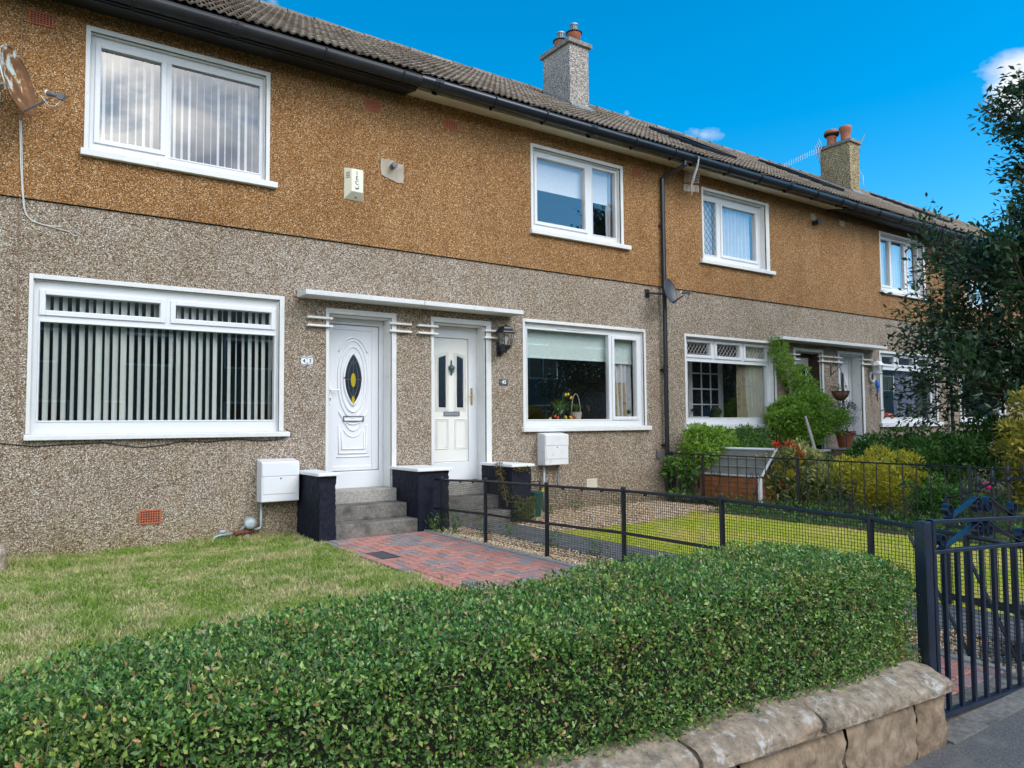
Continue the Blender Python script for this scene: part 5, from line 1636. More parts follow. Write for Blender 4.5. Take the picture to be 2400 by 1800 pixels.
def plaque(x, z, s):
    t = thing('number_plaque', (x, YW, z), 'white ceramic house number tile with the figure ' + {'4': 'four', '3': 'three'}[s] + ' on the wall', 'house number', 'ceramic number tiles')
    pts = []
    for k in range(40):
        a = 2 * PI * k / 40; r = 1 + .07 * math.cos(8 * a); pts.append((x + .037 * r * math.cos(a), z + .064 * r * math.sin(a)))
    b = MB(); b.prism(pts, YW - .016, YW - .002); b.build('tile', M['plasterwhite'], t, bev=.003)
    b = MB()
    for sg in (1, -1):
        for k in range(5): b.lathe([(0, .0016), (.006, .001), (.007, 0)], (x + (k - 2) * .0095, YW - .016, z + sg * (.050 - abs(k - 2) * .006)), 6, Matrix.Rotation(PI / 2, 3, 'X'))
    b.build('scroll_print', M['blueink'], t)
    text(s, (x, YW - .0165, z), .062, M['ink'], t, 'numeral', .001, .0012)
plaque(3.072, 2.068, '4'); plaque(3.148, 2.072, '3')
def plate45():
    t = thing('number_plate', (5.995, YW, 1.84), 'grey slate plate with white number 45 below the black lantern', 'house number')
    MB().box(5.922, 6.068, YW - .012, YW - .001, 1.840, 1.929).build('plate', M['slate'], t, bev=.003)
    text('45', (5.996, YW - .0125, 1.885), .075, M['white'], t, 'numeral', .001, .0015)
    for x in (5.934, 6.056):
        MB().lathe([(0, .003), (.004, .002), (.005, 0)], (x, YW - .012, 1.888), 8, Matrix.Rotation(PI / 2, 3, 'X')).build('screw', M['steel'], t)
plate45()

def lantern(x, y, z, sc, label, mat, arm=True):
    """four-sided wall lantern; z is the eave height"""
    t = thing('wall_lantern', (x, YW, z - .2), label, 'lantern')
    r45 = Matrix.Rotation(PI / 4, 3, 'Z')
    def fr(name, prof, m_, n=4): MB().lathe([(a * sc, h * sc) for a, h in prof], (x, y, z), n, r45).build(name, M[m_], t)
    fr('roof', [(.150, -.012), (.155, 0), (.150, .012), (.112, .052), (.098, .075), (.045, .098), (.02, .105)], mat, 6)
    fr('finial', [(.012, .10), (.018, .112), (.008, .12), (.008, .15), (.0, .155)], mat, 8)
    fr('glass', [(.085, -.170), (.122, -.014)], 'lampglass', 6)
    b = MB()
    for k in range(6):
        a = PI / 4 + 2 * PI * k / 6
        b.tube([(x + .124 * sc * math.cos(a), y + .124 * sc * math.sin(a), z - .012 * sc), (x + .087 * sc * math.cos(a), y + .087 * sc * math.sin(a), z - .172 * sc)], .007 * sc, 4)
    b.build('glazing_bar', M[mat], t)
    fr('bowl', [(.098, -.166), (.100, -.182), (.085, -.20), (.060, -.235), (.030, -.245), (.012, -.285), (0.0, -.29)], mat, 6)
    fr('bulb', [(.012, -.168), (.016, -.13), (.030, -.10), (.034, -.075), (.024, -.045), (0, -.035)], 'white', 10)
    if arm:
        MB().add([(x - .042, YW - .025, z - .315), (x + .042, YW - .025, z - .315), (x + .042, YW, z - .315), (x - .042, YW, z - .315), (x - .042, YW - .025, z - .11), (x + .042, YW - .025, z - .11), (x + .042, YW, z - .11), (x - .042, YW, z - .11)],
                 [(0, 3, 2, 1), (4, 5, 6, 7), (0, 1, 5, 4), (1, 2, 6, 5), (2, 3, 7, 6), (3, 0, 4, 7)]).build('back_plate', M[mat], t, bev=.012)
        b = MB(); b.tube([(x, YW - .02, z - .28), (x, YW - .09, z - .275), (x, y + .04, z - .25), (x, y, z - .22)], [.022, .028, .024, .02], 8); b.build('arm', M[mat], t, smooth=True)
    return t
lantern(5.915, 8.62, 2.572, 1.0, 'black six-sided wall lantern to the right of the door with the brass handle', 'black')

def meter(x0, x1, z0, z1, label, mat, pipes):
    t = thing('meter_box', ((x0 + x1) / 2, YW, z0), label, 'meter box', 'white meter boxes on the wall')
    b = MB(); yf = 8.605
    b.add([(x0, YW, z0), (x1, YW, z0), (x1, YW, z1), (x0, YW, z1), (x0, yf, z0 + .01), (x1, yf, z0 + .01), (x1, yf, z1 - .03), (x0, yf, z1 - .03)],
          [(4, 5, 6, 7), (0, 4, 7, 3), (1, 2, 6, 5), (3, 7, 6, 2), (0, 1, 5, 4), (0, 3, 2, 1)])
    b.build('casing', M[mat], t, bev=.012)
    h = z1 - z0
    d = MB(); d.box(x0 + .018, x1 - .012, yf - .006, yf - .0005, z0 + .20 * h, z0 + .60 * h); d.build('door', M[mat], t, bev=.003)
    d = MB(); d.box(x0 + .006, x1 - .004, yf - .009, yf - .0005, z0 + .61 * h, z1 - .04); d.build('upper_cover', M[mat], t, bev=.004)
    MB().lathe([(.010, 0), (.010, .003), (0, .004)], ((x0 + x1) / 2, yf - .006, z0 + .555 * h), 12, Matrix.Rotation(PI / 2, 3, 'X')).build('lock', M['vgrey'], t, smooth=True)
    for pts, r, m_ in pipes:
        MB().tube(pts, r, 8).build('pipe', M[m_], t, smooth=True)
    return t
meter(2.525, 2.965, .408, .905, 'clean white meter box left of the narrow navy pier', 'meter', [])
meter(6.585, 7.022, .672, 1.158, 'weathered off-white meter box under the window with tulips', 'meterold',
      [([(6.66, 8.73, .69), (6.66, 8.75, .30), (6.66, 8.75, -.02)], .020, 'galv'), ([(6.92, 8.74, .69), (6.92, 8.74, .40), (6.92, 8.70, .33)], .014, 'vgrey')])
def gasfit():
    t = thing('gas_regulator', (2.35, 8.72, 0), 'grey and rusty gas regulator with bent pipes below the clean white meter box', 'gas regulator')
    MB().tube([(2.565, 8.745, .42), (2.565, 8.745, .14), (2.55, 8.74, .115), (2.47, 8.73, .105)], .016, 8).build('pipe', M['galv'], t, smooth=True)
    MB().tube([(2.26, 8.73, .085), (2.10, 8.73, .075), (2.05, 8.72, .06), (2.03, 8.71, -.02)], .018, 8).build('pipe', M['galv'], t, smooth=True)
    MB().tube([(2.47, 8.72, .105), (2.40, 8.70, .10), (2.30, 8.72, .085), (2.25, 8.73, .085)], [.028, .036, .028, .022], 10).build('valve_body', M['rust'], t, smooth=True)
    MB().tube([(2.40, 8.71, .02), (2.40, 8.71, .09)], .025, 10).build('union', M['galv'], t)
    rot = Matrix.Rotation(math.radians(68), 3, 'X')
    MB().lathe([(.045, -.02), (.070, -.012), (.072, .012), (.045, .022), (.022, .03), (0, .034)], (2.425, 8.68, .19), 20, rot).build('diaphragm_housing', M['galv'], t, smooth=True)
    MB().tube([(2.425, 8.70, .17), (2.37, 8.71, .15), (2.32, 8.72, .10)], .022, 8).build('bend', M['galv'], t, smooth=True)
    MB().box(2.10, 2.17, 8.71, 8.75, .09, .13).build('tap', M['galv'], t, bev=.01)
gasfit()

def cable(name, pts, r, mat, label):
    b = MB(); b.tube(pts, r, 6); return tag(b.build(name, M[mat], None, smooth=True), label, 'cable')
cable('cable', [(-.4, YW - .008, 1.145), (.07, YW - .008, 1.142), (.35, YW - .008, 1.105), (.62, YW - .008, 1.118), (.95, YW - .008, 1.13), (1.12, YW - .008, 1.10), (1.30, YW - .008, 1.072), (1.52, YW - .008, 1.09), (1.72, YW - .008, 1.128), (1.98, YW - .008, 1.115), (2.28, YW - .008, 1.142), (2.55, YW - .008, 1.115), (2.78, YW - .008, 1.125), (2.885, YW - .008, 1.17), (2.91, YW - .008, 1.21), (2.86, YW - .008, 1.25)], .005, 'cable_black', 'thin black cable sagging under the lower left window sill')
cable('cable', [(.150, YU - .006, 5.66), (.152, YU - .006, 5.0), (.160, YU - .006, 4.4), (.168, YW - .012, 3.56), (.175, YW - .007, 3.0), (.19, YW - .007, 2.0), (.195, YW - .007, 1.46), (.21, YW - .007, 1.36), (.25, YW - .007, 1.30)], .0045, 'cable_brown', 'long brown cable running straight down the wall at the left edge')
cable('cable', [(.155, YU - .015, 4.35), (.172, YU - .012, 3.9), (.190, YU - .012, 3.65), (.205, YW - .014, 3.50), (.225, YW - .009, 3.42), (.28, YW - .008, 3.36), (.38, YW - .008, 3.335), (.52, YW - .008, 3.335)], .0058, 'cable_white', 'white dish cable curving to a hole below the rusty dish')
cable('cable', [(.168, YU - .015, 4.35), (.186, YU - .012, 3.85), (.200, YU - .012, 3.62), (.214, YW - .014, 3.49), (.24, YW - .009, 3.40), (.33, YW - .008, 3.345), (.50, YW - .008, 3.315), (.60, YW - .008, 3.30), (.64, YW - .008, 3.265), (.69, YW - .008, 3.262)], .0045, 'cable_white', 'second thinner white cable below the rusty dish, ending in a hook')
def bellbox():
    b = MB(); b.box(9.045, 9.125, YW - .04, YW - .001, .70, .83); o = b.build('junction_box', M['vgrey'], None, bev=.006); tag(o, 'small grey junction box left of the downpipe foot', 'junction box')
    cable('cable', [(9.09, YW - .02, .70), (9.10, YW - .03, .63), (9.16, YW - .05, .60), (9.20, YW - .04, .66)], .004, 'cable_black', 'thin black lead looping from the junction box to the downpipe')
bellbox()
def meterhose():
    cable('cable', [(6.30, 8.74, .45), (6.50, 8.73, .45), (6.575, 8.73, .44), (6.585, 8.73, .38), (6.585, 8.73, -.02)], .010, 'cable_black', 'black pipe bending down beside the navy pier with creeper')
meterhose()

def aerial(name, label, mastpts, boom0, boom1, up, nel, el0, el1, panel=None, mat='galv'):
    t = thing(name, mastpts[0], label, 'tv aerial', 'television aerials')
    MB().tube(mastpts, .013, 8).build('mast', M[mat], t, smooth=True)
    a, c = Vector(boom0), Vector(boom1); d = (c - a).normalized(); u_ = Vector(up).normalized(); s = d.cross(u_).normalized()
    MB().tube([a, c], .009, 6).build('boom', M[mat], t)
    b = MB()
    for k in range(nel):
        q = k / (nel - 1); p = a + (c - a) * q; L_ = el0 + (el1 - el0) * q; b.tube([p - u_ * L_, p + u_ * L_], .0042, 4)
    o = b.build('directors', M[mat], t); o['kind'] = 'stuff'
    if panel:
        w, h = panel; b = MB()
        for sg in (-1, 1):
            n = (d * .35 + u_ * sg).normalized(); e = n
            o0 = a - d * .03 + u_ * sg * .03
            for k in range(7): p = o0 + e * (h * k / 6); b.tube([p - s * w, p + s * w], .0035, 4)
            for q in (-1, -.33, .33, 1): b.tube([o0 + s * w * q, o0 + s * w * q + e * h], .0035, 4)
        b.build('reflector_grid', M[mat], t)
    return t
aerial('tv_aerial', 'white television aerial with grid reflector hanging under the gutter by the downpipe', [(9.80, YU, 5.28), (9.80, YU - .20, 5.28), (9.80, YU - .20, 5.40), (9.80, YU - .20, 5.20)], (9.80, YU - .20, 5.42), (9.50, YU - .62, 5.60), (.25, .1, 1), 9, .13, .10, (.12, .16), 'cable_white')
aerial('tv_aerial', 'slim television aerial pointing left from the far golden chimney', [(18.84, 11.75, 8.45), (18.72, 11.75, 8.43), (18.66, 11.74, 8.50), (18.62, 11.73, 8.78), (18.60, 11.72, 8.86)], (18.60, 11.72, 8.80), (17.72, 12.2, 8.33), (.25, .15, 1), 16, .10, .07, (.16, .20), 'steel')
aerial('tv_aerial', 'upright aerial bracketed to the right side of the far golden chimney', [(19.30, 11.1, 8.30), (19.50, 11.1, 8.28), (19.50, 11.1, 8.95)], (19.50, 11.10, 8.75), (19.70, 11.0, 9.25), (1, .3, -.2), 7, .09, .07, (.07, .09), 'galv')
cable('cable', [(19.33, 11.05, 8.25), (19.40, 10.92, 8.0), (19.38, 10.90, 7.8), (19.40, 10.9, 7.6)], .006, 'cable_white', 'loose pale lead hanging from the upright aerial on the far chimney')

# ------------------------------------------------------------------ behind the glass
def vblind(x0, x1, z0, z1, y, pitch, ang, mat, label):
    t = thing('vertical_blind', ((x0 + x1) / 2, y, z1), label, 'blind')
    MB().box(x0 - .02, x1 + .02, y - .02, y + .02, z1, z1 + .03).build('head_rail', M['white'], t)
    n = int((x1 - x0) / pitch); me = None
    for k in range(n + 1):
        w = .0445
        if me is None:
            b = MB(); vs = []
            for j in range(5):
                u_ = -1 + j / 2; vs += [(u_ * w, .006 * (1 - u_ * u_), z0 - z1), (u_ * w, .006 * (1 - u_ * u_), 0)]
            b.add(vs, [(2 * j, 2 * j + 2, 2 * j + 3, 2 * j + 1) for j in range(4)]); me = b.mesh('slat', M[mat], (0, 0, 0), True)
        o = link('slat', me, t, (x0 + k * pitch, y, z1)); o.rotation_euler = (0, 0, ang + random.gauss(0, .10) + .12 * math.sin(k * .55))
    return t
vblind(.36, 2.77, 1.315, 2.72, 8.965, .0785, math.radians(50), 'fabric', 'pale green vertical blind in the lower left window')
vblind(.83, 2.57, 4.25, 5.40, 8.985, .0790, math.radians(64), 'fabricup', 'white vertical blind in the upper left window behind cloud reflections')
def roller(x0, x1, z0, z1, y, label, mat='roller'):
    t = thing('roller_blind', ((x0 + x1) / 2, y, z1), label, 'blind', 'roller blinds')
    MB().box(x0, x1, y - .002, y + .002, z0 + .02, z1).build('cloth', M[mat], t)
    MB().box(x0, x1, y - .006, y + .006, z0, z0 + .022).build('bottom_bar', M[mat], t, bev=.004)
    b = MB(); b.tube([(x0, y, z1 + .02), (x1, y, z1 + .02)], .022, 10); b.build('roll', M[mat], t)
roller(6.50, 8.17, 2.275, 2.71, 8.975, 'pale green roller blind half down above the tulips')
roller(8.24, 8.70, 2.255, 2.70, 8.98, 'narrow cream roller blind beside the gathered curtain')
roller(6.69, 7.72, 4.86, 5.37, 8.97, 'white roller blind half down in the upper window left of the downpipe', 'fabricup')
roller(7.82, 8.20, 4.85, 5.37, 8.975, 'narrow white roller blind in the right light of the upper window by the downpipe', 'fabricup')
def curtain(x0, x1, z0, z1, y, folds, amp, mat, label, lean=0.0, group=None):
    n = folds * 8; b = MB(); vs = []
    zs = [z0 + (z1 - z0) * j / 6 for j in range(7)]
    for i in range(n + 1):
        u_ = i / n
        for j, z in enumerate(zs):
            q = 1 - j / 6
            x = x0 + (x1 - x0) * u_ * (1 - lean * q * .5) + lean * q * (x1 - x0) * (.5 if lean > 0 else 0)
            vs.append((x, y + amp * math.sin(u_ * folds * 2 * PI + .6 * math.sin(q * 2)) + .01 * math.sin(u_ * 9 + q * 3), z))
    b.add(vs, [(i * 7 + j, (i + 1) * 7 + j, (i + 1) * 7 + j + 1, i * 7 + j + 1) for i in range(n) for j in range(6)])
    return tag(b.build('curtain', M[mat], None, smooth=True), label, 'curtain', group)
curtain(8.28, 8.72, 1.36, 2.30, 9.03, 4, .035, 'voile', 'white gathered curtain in the right light of the tulip window', .35)
curtain(8.28, 8.56, 1.36, 1.95, 9.00, 3, .02, 'flora', 'grey leaf-patterned curtain edge low in the tulip window', -.3)
curtain(8.19, 8.36, 4.25, 5.38, 8.99, 2, .02, 'voile', 'pale curtain strip at the right of the upper window by the downpipe')
curtain(10.40, 10.82, 4.28, 5.34, 9.02, 5, .02, 'voile', 'white net curtain behind the diamond leaded upper pane')
curtain(10.98, 11.90, 4.28, 5.32, 9.02, 9, .03, 'voile', 'white net curtain in the wide light right of the leaded upper pane')
curtain(11.72, 12.22, 1.34, 2.72, 9.03, 4, .04, 'curtain', 'cream curtain drawn aside in the leaded lower window', .25)
curtain(11.50, 11.74, 1.34, 2.72, 9.05, 2, .03, 'flora', 'flowered curtain edge beside the cream curtain in the leaded lower window')
curtain(16.40, 16.72, 4.3, 5.44, 9.0, 4, .02, 'voile', 'pale net curtain in the left light of the far upper window')
curtain(16.88, 17.42, 4.3, 5.44, 9.0, 5, .02, 'voile', 'pale net curtain in the middle light of the far upper window')
curtain(17.72, 18.02, 4.3, 5.44, 9.0, 3, .02, 'voile', 'pale net curtain in the right light of the far upper window')
curtain(17.05, 17.95, 1.36, 2.50, 9.02, 8, .03, 'lilac', 'lilac net curtain in the far lower window')
curtain(17.98, 18.30, 1.36, 2.50, 9.04, 4, .03, 'room', 'brown curtain at the right of the far lower window')
curtain(20.45, 21.95, 4.3, 5.44, 9.0, 12, .02, 'voile', 'pale net curtain in the farthest upper window beside the tree')
MB().box(6.39, 8.79, 8.925, 9.06, 1.300, 1.335).build('window_board', M['white'], h45, bev=.004)
MB().box(9.83, 12.26, 8.975, 9.10, 1.300, 1.335).build('window_board', M['white'], h47, bev=.004)
MB().box(16.1, 18.5, 8.945, 9.10, 1.300, 1.335).build('window_board', M['white'], h49, bev=.004)

def blades(n, base, hgt, spread, wid, seed=0):
    """strap leaves arching from a point"""
    r = np.random.default_rng(seed); V = []; F = []
    for k in range(n):
        a = r.uniform(0, 2 * PI); L_ = hgt * r.uniform(.6, 1.15); sp = spread * r.uniform(.3, 1.0)
        s = np.array([-math.sin(a), math.cos(a), 0]); bb = len(V)
        for j in range(5):
            q = j / 4; w = wid * (1 - q ** 2) * (.5 + q)
            p = np.array([base[0] + math.cos(a) * sp * q ** 1.4, base[1] + math.sin(a) * sp * q ** 1.4, base[2] + L_ * (q - .35 * q ** 3 * (sp / spread))])
            V += [p - s * w, p + s * w]
        for j in range(4): F.append((bb + 2 * j, bb + 2 * j + 1, bb + 2 * j + 3, bb + 2 * j + 2))
    return np.array(V), np.array(F)
def tulips():
    t = thing('tulip_vase', (7.20, 9.0, 1.335), 'glass vase of drooping yellow and red tulips inside the window', 'flowers')
    MB().lathe([(.05, 0), (.055, .02), (.045, .08), (.06, .16), (.055, .165)], (7.20, 9.0, 1.335), 14).build('vase', M['lampglass'], t, smooth=True)
    V, F = blades(60, (7.20, 9.0, 1.40), .30, .27, .013, 2); o = fast('leaves', V, F, M['leaf_weed'], t, wl(t), True); o['kind'] = 'stuff'
    st = MB()
    heads = [(7.27, 8.98, 1.70, 'petal_yel'), (7.33, 9.0, 1.71, 'petal_yel'), (7.36, 8.97, 1.66, 'petal_yel'), (7.06, 8.95, 1.42, 'petal_red'), (6.96, 8.94, 1.375, 'petal_yel'), (7.10, 8.94, 1.40, 'petal_red'), (7.22, 8.93, 1.41, 'petal_yel'), (7.31, 8.93, 1.40, 'petal_yel'), (7.38, 8.93, 1.40, 'petal_red')]
    for x, y, z, m in heads:
        st.tube([(7.20, 9.0, 1.42), ((7.2 + x) / 2, (9.0 + y) / 2, max(z, 1.5) + .05), (x, y, z + .0)], .004, 5)
        q = Vector((x - 7.2, y - 9, .25 if z > 1.5 else -.12)).to_track_quat('Z', 'Y').to_matrix()
        MB().lathe([(.006, 0), (.020, .015), (.022, .035), (.012, .058), (0, .064)], (x, y, z), 8, q).build('bloom', M[m], t, smooth=True)
    st.build('stems', M['leaf_mid'], t)
tulips()
def basketplant():
    t = thing('flower_basket', (7.50, 9.0, 1.335), 'pale wicker basket with a tall hoop handle and a small plant inside the window', 'basket')
    MB().lathe([(.07, 0), (.085, .06), (.092, .12), (.097, .125), (.09, .13), (.085, .12)], (7.50, 9.0, 1.335), 16).build('basket', M['wicker'], t)
    MB().tube(arc(7.50, 1.46, .088, .29, 0, 180, 9.0, 20), .007, 6).build('handle', M['wicker'], t, smooth=True)
    V, F = blades(60, (7.50, 9.0, 1.45), .17, .13, .012, 5); o = fast('leaves', V, F, M['leaf_weed'], t, wl(t), True); o['kind'] = 'stuff'
basketplant()
def pottedplant():
    t = thing('pot_plant', (8.62, 9.0, 1.335), 'small green plant in a white pot in the narrow window light', 'pot plant')
    MB().lathe([(.045, 0), (.055, .08), (.06, .085), (.055, .09), (.05, .08)], (8.62, 8.99, 1.335), 16).build('pot', M['plasterwhite'], t, smooth=True)
    V, F = blades(36, (8.62, 8.99, 1.42), .12, .13, .010, 8); o = fast('leaves', V, F, M['leaf_mid'], t, wl(t), True); o['kind'] = 'stuff'
pottedplant()
def inner_glazed_door():
    t = thing('glazed_door', (11.4, 9.75, .52), 'white glazed room door standing inside the leaded lower window', 'door')
    x0, x1, z0, z1, y = 10.88, 11.88, .53, 2.62, 9.70
    b = MB(); xs = [x0, x0 + .11, x0 + .36, x0 + .385, x0 + .625, x0 + .65, x1 - .13, x1]; zs = [z0, 1.40, 1.62, 1.645, 1.92, 1.945, 2.22, 2.245, 2.50, z1]
    for i in range(7):
        for j in range(9):
            hole = i in (1, 3, 5) and j in (1, 3, 5, 7)
            if not hole: b.box(xs[i], xs[i + 1], y, y + .04, zs[j], zs[j + 1])
    b.build('leaf', M['white'], t)
    for i in (1, 3, 5):
        for j in (1, 3, 5, 7): MB().box(xs[i], xs[i + 1], y + .015, y + .02, zs[j], zs[j + 1]).build('pane', M['doorglass'], t)
    MB().lathe([(.012, 0), (.014, .03), (.032, .045), (.03, .065), (0, .07)], (x0 + .055, y, 1.52), 10, Matrix.Rotation(PI / 2, 3, 'X')).build('knob', M['dark'], t, smooth=True)
inner_glazed_door()
def dog():
    """sitting dog, head and chest above the window board"""
    me = bpy.data.meshes.new('dog'); x, y, z = 10.93, 9.16, .95
    V = [(0, .10, 0), (0, .02, .18), (0, -.01, .36), (0, -.03, .46), (0, -.06, .545), (0, -.12, .545), (0, -.19, .525), (.05, -.03, .60), (.075, -.02, .55), (-.05, -.03, .60), (-.075, -.02, .55), (.06, -.06, .15), (.06, -.07, -.12), (-.06, -.06, .15), (-.06, -.07, -.12)]
    Ed = [(0, 1), (1, 2), (2, 3), (3, 4), (4, 5), (5, 6), (4, 7), (7, 8), (4, 9), (9, 10), (1, 11), (11, 12), (1, 13), (13, 14)]
    R_ = [.15, .14, .115, .085, .082, .06, .042, .03, .018, .03, .018, .05, .035, .05, .035]
    me.from_pydata([(a, b, c) for a, b, c in V], Ed, []); me.materials.append(M['dog'])
    o = link('dog', me, None, (x, y, z))
    o.modifiers.new('skin', 'SKIN'); sv = me.skin_vertices[0].data
    for i, r in enumerate(R_): sv[i].radius = (r, r)
    sv[0].use_root = True
    o.modifiers.new('subsurf', 'SUBSURF').levels = 2
    tag(o, 'black dog sitting behind the glass, looking out of the leaded lower window', 'dog')
dog()
def bottle():
    b = MB(); b.lathe([(.035, 0), (.038, .02), (.036, .13), (.014, .17), (.013, .22), (.0, .225)], (17.55, 9.02, 1.335), 12)
    tag(b.build('bottle', M['binplastic'], None, smooth=True), 'green bottle standing inside the far lower window', 'bottle')
    b = MB(); b.lathe([(.0, .0), (.20, 0), (.22, .04), (.18, .11), (.08, .14), (0, .145)], (16.62, 9.06, 1.335), 16)
    tag(b.build('cushion', M['petal_red'], None, smooth=True), 'red cushion inside the far lower window', 'cushion')
bottle()

# ------------------------------------------------------------------ plants
def lumps(c, r, K, lr, seed, flat=1.0):
    g = np.random.default_rng(seed); d = unit(g.normal(0, 1, (K, 3))); q = g.uniform(.25, .92, (K, 1)) ** .6
    C = np.array(c) + d * np.array(r) * q
    return C, lr * g.uniform(.7, 1.3, K)
def foliage(name, C, R_, n, L_, W_, mat, parent, seed, up=.35, zmin=.0, jitter=.6, squash=.85):
    g = np.random.default_rng(seed)
    w = R_ ** 2; idx = g.choice(len(C), n, p=w / w.sum())
    d = unit(g.normal(0, 1, (n, 3))); d[:, 2] = np.abs(d[:, 2]) * np.where(g.uniform(0, 1, n) > .28, 1, -1)
    rad = (R_[idx] * g.uniform(.45, 1.08, n) ** .6)[:, None]
    P = C[idx] + d * rad * np.array([1, 1, squash])
    P[:, 2] = np.maximum(P[:, 2], zmin + g.uniform(0, .05, n))
    D = unit(d * .7 + g.normal(0, jitter, (n, 3)) + np.array([0, 0, up]))
    Q = unit(d * .6 + g.normal(0, .5, (n, 3)) + np.array([0, 0, .5]))
    ll = L_ * g.uniform(.6, 1.35, n)
    V, F = leaf_arrays(P, D, Q, ll, ll * W_ / L_ * g.uniform(.8, 1.2, n))
    o = fast(name, V, F, M[mat], parent, wl(parent)); o['kind'] = 'stuff'
    return o
def stems(t, base, C, n, r, mat='bark', seed=1):
    g = random.Random(seed); b = MB()
    for k in range(n):
        e = Vector(C[g.randrange(len(C))]); s = Vector((base[0] + g.uniform(-.06, .06), base[1] + g.uniform(-.06, .06), base[2])); m = s.lerp(e, .5) + Vector((g.gauss(0, .05), g.gauss(0, .05), g.uniform(0, .12)))
        b.tube([s, m, e], [r, r * .75, r * .35], 5)
    b.build('stems', M[mat], t)
def shrub(name, label, c, r, K, lr, n, L_, W_, mat, seed, group=None, cat='shrub', extra=None, up=.35, nst=8):
    t = thing(name, (c[0], c[1], max(0, c[2] - r[2])), label, cat, group)
    C, R_ = lumps(c, r, K, lr, seed); C[:, 2] = np.maximum(C[:, 2], .06)
    foliage('foliage', C, R_, n, L_, W_, mat, t, seed + 1, up)
    stems(t, (c[0], c[1], 0 if c[2] - r[2] < .4 else c[2] - r[2]), C, nst, .010, seed=seed)
    return t, C, R_
shrub('bright_shrub', 'bright lime green rounded shrub over the cold frame, right of the downpipe', (9.72, 8.30, .78), (.58, .34, .50), 46, .17, 8600, .062, .025, 'leaf_lime', 11)
shrub('leafy_creeper', 'broad-leaved green creeper round the foot of the downpipe', (9.22, 8.50, .32), (.24, .22, .42), 12, .10, 520, .085, .055, 'leaf_weed', 13, cat='creeper', up=.1)
shrub('low_shrub', 'loose pale green low shrub under the leaded lower window', (10.85, 8.30, .78), (.75, .30, .35), 34, .15, 5200, .060, .020, 'leaf_weed', 17)
def climber():
    t = thing('climbing_plant', (12.55, 8.6, 0), 'lime green climber growing up beside the overgrown doorway', 'climbing plant')
    C = []; R_ = []
    path = [(12.18, 8.66, 2.80, .13), (12.22, 8.64, 2.68, .17), (12.22, 8.64, 2.55, .18), (12.28, 8.62, 2.42, .18), (12.38, 8.62, 2.28, .19), (12.50, 8.60, 2.14, .21), (12.64, 8.58, 2.02, .22), (12.80, 8.56, 2.25, .16), (12.95, 8.56, 2.0, .20), (12.80, 8.55, 1.86, .24), (13.05, 8.5, 1.80, .20)]
    for x, y, z, r in path: C.append((x, y, z)); R_.append(r)
    g = np.random.default_rng(5)
    for k in range(46):
        d = unit(g.normal(0, 1, (1, 3)))[0]; C.append((12.62 + d[0] * .92, 8.36 + d[1] * .34, 1.33 + d[2] * .36)); R_.append(g.uniform(.15, .24))
    C = np.array(C); R_ = np.array(R_)
    foliage('foliage', C, R_, 17500, .062, .024, 'leaf_lime', t, 6, .15)
    b = MB(); b.tube([(12.75, 8.6, .0), (12.72, 8.62, .9), (12.62, 8.66, 1.6), (12.55, 8.66, 2.0), (12.40, 8.68, 2.4), (12.26, 8.70, 2.8), (12.24, 8.70, 2.97)], [.035, .032, .028, .026, .02, .014, .008], 8); b.build('stem', M['greywood'], t, smooth=True)
climber()
def pole():
    b = MB(); b.tube([(11.50, 7.64, 1.38), (11.52, 7.56, 1.05), (11.48, 7.44, .72), (11.50, 7.36, .45), (11.49, 7.25, .02)], [.020, .028, .030, .028, .032], 8)
    tag(b.build('support_pole', M['greywood'], None, smooth=True), 'pale bare branch leaning as a prop in front of the climber', 'branch')
pole()
def pieris():
    t, C, R_ = shrub('pieris_shrub', 'shrub with red and yellow young shoots behind the railings', (10.0, 6.80, .48), (.32, .62, .46), 40, .15, 5600, .085, .024, 'leaf_pale', 23)
    foliage('dark_leaves', C, R_ * .8, 1700, .075, .020, 'leaf_mid', t, 24)
    g = random.Random(4)
    spots = [(9.78, 7.02, .92), (9.78, 6.62, .80), (9.76, 7.12, .42), (9.75, 6.88, .32), (9.85, 6.70, .86), (9.77, 6.78, .93)]
    ys = [(9.78, 7.30, .70), (9.75, 6.98, .58), (9.72, 6.72, .50), (9.72, 7.10, .22), (9.74, 6.60, .68), (9.8, 7.25, .50), (9.76, 7.34, .58)]
    for lst, mat in ((spots, 'leaf_red'), (ys, 'leaf_yel')):
        for p in lst:
            n = 26; gg = np.random.default_rng(int(p[1] * 1000)); D = unit(gg.normal(0, .6, (n, 3)) + np.array([-.5, -.3, .6]))
            V, F = leaf_arrays(np.tile(np.array([p]), (n, 1)), D, unit(gg.normal(0, 1, (n, 3))), gg.uniform(.08, .13, n), gg.uniform(.022, .034, n))
            fast('shoot', V, F, M[mat], t, wl(t))
pieris()
shrub('golden_shrub', 'golden yellow feathery shrub behind the middle of the railings', (10.02, 5.55, .46), (.46, .60, .42), 60, .14, 10500, .052, .014, 'leaf_gold', 31, up=.6)
shrub('green_shrub', 'large fresh green shrub between the golden shrub and the far lower window', (12.4, 6.15, .62), (.95, 1.0, .55), 60, .22, 9500, .080, .034, 'leaf_mid', 37)
shrub('fern_shrub', 'soft mid green low shrub behind the railings beside the gate finials', (9.62, 4.55, .28), (.26, .48, .26), 26, .12, 3600, .055, .020, 'leaf_mid', 41)
t_, C_, R_ = shrub('yellow_shrub', 'tall yellow-bronze shrub at the right edge in front of the dark tree', (10.35, 3.75, .86), (.42, .50, .76), 60, .15, 5200, .075, .034, 'leaf_bronze', 43, up=.2)
b = MB(); b.lathe([(.0, -.05), (.035, -.03), (.05, 0), (.04, .035), (.0, .05)], (9.86, 4.12, .50), 8, Matrix.Rotation(.5, 3, 'Y'))
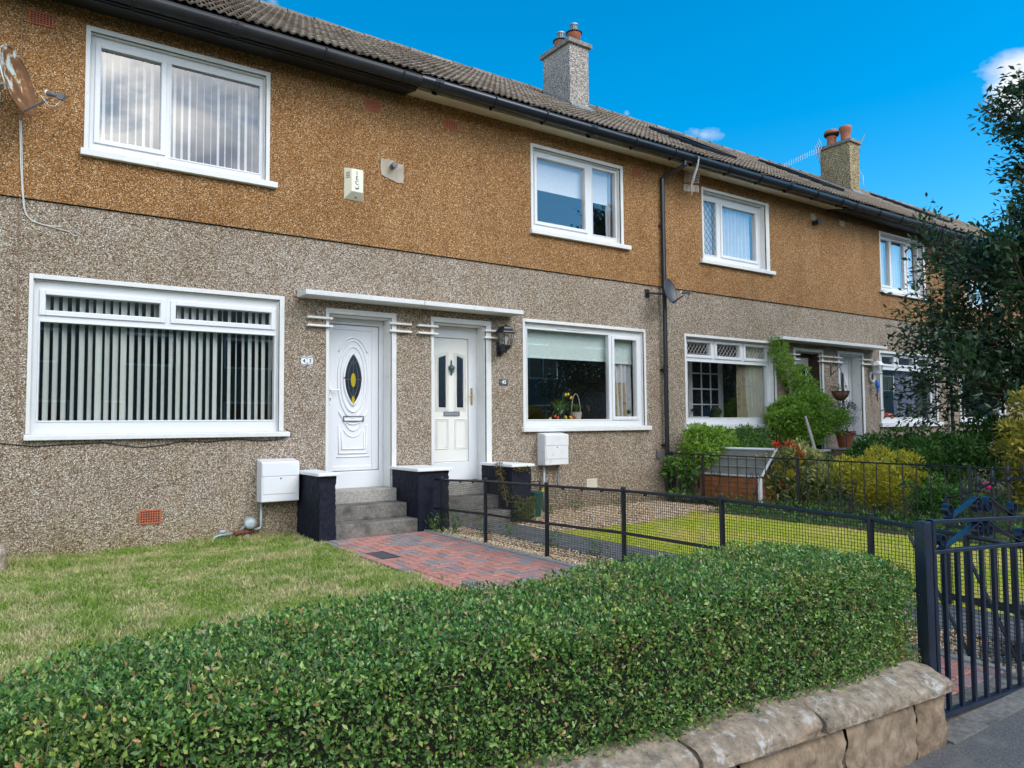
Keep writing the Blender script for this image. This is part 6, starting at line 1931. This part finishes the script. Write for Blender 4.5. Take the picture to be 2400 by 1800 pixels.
tag(b.build('pink_bloom', M['petal_pink'], None, smooth=False), 'bright pink bloom behind the gate finials', 'flower')
shrub('dark_shrub', 'dark green shrub at the foot of the tree', (14.0, 5.4, .75), (1.1, 1.0, .60), 50, .24, 6800, .075, .032, 'leaf_mid', 47)
shrub('filler_shrub', 'mixed green undergrowth shrub in front of the terracotta pot', (11.6, 7.3, .40), (.8, .5, .35), 36, .16, 4200, .05, .018, 'leaf_weed', 51)
shrub('filler_shrub', 'loose green shrub below the hanging basket', (13.2, 7.2, .55), (.7, .6, .42), 36, .18, 4600, .06, .022, 'leaf_mid', 53)
shrub('filler_shrub', 'green shrub under the far lower window', (16.0, 7.4, .5), (1.6, .7, .45), 44, .22, 5200, .07, .028, 'leaf_mid', 57)
shrub('filler_shrub', 'olive shrub far right behind the yellow-bronze shrub', (13.6, 3.6, .6), (1.2, .9, .6), 44, .22, 4600, .075, .03, 'leaf_bronze', 59)

def ground_cover():
    g = np.random.default_rng(77); n = 16000
    x = 9.0 + (g.uniform(0, 1, n) ** 1.3) * 6.0; y = g.uniform(2.2, 8.6, n)
    strip = g.uniform(0, 1, n) < .38
    x = np.where(strip, 8.46 + .85 * g.uniform(0, 1, n) + .06 * np.sin(y * 3), x)
    keep = ~((x < 9.15) & (y > 7.25)); x, y = x[keep], y[keep]; n = len(x)
    hgt = np.where(x < 9.25, .03 + .13 * np.clip((x - 8.45) / .7, 0, 1), .16) * g.uniform(.2, 1.2, n)
    P = np.stack([x, y, hgt * g.uniform(.3, 1, n)], 1); D = unit(g.normal(0, .7, (n, 3)) + np.array([0, 0, .7])); Q = unit(g.normal(0, 1, (n, 3)))
    L_ = g.uniform(.03, .075, n); V, F = leaf_arrays(P, D, Q, L_, L_ * .3)
    o = fast('ground_cover', V, F, M['leaf_mid']); tag(o, 'low dark green ground cover along the foot of the railings', 'ground cover', kind='stuff')
    # and a dark mat of earth under it on the lawn side
    b = MB(); pts = [(8.50 + .05 * math.sin(k * 1.7), 2.2 + k * .25, -.004) for k in range(21)]
    b.add(pts + [(9.12, 2.2 + k * .25, -.004) for k in range(21)], [(k, 21 + k, 22 + k, k + 1) for k in range(20)])
    tag(b.build('border_soil', M['soil'], None, fix=False), 'strip of bare soil between the lawn and the railings', 'soil', kind='structure')
ground_cover()

def weeds(spots):
    for i, (x, y, h, n, mat, label) in enumerate(spots):
        g = np.random.default_rng(100 + i); t = thing('weed', (x, y, 0), label, 'weed', 'weeds along the mesh fence and wall')
        P = np.stack([x + g.normal(0, .05, n), y + g.normal(0, .07, n), h * g.uniform(0, 1, n) ** 1.4], 1); P[:, :2] += g.normal(0, .02, (n, 2)) * (P[:, 2:3] / h)
        D = unit(g.normal(0, .7, (n, 3)) + np.array([0, 0, .5])); Q = unit(g.normal(0, 1, (n, 3)) + np.array([0, 0, .5]))
        L_ = g.uniform(.02, .05, n); V, F = leaf_arrays(P, D, Q, L_, L_ * .35); o = fast('leaves', V, F, M[mat], t, (x, y, 0)); o['kind'] = 'stuff'
        b = MB()
        for k in range(6): b.tube([(x, y, 0), (x + random.gauss(0, .05), y + random.gauss(0, .06), h * random.uniform(.6, 1))], .002, 4)
        b.build('stalk', M['leaf_weed'], t)
weeds([(4.52, 7.70, .30, 170, 'leaf_weed', 'tall leafy weed at the corner of the wide navy pier'), (4.40, 7.95, .22, 110, 'leaf_lime', 'bright weed at the foot of the first fence post'),
       (4.74, 7.40, .26, 130, 'leaf_weed', 'spiky weed against the fence between the first two posts'), (4.95, 7.15, .16, 80, 'leaf_weed', 'small weed on the tarmac path edge near the second post'),
       (4.85, 6.25, .16, 80, 'leaf_weed', 'weed clump on the path edge between the second and third posts'), (4.86, 5.55, .16, 90, 'leaf_weed', 'weed clump right of the third fence post'),
       (4.75, 4.9, .14, 110, 'leaf_weed', 'weed tuft by the path edge above the hedge'), (7.10, 8.55, .17, 90, 'leaf_weed', 'dandelion tuft in the gravel under the white louvre vent'),
       (8.0, 8.60, .10, 60, 'leaf_weed', 'tiny weed in the gravel near the wall, left of the downpipe'), (6.60, 8.55, .12, 60, 'leaf_weed', 'weed in the gravel below the weathered meter box')])
def creeper():
    t = thing('dry_creeper', (5.66, 8.1, 0), 'straggly half-dry creeper beside and under the cap of the navy pier below the lantern', 'creeper')
    C = [(5.58, 8.30, .72), (5.575, 8.25, .62), (5.575, 8.22, .52), (5.58, 8.18, .42), (5.60, 8.12, .34), (5.66, 8.03, .30)] + [(5.66 + k * .045, 8.03, .69 - .02 * math.sin(k * 1.5)) for k in range(6)]
    R_ = np.array([.07, .07, .07, .08, .08, .06] + [.035] * 6)
    foliage('leaves', np.array(C), R_, 900, .030, .014, 'leaf_dry', t, 3, 0)
    MB().tube([(5.58, 8.12, .2), (5.575, 8.2, .5), (5.58, 8.3, .75)], .006, 5).build('stem', M['twig'], t)
    t = thing('weedy_bush', (5.72, 7.92, 0), 'yellowish green weedy bush beside the green tub', 'shrub')
    C, R_ = lumps((5.76, 7.95, .14), (.18, .10, .20), 14, .09, 8); C[:, 2] = np.abs(C[:, 2]); foliage('leaves', C, R_, 900, .038, .013, 'leaf_dry', t, 9, .8)
    foliage('green_leaves', C, R_, 500, .038, .013, 'leaf_weed', t, 10, .8)
creeper()

def tub():
    t = thing('garden_tub', (6.22, 8.36, 0), 'green plastic tub with a yellow scoop beside the navy pier', 'tub')
    MB().lathe([(.07, 0), (.095, .30), (.103, .305), (.103, .335), (.092, .335), (.088, .30)], (6.20, 8.33, 0), 18).build('bucket', M['binplastic'], t, smooth=False)
    MB().lathe([(.0, .0), (.104, 0), (.106, .012), (.08, .02), (0, .024)], (6.20, 8.33, .335), 18).build('lid', M['binplastic'], t)
    MB().tube([(6.27, 8.30, .33), (6.34, 8.28, .40)], [.022, .030], 8).build('scoop', M['yellow'], t)
tub()

def stone_block():
    b = MB(); b.box(-.30, .135, 8.15, 8.42, -.05, .24); o = b.build('boundary_stone', M['stone'], None, bev=.05)
    tag(o, 'grey weathered stone block at the left edge of the lawn', 'stone')
stone_block()

def cold_frame():
    t = thing('cold_frame', (9.75, 7.7, 0), 'orange wooden cold frame with a sloping glazed lid behind the railings', 'cold frame')
    y0, y1 = 7.10, 8.26
    for k in range(5):
        z = .03 + k * .080
        MB().box(9.49, 9.512, y0, y1, z + .003, z + .077).build('board', M['wood'], t, bev=.003)
        for yy in (y0, y1 - .022): MB().box(9.512, 9.98, yy, yy + .022, z + .003, z + .077).build('board', M['wood'], t, bev=.003)
    MB().box(9.48, 9.53, y0 - .012, y0 + .03, .0, .44).build('corner_post', M['white'], t, bev=.003)
    a, c = Vector((9.465, 0, .445)), Vector((9.86, 0, .872))
    n = (c - a).cross(Vector((0, 1, 0))).normalized() * .02
    def bar(q0, q1, ya, yb):
        p, q = a.lerp(c, q0), a.lerp(c, q1); b = MB()
        vs = [(p.x, ya, p.z), (q.x, ya, q.z), (q.x, yb, q.z), (p.x, yb, p.z)]; b.add(vs + [(v[0] - abs(n.x), v[1], v[2] + abs(n.z)) for v in vs], [(0, 1, 2, 3), (4, 7, 6, 5), (0, 4, 5, 1), (1, 5, 6, 2), (2, 6, 7, 3), (3, 7, 4, 0)]); return b
    bar(0.94, 1.0, y0 - .06, y1 + .12).build('lid_rail', M['meterold'], t); bar(0, .05, y0 - .02, y1 + .12).build('lid_rail', M['greywood'], t)
    for ya in (y0 - .06, y1 + .09): bar(.05, .94, ya, ya + .03).build('lid_stile', M['meterold'], t)
    for q in (.33, .62): bar(q, q + .012, y0 - .03, y1 + .09).build('glazing_joint', M['greywood'], t)
    p, q = a.lerp(c, .05), a.lerp(c, .94); MB().quad((p.x, y0 - .03, p.z), (q.x, y0 - .03, q.z), (q.x, y1 + .09, q.z), (p.x, y1 + .09, p.z)).build('lid_sheet', M['lidsheet'], t, fix=False)
    MB().box(9.86, 9.98, y0, y1, .43, .85).build('back_board', M['greywood'], t)
cold_frame()

def far_doors():
    for x0, x1, lab in ((12.62, 12.90, 'grey rendered pier left of the overgrown doorway'), (13.93, 14.40, 'grey rendered pier with a pale cap carrying the terracotta pot')):
        t = thing('door_pier', ((x0 + x1) / 2, 8.45, 0), lab, 'pier')
        MB().box(x0, x1, 8.12, 8.80, -.1, .72).build('pier_body', M['lower'], t, bev=.01)
        MB().box(x0 - .04, x1 + .04, 8.08, 8.79, .722, .762).build('cap', M['canopy'], t, bev=.006)
    steps(12.92, 13.92, 'grey steps up to the overgrown doorway', (.2, .4, .6)); steps(14.41, 15.4, 'grey steps up to the far white door by the hanging basket', (.2, .4, .6))
    t = thing('potted_shrub', (14.0, 8.42, .762), 'grey-leaved shrub in a big terracotta pot by the far doors', 'pot plant')
    MB().lathe([(.13, 0), (.175, .25), (.20, .26), (.205, .33), (.185, .33), (.17, .29)], (14.0, 8.42, .762), 20).build('pot', M['pot'], t, smooth=False)
    C, R_ = lumps((14.05, 8.42, 1.40), (.30, .25, .26), 24, .10, 91); foliage('foliage', C, R_, 1500, .045, .013, 'leaf_grey', t, 92, .5); stems(t, (14.0, 8.42, 1.05), C, 12, .006, seed=3)
    C, R_ = lumps((13.72, 8.40, 1.20), (.12, .10, .12), 8, .07, 95); foliage('golden_leaves', C, R_, 300, .04, .014, 'leaf_bronze', t, 96, .4)
    # hanging basket on its bracket
    t = thing('hanging_basket', (13.92, 8.45, 1.72), 'round hanging basket with coir liner between the far doors', 'hanging basket')
    MB().lathe([(0, -.185), (.08, -.165), (.14, -.10), (.172, 0), (.16, 0)], (13.92, 8.45, 1.885), 18).build('liner', M['coir'], t, smooth=True)
    b = MB()
    for k in range(8):
        a = 2 * PI * k / 8; b.tube([(13.92 + .175 * math.cos(a) * s_, 8.45 + .175 * math.sin(a) * s_, 1.885 + dz) for s_, dz in ((1, 0), (.82, -.10), (.47, -.168), (0, -.19))], .004, 4)
    b.tube([(13.92 + .176 * math.cos(2 * PI * k / 20), 8.45 + .176 * math.sin(2 * PI * k / 20), 1.885) for k in range(21)], .006, 5, False); b.build('wire_frame', M['blackmetal'], t)
    b = MB()
    for k in range(3):
        a = 2 * PI * k / 3 + .4; b.tube([(13.92 + .17 * math.cos(a), 8.45 + .17 * math.sin(a), 1.885), (13.93, 8.45, 2.38)], .004, 4)
    b.build('chain', M['blackmetal'], t)
    C, R_ = lumps((13.86, 8.43, 1.93), (.14, .14, .05), 10, .06, 97); foliage('dry_plants', C, R_, 260, .05, .008, 'leaf_dry', t, 98, .3)
    t = thing('basket_bracket', (14.16, YW, 2.40), 'black iron bracket holding the hanging basket', 'bracket')
    MB().tube([(14.16, YW - .01, 2.22), (14.16, YW - .01, 2.44)], .010, 6).build('back_bar', M['blackmetal'], t)
    MB().tube([(14.16, YW - .01, 2.42), (14.0, 8.47, 2.42), (13.95, 8.42, 2.44), (13.93, 8.44, 2.39)], .008, 6).build('arm', M['blackmetal'], t); MB().tube([(14.16, YW - .01, 2.24), (14.06, 8.60, 2.33), (14.02, 8.50, 2.41)], .007, 6).build('brace', M['blackmetal'], t)
    lantern(15.72, 8.66, 2.49, .9, 'white lantern left of the far lower window', 'white', False)
    t = thing('parrot_ornament', (15.72, 8.68, 1.83), 'blue parrot ornament hanging below the white lantern', 'ornament')
    MB().lathe([(0, .0), (.014, .05), (.018, .14), (.045, .20), (.05, .25), (.035, .29), (.036, .315), (.02, .34), (0, .345)], (15.72, 8.68, 1.83), 10).build('body', M['blueplastic'], t, smooth=True)
    MB().lathe([(0, .0), (.012, -.02), (.010, -.12), (0, -.16)], (15.72, 8.69, 1.86), 6).build('tail', M['dark'], t)
    MB().tube([(15.72, 8.68, 2.17), (15.72, 8.67, 2.26)], .003, 4).build('cord', M['cable_black'], t)
    for x, z, m_, lab in ((12.706, 2.02, 'blackmetal', 'dark oval wreath ornament on the wall left of the climber'), (15.70, 2.24, 'plasterwhite', 'white wreath plaque on the wall left of the white lantern')):
        b = MB(); b.tube(arc(x, z, .075, .10, 0, 360, YW - .02, 24), .022, 8, False); tag(b.build('wall_wreath', M[m_], None, smooth=True), lab, 'ornament')
    t = thing('hand_rail', (13.4, 7.6, 0), 'black iron handrail beside the terracotta pot', 'handrail')
    MB().tube([(13.30, 7.98, 1.10), (13.42, 7.72, .98), (13.62, 7.25, .70)], .013, 6).build('rail', M['blackmetal'], t)
    for k in range(5):
        q = k / 4; x, y, z = 13.30 + .32 * q, 7.98 - .73 * q, 1.09 - .39 * q; MB().tube([(x, y, 0), (x, y, z)], .008, 6).build('baluster', M['blackmetal'], t)
far_doors()

def tree():
    g = random.Random(21); gn = np.random.default_rng(21)
    base = Vector((13.3, 3.62, 0))
    t = thing('garden_tree', base, 'dark green leafy tree at the right edge of the picture', 'tree')
    tr = MB(); tr.tube([base, base + Vector((.03, .05, 1.2)), base + Vector((-.05, .15, 2.6)), base + Vector((.0, .3, 4.2)), base + Vector((.05, .4, 5.6)), base + Vector((.1, .35, 6.6))], [.15, .13, .115, .085, .05, .02], 10)
    tr.build('trunk', M['bark'], t, smooth=True)
    limb = MB(); tips = []
    # limbs sorted by height with their reach towards (+Y) the left of the picture
    def grow(p, d, L_, r, lev):
        n = 4; pts = [p]; q = p.copy(); dd = d.copy()
        for k in range(n):
            dd = (dd + Vector((g.gauss(0, .16), g.gauss(0, .16), g.gauss(.04, .10)))).normalized(); q = q + dd * L_ / n; pts.append(q.copy())
        limb.tube(pts, [r * (1 - .17 * k) for k in range(n + 1)], 5, False)
        if lev >= 2:
            for k in range(1, n + 1): tips.append((pts[k], dd.copy()))
            return
        m = 7 if lev == 0 else 5
        for k in range(m):
            s = pts[min(n, 1 + int((n) * (k + .6) / m))]
            v = Vector((g.gauss(0, 1), g.gauss(0, 1), g.gauss(.15, .55))).normalized(); nd = (dd * .75 + v * .8).normalized()
            grow(s, nd, L_ * g.uniform(.42, .62), r * .5, lev + 1)
        tips.append((pts[-1], dd.copy()))
    spec = [(1.3, 1.7, 10), (1.6, 2.1, 8), (1.9, 2.35, 8), (2.2, 2.45, 10), (2.5, 2.4, 12), (2.8, 1.8, 14), (3.1, 1.4, 22), (3.5, 1.1, 32), (3.9, 1.05, 38), (4.3, 1.2, 40), (4.7, 1.35, 40), (5.1, 1.2, 42), (5.5, 1.0, 48), (5.9, .8, 55)]
    for z, L_, el in spec:
        for a in ((100, 70, 20) if z < 3 else (95, 30)):
            az = math.radians(a + g.uniform(-16, 16)); e = math.radians(el + g.uniform(-8, 8))
            grow(base + Vector((0, .2, z)), Vector((math.cos(az) * math.cos(e) * .8, math.sin(az) * math.cos(e), math.sin(e))).normalized(), L_ * g.uniform(.85, 1.05), .035, 0)
        az = math.radians(g.uniform(180, 340)); e = math.radians(el)
        grow(base + Vector((0, .2, z)), Vector((math.cos(az) * math.cos(e), math.sin(az) * math.cos(e), math.sin(e))), L_ * .9, .035, 0)
    limb.build('limbs', M['bark'], t, fix=False)
    TP = np.array([p[:] for p, d in tips]); TD = np.array([d[:] for p, d in tips])
    n = 72000; idx = gn.integers(0, len(TP), n)
    P = TP[idx] + gn.normal(0, .115, (n, 3)); 
    D = unit(TD[idx] * .9 + gn.normal(0, .55, (n, 3)) + np.array([.15, .2, -.12])); Q = unit(gn.normal(0, .6, (n, 3)) + np.array([0, 0, .9]))
    L_ = gn.uniform(.08, .145, n); V, F = leaf_arrays(P, D, Q, L_, L_ * gn.uniform(.34, .48, n), .15)
    o = fast('crown', V, F, M['leaf_dark'], t, wl(t)); o['kind'] = 'stuff'
tree()

# ------------------------------------------------------------------ across the street: mirrored in the window glass
def opposite():
    t = thing('opposite_terrace', (28, -15, 0), 'plain grey terrace across the street, mirrored in the lower windows', 'house')
    holes = []
    for k in range(20):
        x = -8 + k * 8.0
        holes += [(x, x + 2.4, .9, 2.3), (x, x + 2.0, 3.7, 5.0), (x + 4.2, x + 6.0, 3.7, 5.0), (x + 3.4, x + 4.3, .2, 2.3)]
    b = MB(); xs0, xs1, Y = -12, 154, -15.0
    xs = sorted({xs0, xs1, *[h[0] for h in holes], *[h[1] for h in holes]}); zs = sorted({0, 5.6, *[h[2] for h in holes], *[h[3] for h in holes]})
    for i in range(len(xs) - 1):
        for j in range(len(zs) - 1):
            cx, cz = (xs[i] + xs[i + 1]) / 2, (zs[j] + zs[j + 1]) / 2
            if any(h[0] < cx < h[1] and h[2] < cz < h[3] for h in holes): continue
            b.quad((xs[i + 1], Y, zs[j]), (xs[i], Y, zs[j]), (xs[i], Y, zs[j + 1]), (xs[i + 1], Y, zs[j + 1]))
    b.build('wall', M['opp'], t, fix=False)
    b = MB(); b.quad((xs0, Y + .4, 5.6), (xs1, Y + .4, 5.6), (xs1, Y - 4, 8.3), (xs0, Y - 4, 8.3)); b.build('roof', M['opptile'], t, fix=False)
    for (a, c, d, e) in holes:
        f = MB(); ring(f, a, c, d, e, .09, Y - .10, Y - .03); f.box((a + c) / 2 - .04, (a + c) / 2 + .04, Y - .10, Y - .03, d + .09, e - .09)
        w = f.build('window', M['upvc'], t); MB().quad((a + .09, Y - .06, d + .09), (c - .09, Y - .06, d + .09), (c - .09, Y - .06, e - .09), (a + .09, Y - .06, e - .09)).build('pane', M['doorglass'], w, fix=False)
opposite()
shrub('street_shrub', 'big green shrub across the street, mirrored in the tulip window', (18.5, -9.5, 1.2), (2.6, 1.2, 1.3), 40, .5, 3500, .16, .07, 'leaf_mid', 71)
